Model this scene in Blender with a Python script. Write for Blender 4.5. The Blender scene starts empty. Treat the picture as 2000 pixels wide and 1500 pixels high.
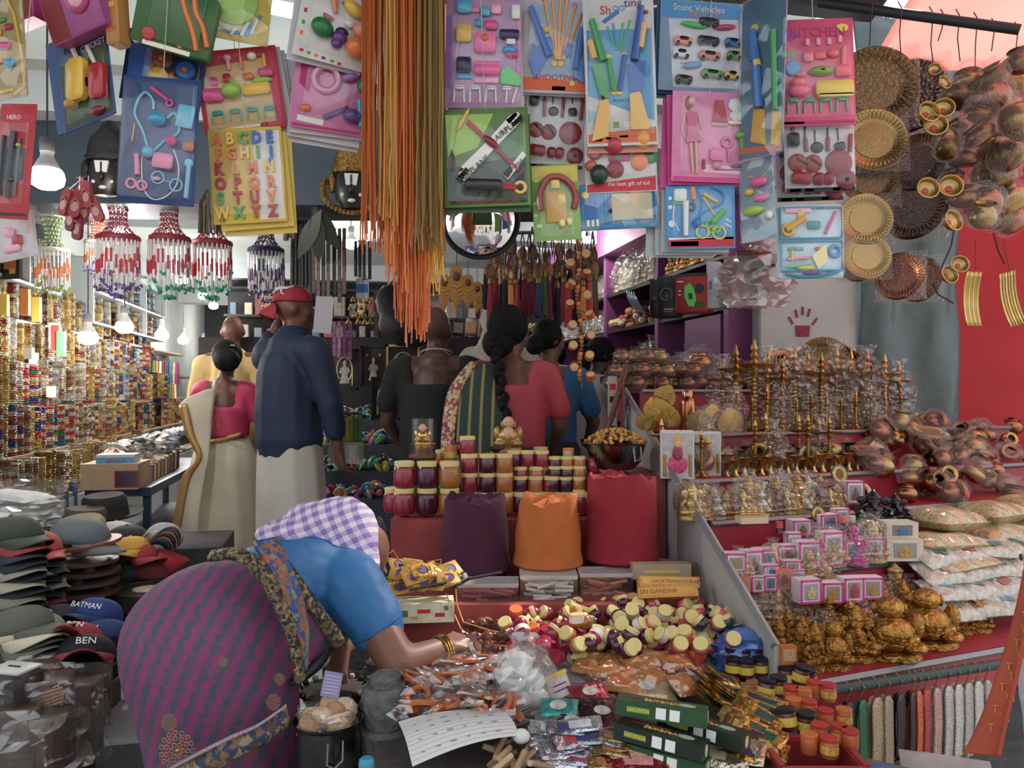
import bpy, math, random
from mathutils import Vector, Matrix, Euler
random.seed(7)
R = math.radians
U = random.uniform
F, HZ, CZ = 1600.0, 760.0, 1.5          # focal length in px of the 2000 px frame, horizon row, eye height
sc = bpy.context.scene
col = sc.collection
# ---------------------------------------------------------------- camera, sky, light, exposure
cd = bpy.data.cameras.new('camera'); cam = bpy.data.objects.new('camera', cd); col.objects.link(cam)
cd.sensor_width = 36; cd.lens = 36 * F / 2000; cd.shift_y = (HZ - 750) / 2000; cd.clip_start = .05
cam.location = (0, 0, CZ); cam.rotation_euler = (R(90), 0, 0); sc.camera = cam
w = bpy.data.worlds.new('sky'); sc.world = w; w.use_nodes = True
bg = w.node_tree.nodes['Background']; bg.inputs[0].default_value = (.86, .93, 1, 1); bg.inputs[1].default_value = 1.2
sd = bpy.data.lights.new('sun', 'SUN'); sd.energy = 6.; sd.angle = R(6); sd.color = (1, .95, .88)
sun = bpy.data.objects.new('sun', sd); col.objects.link(sun); sun.rotation_euler = (R(-30), R(34), 0)
sc.view_settings.view_transform = 'Standard'; sc.view_settings.look = 'None'
sc.view_settings.exposure = 0.4; sc.view_settings.gamma = 1
sc.view_settings.use_curve_mapping = False
sc.cycles.transparent_max_bounces = 16; sc.cycles.max_bounces = 6; sc.cycles.diffuse_bounces = 3; sc.cycles.glossy_bounces = 3; sc.cycles.adaptive_threshold = .03
# ---------------------------------------------------------------- helpers
def P(px, py, Y): return Vector(((px - 1000) / F * Y, Y, CZ - (py - HZ) / F * Y))
def lin(h):
    h = h.lstrip('#')
    if len(h) == 3: h = ''.join(c * 2 for c in h)
    c = tuple(((int(h[i:i+2], 16) / 255 + .055) / 1.055) ** 2.4 if int(h[i:i+2], 16) > 10 else int(h[i:i+2], 16) / 255 / 12.92 for i in (0, 2, 4)); g = .2126 * c[0] + .7152 * c[1] + .0722 * c[2]
    return tuple(x * .88 + g * .12 for x in c) + (1,)
MC = {}
def M(h, r=.5, m=0., n=0., ns=30., bump=0., bs=60., emit=0., coat=0., tr=0.):
    """principled material; n: strength of colour mottling at scale ns, bump: fine relief at scale bs"""
    k = (h, r, m, n, ns, bump, bs, emit, coat, tr)
    if k in MC: return MC[k]
    mt = bpy.data.materials.new('paint_' + h.strip('#')); mt.use_nodes = True
    nt = mt.node_tree; b = nt.nodes['Principled BSDF']; c = lin(h)
    b.inputs['Base Color'].default_value = c; b.inputs['Roughness'].default_value = r; b.inputs['Metallic'].default_value = m
    if coat: b.inputs['Coat Weight'].default_value = coat; b.inputs['Coat Roughness'].default_value = .08
    if tr: b.inputs['Transmission Weight'].default_value = tr
    if emit: b.inputs['Emission Color'].default_value = c; b.inputs['Emission Strength'].default_value = emit
    if n or bump:
        tc = nt.nodes.new('ShaderNodeTexCoord')
    if n:
        t = nt.nodes.new('ShaderNodeTexNoise'); t.inputs['Scale'].default_value = ns; t.inputs['Detail'].default_value = 3
        nt.links.new(tc.outputs['Object'], t.inputs['Vector'])
        rp = nt.nodes.new('ShaderNodeValToRGB'); e = rp.color_ramp.elements
        e[0].position = .3; e[1].position = .7
        e[0].color = tuple(x * (1 - n) for x in c[:3]) + (1,); e[1].color = tuple(min(1, x * (1 + n) + .03 * n) for x in c[:3]) + (1,)
        nt.links.new(t.outputs['Fac'], rp.inputs[0]); nt.links.new(rp.outputs[0], b.inputs['Base Color'])
    if bump:
        t2 = nt.nodes.new('ShaderNodeTexNoise'); t2.inputs['Scale'].default_value = bs; t2.inputs['Detail'].default_value = 4
        nt.links.new(tc.outputs['Object'], t2.inputs['Vector'])
        bp = nt.nodes.new('ShaderNodeBump'); bp.inputs['Strength'].default_value = bump; bp.inputs['Distance'].default_value = .02
        nt.links.new(t2.outputs['Fac'], bp.inputs['Height']); nt.links.new(bp.outputs[0], b.inputs['Normal'])
    MC[k] = mt
    return mt
def film(fac=.12, rough=.12, bump=.0, bs=14., tint='ffffff', milk=0.):
    """clear plastic: mostly see-through, glossy creases, optional milkiness"""
    k = ('film', fac, rough, bump, bs, tint, milk)
    if k in MC: return MC[k]
    mt = bpy.data.materials.new('clear_plastic'); mt.use_nodes = True; nt = mt.node_tree
    nt.nodes.remove(nt.nodes['Principled BSDF']); out = nt.nodes['Material Output']
    tr = nt.nodes.new('ShaderNodeBsdfTransparent'); tr.inputs[0].default_value = lin(tint)
    gl = nt.nodes.new('ShaderNodeBsdfGlossy'); gl.inputs['Roughness'].default_value = rough
    mx = nt.nodes.new('ShaderNodeMixShader'); mx.inputs[0].default_value = fac
    a = tr.outputs[0]
    if milk:
        df = nt.nodes.new('ShaderNodeBsdfDiffuse'); df.inputs[0].default_value = (.8, .8, .8, 1)
        m2 = nt.nodes.new('ShaderNodeMixShader'); m2.inputs[0].default_value = milk
        nt.links.new(a, m2.inputs[1]); nt.links.new(df.outputs[0], m2.inputs[2]); a = m2.outputs[0]
    nt.links.new(a, mx.inputs[1]); nt.links.new(gl.outputs[0], mx.inputs[2]); nt.links.new(mx.outputs[0], out.inputs[0])
    if bump:
        tc = nt.nodes.new('ShaderNodeTexCoord'); t = nt.nodes.new('ShaderNodeTexVoronoi'); t.inputs['Scale'].default_value = bs
        t.feature = 'F1'; nt.links.new(tc.outputs['Object'], t.inputs['Vector'])
        bp = nt.nodes.new('ShaderNodeBump'); bp.inputs['Strength'].default_value = bump; bp.inputs['Distance'].default_value = .05
        nt.links.new(t.outputs['Distance'], bp.inputs['Height']); nt.links.new(bp.outputs[0], gl.inputs['Normal'])
    MC[k] = mt
    return mt
CLEAR = film(.055, .08); WRAP = film(.16, .1, 1.0, 10, milk=.03); BAG = film(.16, .1, 1.0, 9, milk=.06)
class B:
    """collects shapes; .me() turns them into ONE mesh (mi: material slot of a shape)"""
    def __init__(s): s.v = []; s.f = []; s.mi = []
    def add(s, vs, fs, X=None, mi=0):
        k = len(s.v); s.v += [tuple(X @ Vector(p)) for p in vs] if X is not None else [tuple(p) for p in vs]
        s.f += [tuple(i + k for i in f) for f in fs]; s.mi += [mi] * len(fs); return s
    def box(s, c, d, X=None, mi=0, top=1.):
        x, y, z = (k / 2 for k in d); t = top
        vs = [(c[0]+a*x*(t if e > 0 else 1), c[1]+b*y*(t if e > 0 else 1), c[2]+e*z) for a, b, e in ((-1,-1,-1),(1,-1,-1),(1,1,-1),(-1,1,-1),(-1,-1,1),(1,-1,1),(1,1,1),(-1,1,1))]
        return s.add(vs, [(3,2,1,0),(4,5,6,7),(0,1,5,4),(1,2,6,5),(2,3,7,6),(3,0,4,7)], X, mi)
    def lathe(s, pr, n=20, X=None, mi=0, cap=True, wob=None):
        """pr: (radius, z) from bottom to top; wob(angle, i) scales the radius"""
        vs = []; fs = []; m = len(pr)
        for i, (r, z) in enumerate(pr):
            for j in range(n):
                a = 2 * math.pi * j / n; q = r * (wob(a, i) if wob else 1)
                vs.append((q * math.cos(a), q * math.sin(a), z))
        for i in range(m - 1):
            for j in range(n):
                k = (j + 1) % n; fs.append((i*n+j, i*n+k, (i+1)*n+k, (i+1)*n+j))
        if cap: fs.append(tuple(range(n - 1, -1, -1))); fs.append(tuple((m-1)*n + j for j in range(n)))
        return s.add(vs, fs, X, mi)
    def tube(s, pts, r, n=6, X=None, mi=0, closed=False):
        pts = [Vector(p) for p in pts]; m = len(pts); vs = []; fs = []
        rr = r if isinstance(r, (list, tuple)) else [r] * m; up = None
        for i, p in enumerate(pts):
            a = pts[(i-1) % m] if (closed or i) else p; b = pts[(i+1) % m] if (closed or i < m-1) else p
            t = (b - a); t = t.normalized() if t.length > 1e-9 else Vector((0, 0, 1))
            if up is None: up = Vector((0, 0, 1)) if abs(t.z) < .9 else Vector((0, 1, 0))
            sx = t.cross(up); sx = sx.normalized() if sx.length > 1e-6 else Vector((1, 0, 0)); up = sx.cross(t).normalized()
            for j in range(n):
                an = 2 * math.pi * j / n; vs.append(p + (sx * math.cos(an) + up * math.sin(an)) * rr[i])
        for i in range(m if closed else m - 1):
            k = (i + 1) % m
            for j in range(n):
                q = (j + 1) % n; fs.append((i*n+j, i*n+q, k*n+q, k*n+j))
        if not closed: fs.append(tuple(range(n-1, -1, -1))); fs.append(tuple((m-1)*n+j for j in range(n)))
        return s.add(vs, fs, X, mi)
    def ball(s, c, r, n=12, X=None, mi=0, k=None):
        r = r if isinstance(r, (tuple, list)) else (r, r, r); m = k or max(4, n // 2); vs = [(c[0], c[1], c[2]-r[2])]; fs = []
        for i in range(1, m):
            a = math.pi * i / m
            for j in range(n):
                b = 2 * math.pi * j / n
                vs.append((c[0]+r[0]*math.sin(a)*math.cos(b), c[1]+r[1]*math.sin(a)*math.sin(b), c[2]-r[2]*math.cos(a)))
        vs.append((c[0], c[1], c[2]+r[2])); e = len(vs) - 1
        for j in range(n):
            q = (j+1) % n; fs.append((0, 1+q, 1+j)); fs.append((e, 1+(m-2)*n+j, 1+(m-2)*n+q))
            for i in range(m-2): fs.append((1+i*n+j, 1+i*n+q, 1+(i+1)*n+q, 1+(i+1)*n+j))
        return s.add(vs, fs, X, mi)
    def prism(s, poly, y0, y1, X=None, mi=0):
        """polygon in the XZ plane pushed from y0 (front) to y1"""
        n = len(poly); vs = [(a, y0, b) for a, b in poly] + [(a, y1, b) for a, b in poly]
        fs = [tuple(range(n)), tuple(range(2*n-1, n-1, -1))] + [(i, i+n, (i+1) % n + n, (i+1) % n) for i in range(n)]
        return s.add(vs, fs, X, mi)
    def grid(s, fn, nu, nv, X=None, mi=0, cu=False):
        vs = [fn(i / nu, j / nv) for j in range(nv + 1) for i in range(nu if cu else nu + 1)]; w_ = nu if cu else nu + 1
        fs = [(j*w_+i, j*w_+(i+1) % w_, (j+1)*w_+(i+1) % w_, (j+1)*w_+i) for j in range(nv) for i in range(nu)]
        return s.add(vs, fs, X, mi)
    def me(s, sharp=40, flat=False):
        m = bpy.data.meshes.new('m'); m.from_pydata(s.v, [], s.f)
        m.materials.append(None)
        if any(s.mi):
            for _ in range(max(s.mi)): m.materials.append(None)
            m.polygons.foreach_set('material_index', s.mi)
        if not flat:
            m.shade_smooth(); m.set_sharp_from_angle(angle=R(sharp))
        m.update(); return m
MEC = {}
def memo(key, fn):
    if key not in MEC: MEC[key] = fn()
    return MEC[key]
def tag(o, label=None, cat=None, group=None, kind=None):
    for k, x in (('label', label), ('category', cat), ('group', group), ('kind', kind)):
        if x: o[k] = x
    return o
def ob(name, me, mat, parent=None, loc=(0, 0, 0), rot=(0, 0, 0), s=1., label=None, cat=None, group=None, kind=None):
    if isinstance(me, B): me = me.me()
    o = bpy.data.objects.new(name, me); col.objects.link(o)
    o.location = loc; o.rotation_euler = rot
    o.scale = s if isinstance(s, (tuple, list)) else (s, s, s)
    if parent: o.parent = parent
    for i, mm in enumerate(mat if isinstance(mat, (list, tuple)) else [mat]):
        sl = o.material_slots[i]; sl.link = 'OBJECT'; sl.material = mm
    return tag(o, label, cat, group, kind)
def T(name, label, cat, loc=(0, 0, 0), rot=(0, 0, 0), group=None, s=1., kind=None):
    o = bpy.data.objects.new(name, None); col.objects.link(o); o.location = loc; o.rotation_euler = rot; o.empty_display_size = .05
    o.scale = s if isinstance(s, (tuple, list)) else (s, s, s)
    return tag(o, label, cat, group, kind)
def struct(name, me, mat, parent=None, loc=(0, 0, 0), rot=(0, 0, 0), label=None):
    o = ob(name, me, mat, parent, loc, rot)
    if not parent: o['kind'] = 'structure'
    if label: o['label'] = label
    return o
def text(body, mat, parent, loc, size, rot=(R(90), 0, 0), ext=.0006, name='lettering', align='CENTER', sx=1.):
    c = bpy.data.curves.new('txt', 'FONT'); c.body = body; c.size = size; c.extrude = ext; c.align_x = align; c.align_y = 'CENTER'; c.resolution_u = 2
    c.materials.append(mat); o = bpy.data.objects.new(name, c); col.objects.link(o); o.parent = parent; o.location = loc; o.rotation_euler = rot; o.scale = (sx, 1, 1)
    return o
def XF(loc=(0, 0, 0), rot=(0, 0, 0), s=(1, 1, 1)):
    return Matrix.LocRotScale(Vector(loc), Euler(rot), Vector(s if isinstance(s, (tuple, list)) else (s, s, s)))
def rbox(w_, d, h, r=.01):
    """box with chamfered vertical and horizontal edges, standing on z = 0"""
    b = B(); r = min(r, w_ * .4, d * .4, h * .4)
    def ring(i, z):
        x, y = w_ / 2 - i, d / 2 - i; q = r
        return [(x-q, -y, z), (x, -y+q, z), (x, y-q, z), (x-q, y, z), (-x+q, y, z), (-x, y-q, z), (-x, -y+q, z), (-x+q, -y, z)]
    vs = ring(r * .6, 0) + ring(0, r * .6) + ring(0, h - r * .6) + ring(r * .6, h)
    fs = [tuple(range(7, -1, -1)), tuple(range(24, 32))] + [(k*8+j, k*8+(j+1) % 8, (k+1)*8+(j+1) % 8, (k+1)*8+j) for k in range(3) for j in range(8)]
    return b.add(vs, fs)
def smooth(pts, k=5):
    pts = [Vector(p) for p in pts]; out = []
    for i in range(len(pts) - 1):
        a, b, c, d = pts[max(0, i-1)], pts[i], pts[i+1], pts[min(len(pts)-1, i+2)]
        for j in range(k):
            g = j / k; out.append(.5 * (2 * b + (c - a) * g + (2 * a - 5 * b + 4 * c - d) * g * g + (3 * b - a - 3 * c + d) * g ** 3))
    return out + [pts[-1]]
def crumple(rx, ry, h, seed, twist=True, n=14, m=9):
    """a crumpled clear bag standing on z = 0, gathered at the top"""
    rd = random.Random(seed); b = B(); of = [[rd.uniform(.82, 1.16) for _ in range(n)] for _ in range(m + 1)]
    def fn(u, v):
        i = int(round(u * n)) % n; j = int(round(v * m)); a = 2 * math.pi * u
        k = math.sin(math.pi * min(1, .16 + v * .84)) ** .45 if twist else 1.
        if twist and v > .82: k = .22 + (v - .82) * 1.6
        k *= of[j][i]; return (rx * k * math.cos(a), ry * k * math.sin(a), h * v + rd.uniform(-.02, .02) * h * (0 < v < 1))
    return b.grid(fn, n, m, cu=True)
# ---------------------------------------------------------------- the setting
TH = R(11.5); FZ = .3                                   # the shop runs off to the left; its floor is a step above the street
def S(x, y, z=0.): return Vector((x * math.cos(TH) - y * math.sin(TH), x * math.sin(TH) + y * math.cos(TH), z))
def slabS(name, x0, x1, y0, y1, z0, z1, mat, label=None, parent=None):
    return struct(name, B().box(((x0+x1)/2, (y0+y1)/2, (z0+z1)/2), (x1-x0, y1-y0, z1-z0)), mat, parent, rot=(0, 0, TH), label=label)
WHITE = M('c9d2cf', .7, n=.06, ns=3); CONC = M('84827d', .85, n=.22, ns=9, bump=.25, bs=40)
struct('floor_street', B().box((0, 1, -.05), (40, 34, .1)), CONC, label='grey concrete street in front of the shop')
fl = struct('floor', B().box((0, 9.6, FZ/2 - .02), (7.4, 13.2, FZ)), M('55585a', .7, n=.2, ns=6), rot=(0, 0, TH), label='shop floor paved with pale marble tiles')
tile = B().box((0, 0, .01), (.595, .595, .02), top=.99).me()
TM = [M('b9bdb8', .35, n=.12, ns=5), M('a8aeaa', .38, n=.14, ns=4), M('c2c4be', .33, n=.1, ns=6)]
for i in range(8):
    for j in range(7):
        ob('tile', tile, TM[(i * 5 + j * 3) % 3], fl, (-2.1 + i * .6, 3.32 + j * .6, FZ - .02))
CE = M('c3cfd2', .8, n=.04, ns=2)
slabS('ceiling', -2.5, 2.9, 4.5, 14.6, 2.9, 3.1, CE)
for k, y in enumerate((6.6, 9.4, 12.2)):
    slabS('beam_%d' % (k + 1), -2.3, 2.6, y, y + .28, 2.72, 2.9, CE, 'pale ceiling beam crossing the shop')
slabS('wall_left', -2.5, -2.3, 3.9, 14.6, .0, 3.1, WHITE)
slabS('wall_right', 2.55, 2.75, 4.6, 14.6, .0, 3.1, M('6d2b63', .6, n=.1, ns=3))
slabS('wall_back', -2.5, 2.9, 14.4, 14.6, .0, 3.1, M('38383d', .8, n=.25, ns=4))
slabS('wall_sun_block', -5., 2.7, 4.35, 14.6, 3.1, 9., M('b9beb6', .8), 'unseen storey added above the shop to block the sun')  # added out of view, tall enough for its shadow to cover the table
struct('beam_front', B().box((-1.95, 4.55, 2.72), (4.7, .4, .5)), M('3c4a57', .55, n=.12, ns=3), rot=(0, 0, R(2)), label='dark blue-grey lintel over the shop front')
struct('wall_front', B().box((-1.95, 4.62, 3.35), (4.8, .3, .78)), M('b5c6c0', .7, n=.05, ns=3), rot=(0, 0, R(2)), label='pale green wall strip above the lintel')
# white pillar between the purple shelves and the tarpaulin, with a red hand print
pil = struct('pillar_1', B().box((1.66, 4.62, 1.6), (.6, .3, 3.2)), M('b4bab8', .7, n=.08, ns=3), rot=(0, 0, 0), label='pale plastered pillar with a red hand print')
hp = B()
for dx, dz, a in ((-.055, .05, .5), (-.03, .085, .2), (0, .1, 0), (.03, .09, -.2), (.055, .045, -.6)):
    hp.box((0, 0, .02), (.011, .003, .045), XF((dx, 0, dz), (0, -a, 0)))
hp.prism([(-.035, -.02), (.035, -.02), (.04, .04), (-.04, .04)], -.0015, .0015)
c = P(1568, 650, 4.465); ob('hand_print', hp, M('8a3540', .8, n=.4, ns=60), pil, c, label='red painted hand print')
# tarpaulins
def sheet(name, pts, mat, label, nu=26, nv=26, amp=.03, fr=9., seed=1, thick=.004):
    """cloth between four corners (tl, tr, br, bl) with folds"""
    a, b_, c_, d = [Vector(p) for p in pts]; nrm = (b_ - a).cross(d - a).normalized(); rd = random.Random(seed); ph = [rd.uniform(0, 6.28) for _ in range(6)]
    def fn(u, v):
        p = (a * (1-u) + b_ * u) * (1-v) + (d * (1-u) + c_ * u) * v
        k = math.sin(u * fr + ph[0] + 2 * math.sin(v * 3 + ph[1])) * .6 + math.sin(v * fr * 1.4 + u * 4 + ph[2]) * .35 + math.sin((u + v) * fr * 2.3 + ph[3]) * .2
        return p + nrm * amp * k
    o = ob(name, B().grid(fn, nu, nv).me(75), mat); md = o.modifiers.new('thick', 'SOLIDIFY'); md.thickness = thick
    tag(o, label, 'tarpaulin'); return o
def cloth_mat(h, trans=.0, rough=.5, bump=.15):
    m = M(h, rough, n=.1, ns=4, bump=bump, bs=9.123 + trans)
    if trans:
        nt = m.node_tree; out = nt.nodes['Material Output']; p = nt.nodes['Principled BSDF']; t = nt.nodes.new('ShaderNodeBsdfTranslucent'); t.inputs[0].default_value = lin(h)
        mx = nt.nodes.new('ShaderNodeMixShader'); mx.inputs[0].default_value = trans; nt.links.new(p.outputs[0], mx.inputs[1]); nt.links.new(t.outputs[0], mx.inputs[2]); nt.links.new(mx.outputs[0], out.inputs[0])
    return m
RT = cloth_mat('c02a36', .35, .5); GT = cloth_mat('4f6364', .0, .32, .4); DT = cloth_mat('3c4744', .12, .45)
sheet('red_tarpaulin', (P(1835, 70, 4.75), P(2420, 40, 4.4), P(2420, 1330, 4.2), P(1850, 1300, 4.6)), RT, 'red plastic tarpaulin hanging as side wall behind the brass pots', amp=.02, fr=6)
sheet('grey_tarpaulin', (P(1668, 20, 4.42), P(1880, 60, 4.5), P(1872, 1010, 4.4), P(1690, 900, 4.42)), GT, 'crumpled dark grey-green tarpaulin hanging beside the white pillar', amp=.035, fr=11, seed=4)
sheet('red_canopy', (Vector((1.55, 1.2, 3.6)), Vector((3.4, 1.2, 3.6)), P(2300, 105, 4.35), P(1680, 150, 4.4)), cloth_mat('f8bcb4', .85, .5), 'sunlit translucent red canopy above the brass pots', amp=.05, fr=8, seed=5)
sheet('green_awning', (Vector((-4.4, .9, 3.55)), Vector((1.5, .9, 3.55)), P(1700, 42, 3.95), P(-400, -70, 3.6)), DT, 'dark green awning sheet over the hanging toys', amp=.04, fr=9, seed=6)
sheet('green_canopy_edge', (P(1870, 190, 4.3), P(2060, 40, 3.9), P(2060, 120, 4.0), P(1872, 215, 4.32)), DT, 'dark green strip along the lower edge of the red canopy', amp=.015, fr=7, seed=8)
# poles
def pole(name, a, b_, r, mat, label, cat='pole'):
    return ob(name, B().tube([a, (Vector(a) + Vector(b_)) / 2, b_], r, 10), mat, label=label, cat=cat)
IRON = M('3d4348', .5, .6)
pole('awning_pole', P(1600, 5, 3.25), P(1992, 58, 2.95), .019, IRON, 'dark iron pole carrying the brass ware hooks')
pole('awning_pole', P(-250, -120, 2.62), P(1640, -95, 2.62), .018, IRON, 'long dark iron pole the toy cards hang from')
pole('hanging_rail', P(-30, 199, 4.2), P(245, 201, 4.2), .008, IRON, 'thin dark rail under the pale wall strip')
pole('hanging_rail', P(860, 458, 4.0), P(1135, 452, 4.3), .009, IRON, 'thin dark rail carrying the tassel hangings')
# street seen in the mirror: the facade across the road
struct('wall_street', B().box((0, -13.5, 2.2), (30, .5, 4.4)), M('a89f95', .8, n=.2, ns=1.5), label='building across the street')
# ---------------------------------------------------------------- hanging toy cards
PAL = dict(r='c02430', R='8e1f2c', o='f07a1e', O='c8641e', y='f2c21a', Y='c99a10', g='3aa64a', G='1d7a3c', l='9ccb3c', t='35b6a0', b='2a6fc4', B='1c3f86',
           c='38a0d8', C='1c86c0', p='e0488c', P='b62a6c', k='f2a8c4', v='6b3a8c', V='3a2750', w='e6e6e0', W='c8c8c4', n='23242a', N='4a4c52', d='d8b040', a='8c929a', e='e8d8b4', m='c88a5c', s='b98c50', z='f6f0dc')
def hexc(c): return PAL.get(c, c)
def toy(c, r=.32): return M(hexc(c), r, coat=.25)
def ink(c): return M(hexc(c), .6)
FACE = Matrix.Rotation(R(90), 4, 'X')     # lathe axis z -> -y (towards the viewer)
def pieces(par, spec, W, H, y0=-.004):
    """small parts of a card; u, v in % of the card from its top left corner, sizes in % of its width"""
    k = W / 100
    X_ = lambda u: (u - 50) * k
    Z_ = lambda v: (50 - v) / 100 * H
    for ln in spec.strip().splitlines():
        for it in ln.split(';'):
            tk = it.split()
            if not tk: continue
            nm, kd, cl = tk[:3]
            if kd == 't':
                text(' '.join(tk[6:]).replace('_', ' '), ink(cl), par, (X_(float(tk[3])), y0 - .0012, Z_(float(tk[4]))), float(tk[5]) * k, name=nm); continue
            q = [float(x) for x in tk[3:]]; b = B(); mt = toy(cl)
            if kd == 'd':
                r = q[2] * k; dp = (q[3] if len(q) > 3 else q[2] * .6) * k
                b.lathe([(r, 0), (r, dp * .6), (r * .85, dp * .9), (r * .3, dp)], 16, XF((X_(q[0]), y0, Z_(q[1]))) @ FACE)
            elif kd == 'o':
                r, t = q[2] * k, q[3] * k
                b.tube([(X_(q[0]) + r * math.cos(a), y0 - t, Z_(q[1]) + r * math.sin(a)) for a in [i * math.pi / 8 for i in range(16)]], t, 6, closed=True)
            elif kd == 'b':
                dp = (q[5] if len(q) > 5 else min(q[2], q[3], 14) * .5) * k; a = q[4] if len(q) > 4 else 0
                b = rbox(q[2] * k, q[3] * k, dp, dp * .35); X = XF((X_(q[0]), y0, Z_(q[1])), (0, R(a), 0)) @ FACE
                b.v = [tuple(X @ Vector(p)) for p in b.v]
            elif kd == 'l':
                t = q[4] * k / 2; t2 = (q[5] if len(q) > 5 else q[4]) * k / 2; d = max(t, t2)
                b.tube([(X_(q[0]), y0 - d, Z_(q[1])), (X_(q[2]), y0 - d, Z_(q[3]))], [t, t2], 8)
            elif kd == 's':
                a = q[4] if len(q) > 4 else 0; dp = (q[5] if len(q) > 5 else min(q[2], q[3])) * k
                b.ball((0, 0, 0), (q[2] * k, dp, q[3] * k), 14, XF((X_(q[0]), y0 - dp * .7, Z_(q[1])), (0, R(a), 0)))
            elif kd == 'g':
                pts = [(X_(q[i]), Z_(q[i+1])) for i in range(0, len(q), 2)]
                ar = sum(pts[i][0] * pts[(i+1) % len(pts)][1] - pts[(i+1) % len(pts)][0] * pts[i][1] for i in range(len(pts)))
                b.prism(pts if ar > 0 else pts[::-1], y0 - 4 * k, y0)
            elif kd == 'h':   # flat printed polygon
                pts = [(X_(q[i]), Z_(q[i+1])) for i in range(0, len(q), 2)]
                ar = sum(pts[i][0] * pts[(i+1) % len(pts)][1] - pts[(i+1) % len(pts)][0] * pts[i][1] for i in range(len(pts)))
                b.prism(pts if ar > 0 else pts[::-1], y0 - .0009, y0); mt = ink(cl)
            elif kd == 'q':
                t = q[0] * k / 2
                b.tube(smooth([(X_(q[i]), y0 - t, Z_(q[i+1])) for i in range(1, len(q), 2)]) if 'rim' not in nm and 'chair' not in nm else [(X_(q[i]), y0 - t, Z_(q[i+1])) for i in range(1, len(q), 2)], t, 6)
            elif kd == 'f':
                b.box((0, 0, 0), (q[2] * k, .0012, q[3] * k), XF((X_(q[0]), y0 - .0003, Z_(q[1])), (0, R(q[4] if len(q) > 4 else 0), 0))); mt = ink(cl)
            elif kd == 'e':
                b.lathe([(1, 0), (1, .0008)], 20, XF((X_(q[0]), y0, Z_(q[1])), s=(q[2] * k, 1, q[3] * k)) @ FACE); mt = ink(cl)
            ob(nm, b, mt, par)
def card(name, label, cx, cy, w_, h_, Y, spec, face, yaw=0, roll=0, pitch=0, blister=None, back=0, backc='c9c6cc', border=None, cat='toy set', string=True, thick=.004, bo=(8, 10), bd=6, poly=False):
    c = P(cx, cy, Y); W = w_ / F * Y / max(.35, math.cos(R(yaw))); H = h_ / F * Y
    t = T(name, label, cat, c, (R(pitch), R(roll), R(yaw)), 'toy sets hanging over the shop front')
    bk = rbox(W, H, thick, .006); X = XF((0, 0, 0)) @ FACE; bk.v = [tuple(X @ Vector(p)) for p in bk.v]
    ob('backing_card', bk, M(hexc(face), .45, n=.12, ns=14), t)
    if border:
        bb = B(); e = W * .035
        for x, z, a, d in ((0, H/2-e/2, W*.98, e), (0, -H/2+e/2, W*.98, e), (-W/2+e/2, 0, e, H-2*e), (W/2-e/2, 0, e, H-2*e)): bb.box((x, -thick - .0004, z), (a, .001, d))
        ob('printed_border', bb, ink(border), t)
    pieces(t, spec, W, H, -thick)
    if blister:
        u, v, bw, bh = blister; k = W / 100
        bl = rbox(bw * k, bh / 100 * H, bd * k, bd * k * .4); X = XF(((u-50)*k, -thick - .0012, (50-v)/100*H)) @ FACE; bl.v = [tuple(X @ Vector(p)) for p in bl.v]
        ob('blister', bl, CLEAR, t, label='clear plastic blister')
    if poly:
        bl = rbox(W * 1.05, H * 1.04, W * .1, .02); X = XF((0, 0, 0)) @ FACE; bl.v = [tuple(X @ Vector(p)) for p in bl.v]
        ob('plastic_bag', bl, film(.13, .14, .6, 12), t)
    if string:
        z1 = max(.12, 3.02 - c.z); y_ = 0
        ob('hanging_string', B().tube([(0, .004, H/2 - .02), (0, .006, min(z1, H/2 + .35))], .0012, 4), M('c9c4b8', .8), t)
    for i in range(back):
        ang = U(-2.5, 2.5)
        b2 = ob('toy_card', memo(('bc', round(W, 3), round(H, 3)), lambda: B().box((0, 0, 0), (W, .003, H)).me()), M(hexc(backc), .5), None,
                c + Vector((bo[0] / F * Y * (i+1) * U(.6, 1.2), .014 * (i + 1), -bo[1] / F * Y * (i+1) * U(.6, 1.2))), (R(pitch), R(roll + ang), R(yaw)))
        tag(b2, 'pale card edge showing behind the ' + label.split(' with ')[0].split(' of ')[0], 'card', 'spare cards behind ' + label[:40])
    return t
GUN = 'toy_gun g %s {0} {1}'
card('toy_block_bag', 'clear yellow-rimmed bag of toy blocks at the picture\'s top left edge', 14, 95, 86, 196, 2.35, '''
toy_block b y 30 34 26 14; toy_block b p 50 48 30 16 10; toy_block b c 60 66 24 18; toy_block b o 34 62 18 12; toy_block b g 44 22 22 10; toy_block b r 62 30 20 12
rim q y 6 62 2 80 20 94 60 96 92 70 98; rim b y 40 93 50 8''', 'b8a060', yaw=-14, roll=-4, poly=True)
card('toy_box', 'small pink toy box hanging above the light bulb', 66, 24, 78, 70, 2.5, 'printed_band f R 50 70 90 40; printed_strip f w 40 30 60 8', 'c03a86', yaw=-20, roll=-8, thick=.06)
card('car_toy_card', 'blue toy card with yellow and red car shells in blister', 168, 150, 128, 190, 2.45, '''
printed_field h 3f5a34 4 30 96 24 96 96 4 97; lettering t 1c2a44 52 14 20 ROCKIN; lettering t w 72 22 12 CRICKET
car_shell b y 44 54 34 58 8 16; car_shell b r 82 64 28 48 8 14; cockpit s n 54 58 8 12 -6; cockpit s n 88 68 7 10; wheel d n 34 72 7; handle l z 36 16 46 36 7; handle l z 64 22 76 44 6; headlight d w 52 70 4; headlight d w 86 78 3
toy_disc s Y 24 74 12 8; toy_disc s R 72 92 12 6''', '2c4a86', yaw=-24, roll=-9, blister=(54, 58, 84, 74), back=2, backc='34599c', bo=(-16, -2))
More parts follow.
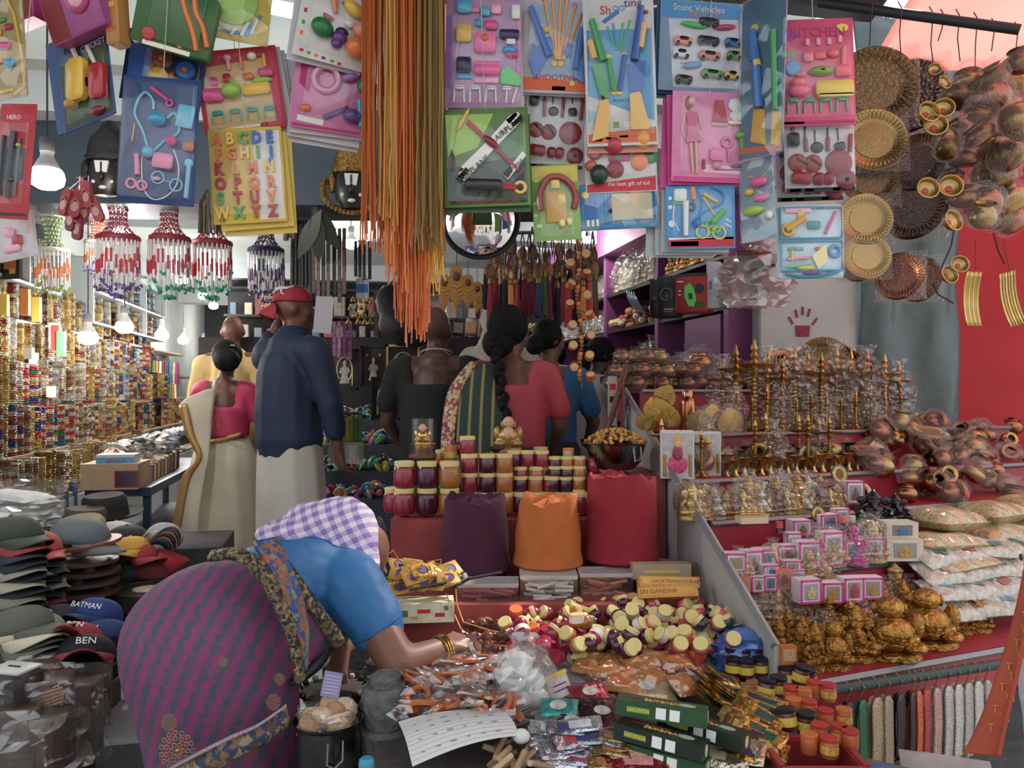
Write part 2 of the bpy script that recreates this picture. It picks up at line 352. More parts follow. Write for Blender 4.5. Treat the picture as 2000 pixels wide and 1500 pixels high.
card('toy_box', 'large pink and mauve toy box seen from below', 176, 30, 128, 90, 2.42, 'window s P 68 30 22 22 0 3; window s k 68 30 15 15 0 4; printed_strip f R 20 50 34 60', 'a84a8a', yaw=-22, roll=-10, thick=.07, pitch=14)
card('toy_box', 'narrow orange-brown toy box beside the mauve box', 242, 44, 30, 108, 2.4, 'printed_strip f y 50 30 60 30; printed_strip f O 50 74 70 36', 'c08030', yaw=-18, roll=-4, thick=.05)
card('flower_gear_card', 'blue toy card with red, yellow, blue and green flower gears', 322, 138, 150, 138, 2.52, '''
flower_gear d 8c3a2c 46 36 13 6; flower_gear d y 44 62 13 6; gear_hub o n 44 62 5 1.5; flower_gear d b 76 46 12 6; gear_hub d O 76 46 4 9; flower_gear d g 76 80 12 6; gear_hub d p 76 80 4 9; gear_hub d O 46 36 4 9
peg b O 60 58 6 12; printed_band h b 4 2 24 2 34 60 6 80; printed_strip f p 60 97 80 4''', '27345c', yaw=8, roll=8, blister=(58, 55, 72, 84))
card('track_game_box', 'green boxed marble track game with orange tracks', 348, 48, 140, 116, 2.44, '''
track_window b 3e6b3c 52 44 66 74 0 3; track q o 7 52 6 60 30 74 60 84 90; track q o 7 68 4 74 30 86 50 96 80; marble d o 44 16 4; marble d w 58 48 4; marble d o 36 68 4; marble d o 62 88 4; ladybird d r 22 84 9 5
lettering t w 46 40 12 MARBLE; printed_strip f n 20 18 26 6 20; printed_bar f z 46 98 60 6''', '3b6b30', yaw=14, roll=12, thick=.05, pitch=8)
card('fishing_game', 'round lime fishing game with blue and white striped tray', 468, 34, 112, 96, 2.5, '''
fish_tray d l 40 24 38 8; fish d b 28 10 6; fish d p 42 6 6; fish d y 54 14 6; fish d n 36 26 6; fish d o 50 34 6; fish d g 30 40 6; fish d b 44 46 6; fish d r 60 28 6
tray_rim q c 5 10 70 40 88 74 72 84 40; tray_stripe l w 56 90 66 60 6; tray_stripe l w 72 82 80 50 6; tray_stripe l c 64 88 74 56 5; tray_stripe l w 40 92 46 76 6''', 'd9c04c', yaw=12, roll=6, poly=True)
CH = ';'.join('toy_chair q {c} 2.4 %d 88 %d 76 %d 75 %d 88;toy_chair b {c} %d 76 12 5 0 5' % (x, x+1, x+13, x+14, x+7) for x in (12, 33, 54, 75))
KIT = '''toy_spoon l k 40 14 40 26 5; toy_spoon s k 40 11 5 4; toy_spoon l o 56 12 56 26 4; toy_spoon s w 70 12 6 5; toy_spoon l y 84 10 84 26 4
toy_basket b p 17 55 24 16 0 8; toy_pot s {x} 40 52 13 9; pot_lid d {x} 40 45 10 4; toy_cooker b {y} 70 52 34 14 0 7; burner o p 62 50 5 1.5; burner o p 78 50 5 1.5
toy_cup b o 62 36 13 8 0 6; toy_cup b p 84 33 18 10 0 6; toy_plate s l 78 42 13 4; toy_bottle b p 20 38 9 10; toy_bottle b r 36 36 9 12; '''
card('kitchen_set_card', 'red-bordered kitchen toy card with teal chairs above the letters card', 470, 176, 156, 160, 2.56, KIT.format(x='l', y='y') + CH.format(c='t') + ';printed_band h d8b070 6 20 86 14 88 92 6 96; lettering f w 40 96 56 5; printed_mark t n 74 95 7 CE', 'd8446c', yaw=6, roll=-8, blister=(48, 50, 82, 84), back=3, bo=(10, 2), border='r')
card('doctor_set', 'dark blue doctor set with light blue stethoscope and pink scissors', 311, 276, 146, 248, 2.36, '''
stethoscope q 6cc0e0 3.6 22 18 30 13 40 18 42 26; stethoscope q 6cc0e0 3.6 22 18 18 30 30 44 40 62; stethoscope q 6cc0e0 3.6 40 62 58 50 76 42 70 28 60 32; chest_piece s 6cc0e0 39 60 8 8; chest_heart s O 39 60 4 4
thermometer l p 38 9 60 18 5; thermometer_ring o p 62 20 4 1.6; ear_probe s 3f9cc8 48 34 12 9; tin_box b 6cc0e0 84 30 22 30 8 6; tin_dial d O 84 34 7 4; match_box b O 90 53 14 13 0 6; pump s p 68 50 7 7; pump_tube q w 1.8 70 56 78 70 76 84 62 94 46 96 34 88 30 72 30 62
scissors l f08cb4 24 62 26 78 7; finger_ring o f08cb4 18 85 6 2; finger_ring o f08cb4 32 86 6 2; monitor b f08cb4 58 66 26 20 4 8; monitor_screen f 8a9c6a 57 66 15 9 4; spectacles o 6cc0e0 52 79 8 1.4; spectacles o 6cc0e0 76 84 8 1.4; lens_bar l 6cc0e0 60 81 68 82 2; lens_patch s k 50 80 6 3; syringe l 6cc0e0 92 66 90 94 6; smile_badge d 6cc0e0 91 66 6; tweezers l d 18 38 16 52 2''',
     '1f3f78', yaw=4, roll=3, blister=(50, 50, 96, 94), bd=10)
LT = []
for r_, row in enumerate(('ABCDE', 'FGHIJ', 'KLMN', 'OPQR', 'STUV', 'WXYZ')):
    for k_, ch in enumerate(row): LT.append((ch, 12 + k_ * (18 if len(row) == 5 else 23) + r_ % 2, 12 + r_ * 15.5, 'oygrbopygbro'[(r_ * 5 + k_ * 7) % 12]))
lc = card('letters_card', 'yellow and white card of coloured plastic alphabet letters', 484, 343, 140, 186, 2.5, 'printed_band h e8e0d8 60 4 97 4 97 97 64 97; printed_mark t n 12 96 7 CE', 'e2bc28', yaw=4, roll=-4, blister=(52, 48, 92, 88), back=2, backc='e0bd3a', bo=(9, 8))
for ch, u, v, c_ in LT:
    W_, H_ = 140 / F * 2.5, 186 / F * 2.5
    text(ch, toy(c_), lc, ((u - 50) / 100 * W_, -.009, (50 - v) / 100 * H_), .05, ext=.004, name='letter', sx=.8).data.offset = .0022
card('tool_gun_set', 'black and red boxed tool set at the picture\'s left edge', 30, 316, 84, 224, 2.3, '''
printed_band h r 2 2 98 10 98 24 2 14; tray b n 40 52 76 70 0 3; toy_tool l N 20 28 20 80 10; toy_tool l N 46 24 44 82 12; toy_tool l 5a5c62 64 30 62 80 7; toy_ball s l 62 36 7 5; toy_knob s N 12 44 8 6; toy_knob s N 54 66 9 7; lettering t w 40 12 15 HERO; printed_strip f n 50 96 94 6''', 'c02a34', yaw=-16, roll=6, blister=(46, 52, 84, 72))
card('blister_toy', 'clear blister toy with pink shoes printed card at the left edge', 34, 462, 88, 90, 2.4, 'toy_shoe b k 36 40 26 20 20; toy_shoe b r 54 60 24 22; toy_shoe b k 40 74 40 18', 'd0c6c8', yaw=-14, roll=-8, blister=(50, 50, 92, 90), string=False)
card('fruit_card', 'white card with watermelon, grapes, carrot and mango toys', 655, 52, 138, 150, 2.5, '''
watermelon s G 34 60 16 13 20; melon_stripe q 12361c 2 22 52 30 60 32 70; melon_stripe q 12361c 2 34 48 42 58 42 70; grapes s v 58 66 11 9; grapes s v 56 74 8 7; grapes s V 60 58 9 7; carrot l e8805a 38 4 48 36 14 5; carrot l r 32 40 46 44 6; mango s y 70 24 16 9 30; mango_leaf s g 58 18 5 3; peach s f0906a 88 50 15 12; orange s o 84 74 16 14; orange_leaf s G 90 68 4 4; garlic s w 68 44 8 6
printed_row f r 12 92 5 4; printed_row f g 22 93 5 4 10; printed_row f o 32 94 5 4; printed_row f v 42 95 5 4; printed_row f g 54 96 5 4; printed_row f r 64 97 5 4; printed_row f r 8 40 4 6; printed_row f g 8 56 4 6; printed_row f o 8 70 4 6''', 'dcd6d4', yaw=14, roll=10, blister=(56, 46, 82, 86), back=1, bo=(-14, 4))
card('jewellery_toy_card', 'pink card with toy bangle and purple toy jewellery', 645, 172, 138, 172, 2.54, '''
printed_band h P 8 4 30 4 22 60 8 50; toy_bangle o f0a0cc 44 42 17 4; bangle_inner o P 44 42 12 1.5; toy_mask s a86ac0 76 36 13 6 -20; toy_charm b g 72 16 8 12; toy_leaf s G 96 44 10 12; toy_comb b v 62 78 38 7 -30; hair_clip s 6a4a8c 84 80 12 10; toy_brush l c 92 60 98 90 8; badge s o 20 78 8 5; price_label f w 28 90 36 8 4; printed_bar f P 50 97 92 4; heart s k 18 18 6 5''', 'd878ac', yaw=10, roll=6, blister=(56, 50, 80, 78), back=3, bo=(-5, 8))
card('furniture_set_card', 'purple-pink card of doll furniture with white chairs', 944, 104, 148, 218, 2.45, '''
armchair b 3a9cc0 24 10 20 18; radio b 5aa8c4 52 14 13 12; toy_bag b k 66 12 13 12; toy_phone b w 92 14 11 18; toy_jug b 3a9cc0 44 24 10 10; pink_box b p 60 26 16 12; hat_box b e070a4 38 12 14 8
wardrobe b d 24 34 20 22; washing_machine b f070a8 52 42 28 26 0 9; machine_door o w 52 39 7 1.6; machine_door d O 52 39 5 12; sofa b V 84 34 26 12; sofa_leg b w 86 40 12 8; lamp s c 84 48 10 5; lamp s p 88 52 8 4; cabinet b 2c2c54 25 62 20 20; cabinet_base b c 25 72 22 6; bed_head b p 55 60 34 6; bed b f060a0 55 66 34 12 0 8; stool b f8a0c8 55 75 32 7; piano g 4ac04a 74 66 84 62 92 68 100 72 100 80 74 78''' + ';' + CH.format(c='e8e4e8').replace('88', '95').replace('76', '82').replace('75', '81') + ';printed_band f 8a5aa0 4 50 8 96; printed_band f c880b0 97 50 6 96', 'b48ab4', blister=(54, 50, 88, 94), back=1, bo=(4, 8), roll=1)
card('airplane_card', 'green and black card with red and white toy airplane', 950, 308, 168, 192, 2.42, '''
printed_cloud h 1d3a22 4 60 40 55 96 50 96 97 6 97; printed_cloud h l 4 6 60 6 40 40 6 50; printed_cloud h y 78 60 96 56 96 92 84 86; printed_cloud e 3f7a30 70 40 20 12; figure_print h n 6 50 10 40 14 50 14 64 6 64
wing g e8e4dc 16 70 24 74 60 42 84 22 94 12 88 6 78 10 50 36 20 60; wing_stripe g r 82 22 94 13 92 9 80 18; wing_stripe g r 78 18 88 9 86 6 74 14; wing_stripe g r 15 70 20 73 30 64 26 60; wing_stripe g o 17 66 20 60 24 62; fuselage l r 30 14 86 64 6 4; fuselage s 8a1c28 56 36 13 5 42; canopy s n 56 35 8 3 42; tail g e8e4dc 68 68 78 60 92 46 96 50 84 64 74 74; tail_stripe g r 68 68 78 60 80 66 74 73; propeller s e0b030 24 12 16 3 -58; propeller_hub d r 31 15 3
launcher b 23242a 46 79 44 13 4 10; launcher_neck l r 68 80 84 82 7; launcher_ring o y 88 82 6 2; slogan t r 50 95 6 HIGH_QUALITY_LAUNCHER''', '56803a', roll=-2, blister=(50, 50, 92, 92), back=1, backc='3a5a2c', bo=(3, 12))
ap = [o for o in col.objects if o.get('label', '').startswith('green and black card with red')][0]
for u, v, s_ in ((78, 22, .024), (36, 62, .024), (82, 62, .015)):
    text('AIRPLANE', ink('n'), ap, ((u-50)/100*168/F*2.42, -.018, (50-v)/100*192/F*2.42), s_, (R(90), R(-38), 0), name='lettering')
card('bow_set_card', 'orange-bottomed bow and arrow card with fan of orange arrows', 1086, 88, 130, 190, 2.5, '''
printed_field h 8fb0cc 18 10 90 4 92 84 12 82; printed_band h e0602c 2 84 98 88 98 98 2 97; arrow l f0a040 30 4 50 66 4; arrow l f0a040 42 2 52 66 4; arrow l f0a040 54 2 54 66 4; arrow l f0a040 64 4 56 66 4; arrow l f0a040 76 10 60 66 4; arrow l f0a040 86 18 62 66 4
arrow_tip d p 30 4 4; arrow_tip d p 42 2 4; arrow_tip d p 54 2 4; arrow_tip d p 64 4 4; arrow_tip d p 76 10 4
bow_gun l 3f78c4 10 14 40 64 9 12; bow_gun g 3f78c4 14 50 40 62 30 74 20 86 10 70; bow_gun l 3f78c4 88 34 80 76 10; bow_gun g 3f78c4 72 60 92 66 94 90 78 84; holder b 3f78c4 40 50 10 20 -20; holder b 3f78c4 68 56 10 20 20; knob d d 48 70 5; knob d d 58 70 5; knob d d 76 90 5; star s d 34 36 7 5; lettering t r 52 84 12 SHOOTING; printed_mark e w 12 92 4 3; printed_box f 8fb0cc 56 95 20 6''', 'c0bcc4', roll=2, blister=(52, 46, 88, 78), back=1, bo=(-6, 2))
UT = '''turner l R 12 4 14 12 5; turner_blade b n 13 22 16 20; ladle l R 30 20 31 40 6; ladle_neck l n 30 2 30 20 3; spoon_neck l n 44 8 44 26 2; skimmer s n 46 34 9 8 0 3; knife l R 62 20 61 40 6; knife_neck l n 62 4 62 20 2; fork_neck l n 76 6 77 24 2; fork_head b n 78 34 14 12 -8; fork_handle l R 94 16 92 42 6
frying_pan d R 18 56 13 4; pan_handle l n 16 50 32 60 5; frying_pan d R 40 58 13 4; pan_handle l n 36 50 50 62 5; hob d R 76 58 19 5; hob_ring o n 76 58 11 2; hob_ring o n 76 58 5 2; sauce_pan b R 22 80 28 17 6 10; sauce_pan b 7a1c28 46 82 14 17 4 9; sauce_pan b R 60 82 14 17 4 9; pot_lid d 7a1c28 86 84 14 5; lid_knob d n 86 84 3 8; printed_bar f n 50 97 98 6 ; price_label f w 14 97 16 4; price_label f w 34 97 12 4; price_label f w 72 97 10 4'''
card('utensil_card', 'grey card of black and maroon kitchen utensils under the bow card', 1084, 246, 116, 170, 2.54, UT, 'c4c2c8', roll=3, blister=(50, 48, 94, 86), back=1, bo=(-6, 4))
card('rifle_card', 'tall blue and white card with green and blue toy rifles', 1211, 140, 138, 290, 2.46, '''
printed_sky h 3f98cc 4 22 96 22 96 84 4 66; target e 2c3038 50 44 38 20; target_ring e 3f98cc 50 44 26 14; target_ring e 2c3038 50 44 16 8; printed_band h d8683c 2 92 98 88 98 98 2 98; printed_box f 6a9c58 42 86 8 8; printed_box f e0d8d0 58 86 10 8; printed_box f 8fb4cc 8 80 10 16
rifle l 2a9c48 12 16 26 44 9 12; rifle_stock g 2a9c48 10 46 26 44 32 68 22 70; rifle_butt g e6b02c 22 66 32 70 30 94 6 97; fore_grip l e0b050 8 30 14 42 10; rifle l 2e5cac 82 8 70 44 9 12; rifle_stock g 2e5cac 60 46 86 44 80 64 62 66; rifle_butt g e6b02c 62 66 76 64 88 86 88 90 62 90; fore_grip l e0b050 84 20 78 36 11; dart_gun l 2a9c48 34 42 40 64 8; dart_gun l 2e5cac 56 40 48 64 8; dart_knob d y 34 41 5; dart_knob d y 56 40 5; dart_knob d y 40 64 5; dart_knob d y 48 64 5
dart l 3ac080 34 20 44 36 2.5; dart l 3ac080 66 16 52 38 2.5; dart l 3a90d0 42 18 46 36 2.5; dart l 3ac080 56 18 50 36 2.5; lettering t r 32 9 17 Sh; lettering t c 51 7 17 oo; lettering t v 71 4.5 17 ting; lettering t 2c3038 50 70 7 POINTS; flash h b 26 16 50 8 52 11 30 18; spark e R 88 11 5 3; price_label f w 14 96 14 3; price_label f w 34 95 14 3; price_label f w 52 94 12 3''', 'd2d0d0', roll=-2, blister=(50, 52, 90, 84), back=1, bo=(2, 10), backc='c88a70')
card('fruit_slice_card', 'white and red card of cut toy fruits', 1212, 318, 140, 116, 2.5, '''
printed_band h d02c3c 2 86 98 74 98 98 2 99; kiwi_half d R 14 32 11 4; half_face d e89090 14 32 8 5; strawberry s c03048 40 24 14 13; strawberry_leaf s g 52 18 5 5; purple_tray b P 48 34 30 24 0 3; leaf s g 46 42 6 3; orange s f0a030 80 16 13 14; stem s G 80 10 5 3; cherry s r 96 8 5 6; orange_half d o 76 50 12 5; orange_face o fac890 76 50 7 1.5; lime_half d G 92 42 10 4; melon s 16402c 18 72 13 14; plum d R 42 62 12 4; plum_face o e8a0a0 42 62 6 2; onion s c06048 8 56 9 8; lettering t w 60 86 8 the_best_gift_of_kid''', 'd4cccc', roll=-2, blister=(50, 42, 92, 78), string=False)
card('tool_badge_card', 'green dotted card with gold tool set in a maroon ring', 1086, 396, 92, 148, 2.5, '''
printed_band h d8c440 2 2 98 2 98 24 2 20; printed_dot e c4d890 10 20 6 4; printed_dot e c4d890 8 50 6 4; printed_dot e c4d890 12 80 6 4; printed_dot e c4d890 6 66 5 3
belt q a03038 14 18 60 16 42 24 28 38 18 62 18 82 28 92 44 86 60; gold_tray b d0a030 50 56 44 66 0 6; gold_tool b f0d060 50 26 18 20; gold_tool b e0b840 36 50 9 24; gold_tool b f4dc78 62 46 16 20; gold_tool s f8e890 60 78 7 9; gold_tool s f8e890 76 76 6 9; gold_tool l 8a6a1c 38 44 38 60 3''', '86b050', roll=-3, blister=(50, 54, 70, 84), back=0, backc='90b860', string=False)
card('drawing_board_case', 'light blue plastic drawing board case with picture panel', 1206, 404, 150, 88, 2.52, '''
picture_panel f d8c8a8 68 42 52 54; printed_blob e e0709c 46 42 8 6; printed_blob e 9c5a38 64 36 7 9; printed_blob e e8b83c 80 32 9 6; printed_blob e 5aa84c 62 62 26 7; printed_blob e 3a88c0 50 60 16 5; case_rim q 2aa0d4 3 34 6 97 6 97 84 34 84 34 6; marker l w 10 80 10 94 4; marker l w 16 80 16 94 4; marker l w 22 79 22 93 4; latch b 2aa0d4 66 90 10 6; knob d y 8 24 5; print_blob f b 14 50 16 30''', '2e94cc', roll=-3, thick=.016, poly=True, string=False)
car_ = lambda u, v, c, w_=22: 'toy_car b %s %g %g %g 9 4 6; car_cabin b n %g %g %g 4 4 8; wheel d n %g %g 2.6 7; wheel d n %g %g 2.6 7' % (c, u, v, w_, u, v - 1.5, w_ * .5, u - w_ * .32, v + 3.2, u + w_ * .32, v + 3.2)
card('car_set_card', 'blue card of twelve small toy cars and animals', 1368, 92, 164, 178, 2.5, '''
printed_band h 3a8cc4 2 2 94 2 96 18 2 20; printed_field h c4c8d4 10 22 94 18 98 94 18 96; lettering t d8c8b8 46 9 11 Stunt_Vehicles; lettering t e08050 52 16 10 TRUCKS; crocodile s 48c050 40 28 16 3.5 6; lizard s c03c78 78 28 14 3.5 -8;''' + ';'.join([car_(58, 24, '3a3c44', 24), car_(28, 46, 'f0784c', 22), car_(58, 44, '30323a', 26), car_(88, 44, '2c78b4', 20), car_(26, 60, 'd8d8dc', 20), car_(60, 60, 'd07058', 26), car_(90, 58, '3c9c4c', 18), car_(64, 80, '58a04c', 26), car_(88, 80, 'e0b83c', 18), car_(30, 88, '4a4c50', 20)]) + ';helicopter s 78a8d0 40 72 12 4 -10; rotor l 88b0d8 26 70 56 66 1.6', '7a98b8', yaw=5, roll=2, blister=(56, 58, 84, 76), back=2, backc='2e6c98', bo=(-9, 3))
card('doll_card', 'pink fashion doll card with red dress and accessories', 1386, 268, 150, 176, 2.48, '''
doll_head s e0b49c 24 12 5 6; doll_hair s 8c4a2c 21 14 5 9 0 3; doll_neck l e0b49c 24 16 24 22 3; doll_torso g c82c70 17 24 33 24 31 40 20 40; doll_skirt g d86c94 20 40 31 40 38 56 18 58; doll_leg l e0b49c 24 58 28 92 4 2.4; doll_leg l e0b49c 31 57 33 92 4 2.4; doll_arm l e0b49c 17 25 12 44 2.6; doll_arm l e0b49c 33 25 39 42 2.6; doll_arm l e0b49c 12 44 18 54 2.4
spare_dress g b8283c 56 10 66 10 72 34 52 34; dress_box b d8a0b8 62 36 22 5; bow s w 82 14 9 9 0 2; bow s w 84 26 9 7 0 2; shoe s z 82 34 10 3; mirror o e860a0 72 56 6 2.4; mirror_handle l e860a0 73 62 76 78 4; hair_dryer b 58b048 92 54 8 22 -4 6; hair_dryer s 58b048 90 48 8 5; sofa b f080b0 60 70 20 16 0 6; brush s v 84 82 7 3; hanger l R 42 76 42 86 4; lettering_panel f f4c0d8 70 86 56 10 2; printed_figure e e0b880 52 86 6 5; lettering f d04888 74 86 34 2; printed_bar f d83c88 50 97 96 5; pet s e090b0 58 82 6 5''', 'e888b8', yaw=4, roll=1, blister=(52, 48, 84, 88), back=2, backc='d43c8c', bo=(-8, 5))
card('doctor_toy_card', 'sky blue doctor toy card with yellow spectacles and red bottom strip', 1368, 424, 134, 124, 2.5, '''
printed_band h c82c3c 2 86 98 82 98 97 2 98; printed_lace f w 50 84 94 3; monitor b w 20 16 18 18; monitor_base b 5cb848 20 28 20 5; thermometer l f08030 38 4 40 24 7; chest_ring o N 36 34 5 2; syringe l w 28 26 27 80 9 7; syringe_tube q w 2 12 30 10 54 18 72; stethoscope q 2c84c8 3 46 6 52 30 44 56; stethoscope q 2c84c8 3 66 4 82 14 80 30 56 42 46 56; chest_heart s 2c84c8 44 60 6 7; tweezers l e0c030 54 20 70 48 3; knife l e0c030 54 14 74 28 5; scissors l 6ac048 84 40 66 60 8; scissors_ring o 6ac048 62 62 5 2; scissors_ring o 6ac048 72 70 5 2; spectacles o e8d048 52 74 9 1.6; spectacles o e8d048 76 76 9 1.6; lens_bar l e8d048 60 75 68 75 2; price_label f w 26 92 40 7; printed_icon e w 6 20 3 3; printed_icon e w 6 34 3 3; printed_icon e w 8 60 5 5; printed_lines f w 90 56 10 2 30; printed_lines f w 90 64 10 2 30''', '3f9cdc', roll=-1, blister=(52, 44, 88, 78), back=3, backc='aab0b4', bo=(-10, 5), string=False)
card('rifle_side_card', 'toy rifle card turned edge-on with yellow butts', 1490, 150, 62, 308, 2.42, '''
rifle l 3070b8 30 20 40 40 16 20; rifle l 3070b8 40 38 50 70 18; rifle_butt g e6b02c 36 68 60 72 64 94 30 90; grip l e0b050 34 32 44 44 18; rifle l 2a9c48 76 24 86 74 12; rifle_butt g e6b02c 78 74 96 76 96 97 76 94; dart_knob d y 30 18 8; printed_band h d8683c 2 92 98 96 98 99 2 96''', '5a8098', yaw=-52, roll=2, poly=True)
card('make_up_toy_card', 'toy make-up card with lime mirror hanging edge-on below the rifles', 1480, 390, 54, 160, 2.45, '''
toy_mirror s 9ccc38 40 64 30 14; toy_comb s e0609c 60 30 26 14; toy_comb s f080b0 64 50 24 10; toy_bottle s w 84 72 10 12; hair_band q y 5 30 20 60 26 80 20; printed_band f 5aa0c8 50 92 90 10; toy_case s e8b83c 30 40 14 10''', '8aa0b0', yaw=-40, roll=-3, poly=True, string=False)
card('pink_kitchen_card', 'pink kitchen toy card with blue lid and yellow stove', 1592, 142, 152, 208, 2.46, '''
heart_print h a03c98 10 14 14 8 20 12 26 8 30 14 20 22; lettering t P 54 13 17 KITCHEN; strawberry_print e e05080 20 24 9 5; printed_blob e 70a048 18 32 9 4; doll_face e e8c83c 86 9 8 5; toy_spoon b f4a0b8 40 22 5 9 0 3; toy_spoon b f4a0b8 54 22 5 9 0 3; toy_spoon b f4a0b8 68 22 5 9 0 3; toy_spoon b f4a0b8 82 20 5 9 0 3; turner b f0707c 40 36 13 13; masher b f0707c 56 35 15 9; ladle s f0707c 72 34 8 5; pan_handle l f0707c 86 28 84 48 6; frying_pan b f0707c 84 50 20 14; lid d 3c94c8 20 46 10 5; spoon_rest s d86ca0 30 52 8 4; oval_tray s 7ca83c 56 50 16 6; tray_inner s f09090 56 50 12 4 0 6; kettle s f06c90 26 68 15 8; kettle_top s f0807c 26 60 10 6; stove b e8c848 72 67 48 20 0 8; burner o e860a0 62 64 6 2; burner o e860a0 84 64 6 2; stove_panel b f0d878 72 73 46 6 0 10; panel_mark f w 68 73 14 3; sweet_print e e05c94 18 40 8 4;''' + CH.format(c='46b08c') + ';printed_bar f P 50 97 96 4; price_label f w 20 97 26 3', 'd84878', roll=-2, blister=(52, 56, 88, 74), back=1, bo=(-8, 2))
card('utensil_card', 'grey card of black and maroon kitchen utensils under the pink kitchen card', 1600, 310, 138, 130, 2.48, UT, 'c4c2c8', roll=-2, blister=(50, 48, 94, 86), back=0, string=False)
card('utensil_card', 'rear utensil card with black bottom strip above the tool case', 1580, 330, 130, 126, 2.53, UT, 'b8b8be', roll=-2, string=False)
card('tool_case', 'clear light blue toy tool case with yellow wrench', 1579, 474, 126, 142, 2.48, '''
case_rim q 3c9cc0 4 3 4 97 4 97 46 3 46 3 4; case_rim q 3c9cc0 4 3 50 97 50 97 90 3 90 3 50; wrench l e0a82c 10 34 40 18 10; wrench_ring o e0a82c 14 34 8 3; wrench_head b e0a82c 34 14 10 16; ruler b f0a0c0 30 8 40 7; block b 3c8c9c 54 28 20 12; saw l p 88 10 72 40 5; hammer l e0c83c 20 62 20 76 5; hammer_head b 50b0a0 26 60 24 5; chisel l f0a0b8 12 74 46 72 5; paper_blade g f0e0a0 50 70 72 54 74 78 60 88; pliers s 8cc8b0 30 82 20 4 -8; pliers s e0c83c 40 86 14 4; screw s e07860 60 60 5 3; bolt o 4a98c8 86 64 8 3; handle q 2f8ca8 6 10 94 30 98 60 98 90 92; emblem s 6a4a90 50 93 14 4''', 'b8d4e0', roll=-1, thick=.02, string=False, blister=(50, 50, 100, 96))
# ---------------------------------------------------------------- thread bundles, mirror, brass ware, bulbs and hangings over the front
def threads(label, x0, x1, y0, yb0, yb1, Y, hx, n, sp=1.15, seed=0, r=.0021):
    rd = random.Random(seed); t = T('thread_bundle', label, 'thread', P((x0 + x1) / 2, y0, Y), group='sacred thread bundles')
    cols = [M(h, .75) for h in hx]; bs = [B() for _ in hx]; o = P((x0 + x1) / 2, y0, Y); cx = (x0 + x1) / 2
    for i in range(n):
        px = rd.uniform(x0, x1); dy = rd.uniform(-.03, .03); yb = rd.uniform(yb0, yb1); ph = rd.uniform(0, 6); am = rd.uniform(.5, 2.2)
        ex = cx + (px - cx) * sp + rd.uniform(-7, 7); pts = []
        for k in range(15):
            f = k / 14; x = px + (ex - px) * f * f + math.sin(f * rd.uniform(5, 8) + ph) * am * (f + .1) * 1.4
            pts.append(P(x, y0 + (yb - y0) * f, Y + dy) - o)
        bs[i % len(bs)].tube(pts, r, 4)
    for b, m in zip(bs, cols): tag(ob('strands', b, m, t), kind='stuff')
    return t
threads('orange thread bundle nearest the fruit cards', 704, 756, -60, 420, 500, 2.40, ('d2661c', 'dd7826', 'c05c1c'), 46, seed=1)
threads('thin ochre thread bundle between two orange ones', 742, 772, -60, 400, 455, 2.36, ('b98a2a', 'c8962e'), 16, seed=2)
threads('broad orange thread bundle in the middle of the row', 754, 806, -60, 470, 575, 2.39, ('dc7426', 'e8842e', 'c8621e'), 52, 1.05, seed=3)
threads('reddish orange thread bundle with ragged lower ends', 772, 826, -60, 540, 640, 2.44, ('cc5a24', 'd86a28'), 50, 1.0, seed=4)
threads('longest orange thread bundle reaching lowest', 792, 842, -60, 590, 688, 2.42, ('e07228', 'd4622a', 'ea8a36'), 44, .95, seed=5)
threads('olive brown thread bundle beside the purple furniture card', 816, 868, -60, 440, 500, 2.37, ('8f7030', 'a5823a', '7a5f28'), 48, seed=6)
threads('bright yellow thread bundle under the olive one', 836, 864, 380, 500, 585, 2.43, ('eaa41e', 'f0b22c'), 34, 1.0, seed=7)
threads('dull orange thread bundle behind the olive one', 822, 868, -60, 400, 520, 2.46, ('c06a2a', 'b55c26'), 40, 1.05, seed=8)
# convex traffic mirror
c = P(938, 430, 2.72); rm = 72 / F * 2.72
t = T('convex_mirror', 'round convex mirror in a black rim under the airplane card', 'mirror', c, (R(-4), 0, 0))
cap = B().lathe([(rm * math.sin(a), .055 - .055 * (1 - math.cos(a)) / (1 - math.cos(1.2))) if 0 else (rm * math.sin(a) / math.sin(.85), rm / math.sin(.85) * (math.cos(a) - math.cos(.85))) for a in [.85 - .85 * i / 14 * .995 for i in range(15)]], 48, FACE)
ob('mirror_dome', cap, M('e8eaec', .02, 1.), t)
ob('rim', B().tube([(rm * 1.02 * math.cos(a), 0, rm * 1.02 * math.sin(a)) for a in [i * math.pi / 24 for i in range(48)]], .009, 8, closed=True), M('141416', .4), t)
ob('back_plate', B().lathe([(rm * 1.0, -.02), (rm * 1.02, 0)], 32, FACE), M('17181a', .6), t)
ob('bracket', B().tube([(0, .02, 0), (0, .12, .12), (0, .12, 1.28)], .01, 8), IRON, t)
# brass ware
BR = M('b08f4c', .3, 1., n=.2, ns=18); BR2 = M('c2a564', .32, 1., n=.2, ns=25, bump=.15, bs=90); CU = M('a87254', .32, 1., n=.16, ns=14); GOLD = M('d0aa50', .26, 1., n=.12, ns=20); DBR = M('7a5a2e', .34, 1., n=.25, ns=16)
GP = M('b07c1e', .3, .85, n=.45, ns=12, bump=.9, bs=11)
def plate_me(n=40):
    def f():
        b = B().lathe([(.6, .035), (.62, .0), (.66, 0), (1., .07), (1.02, .08), (1.0, .095), (.97, .088), (.64, .02), (.62, .012), (.3, .012), (.01, .014)], 40)
        return b.me()
    return memo('plate', f)
def ribs_me():
    def f():
        b = B()
        for i in range(44): b.box((.82, 0, 0), (.24, .05, .02), Matrix.Rotation(i * math.pi / 22, 4, 'Z') @ XF((0, 0, .062), (0, R(-10), 0)), top=.6)
        return b.me()
    return memo('ribs', f)
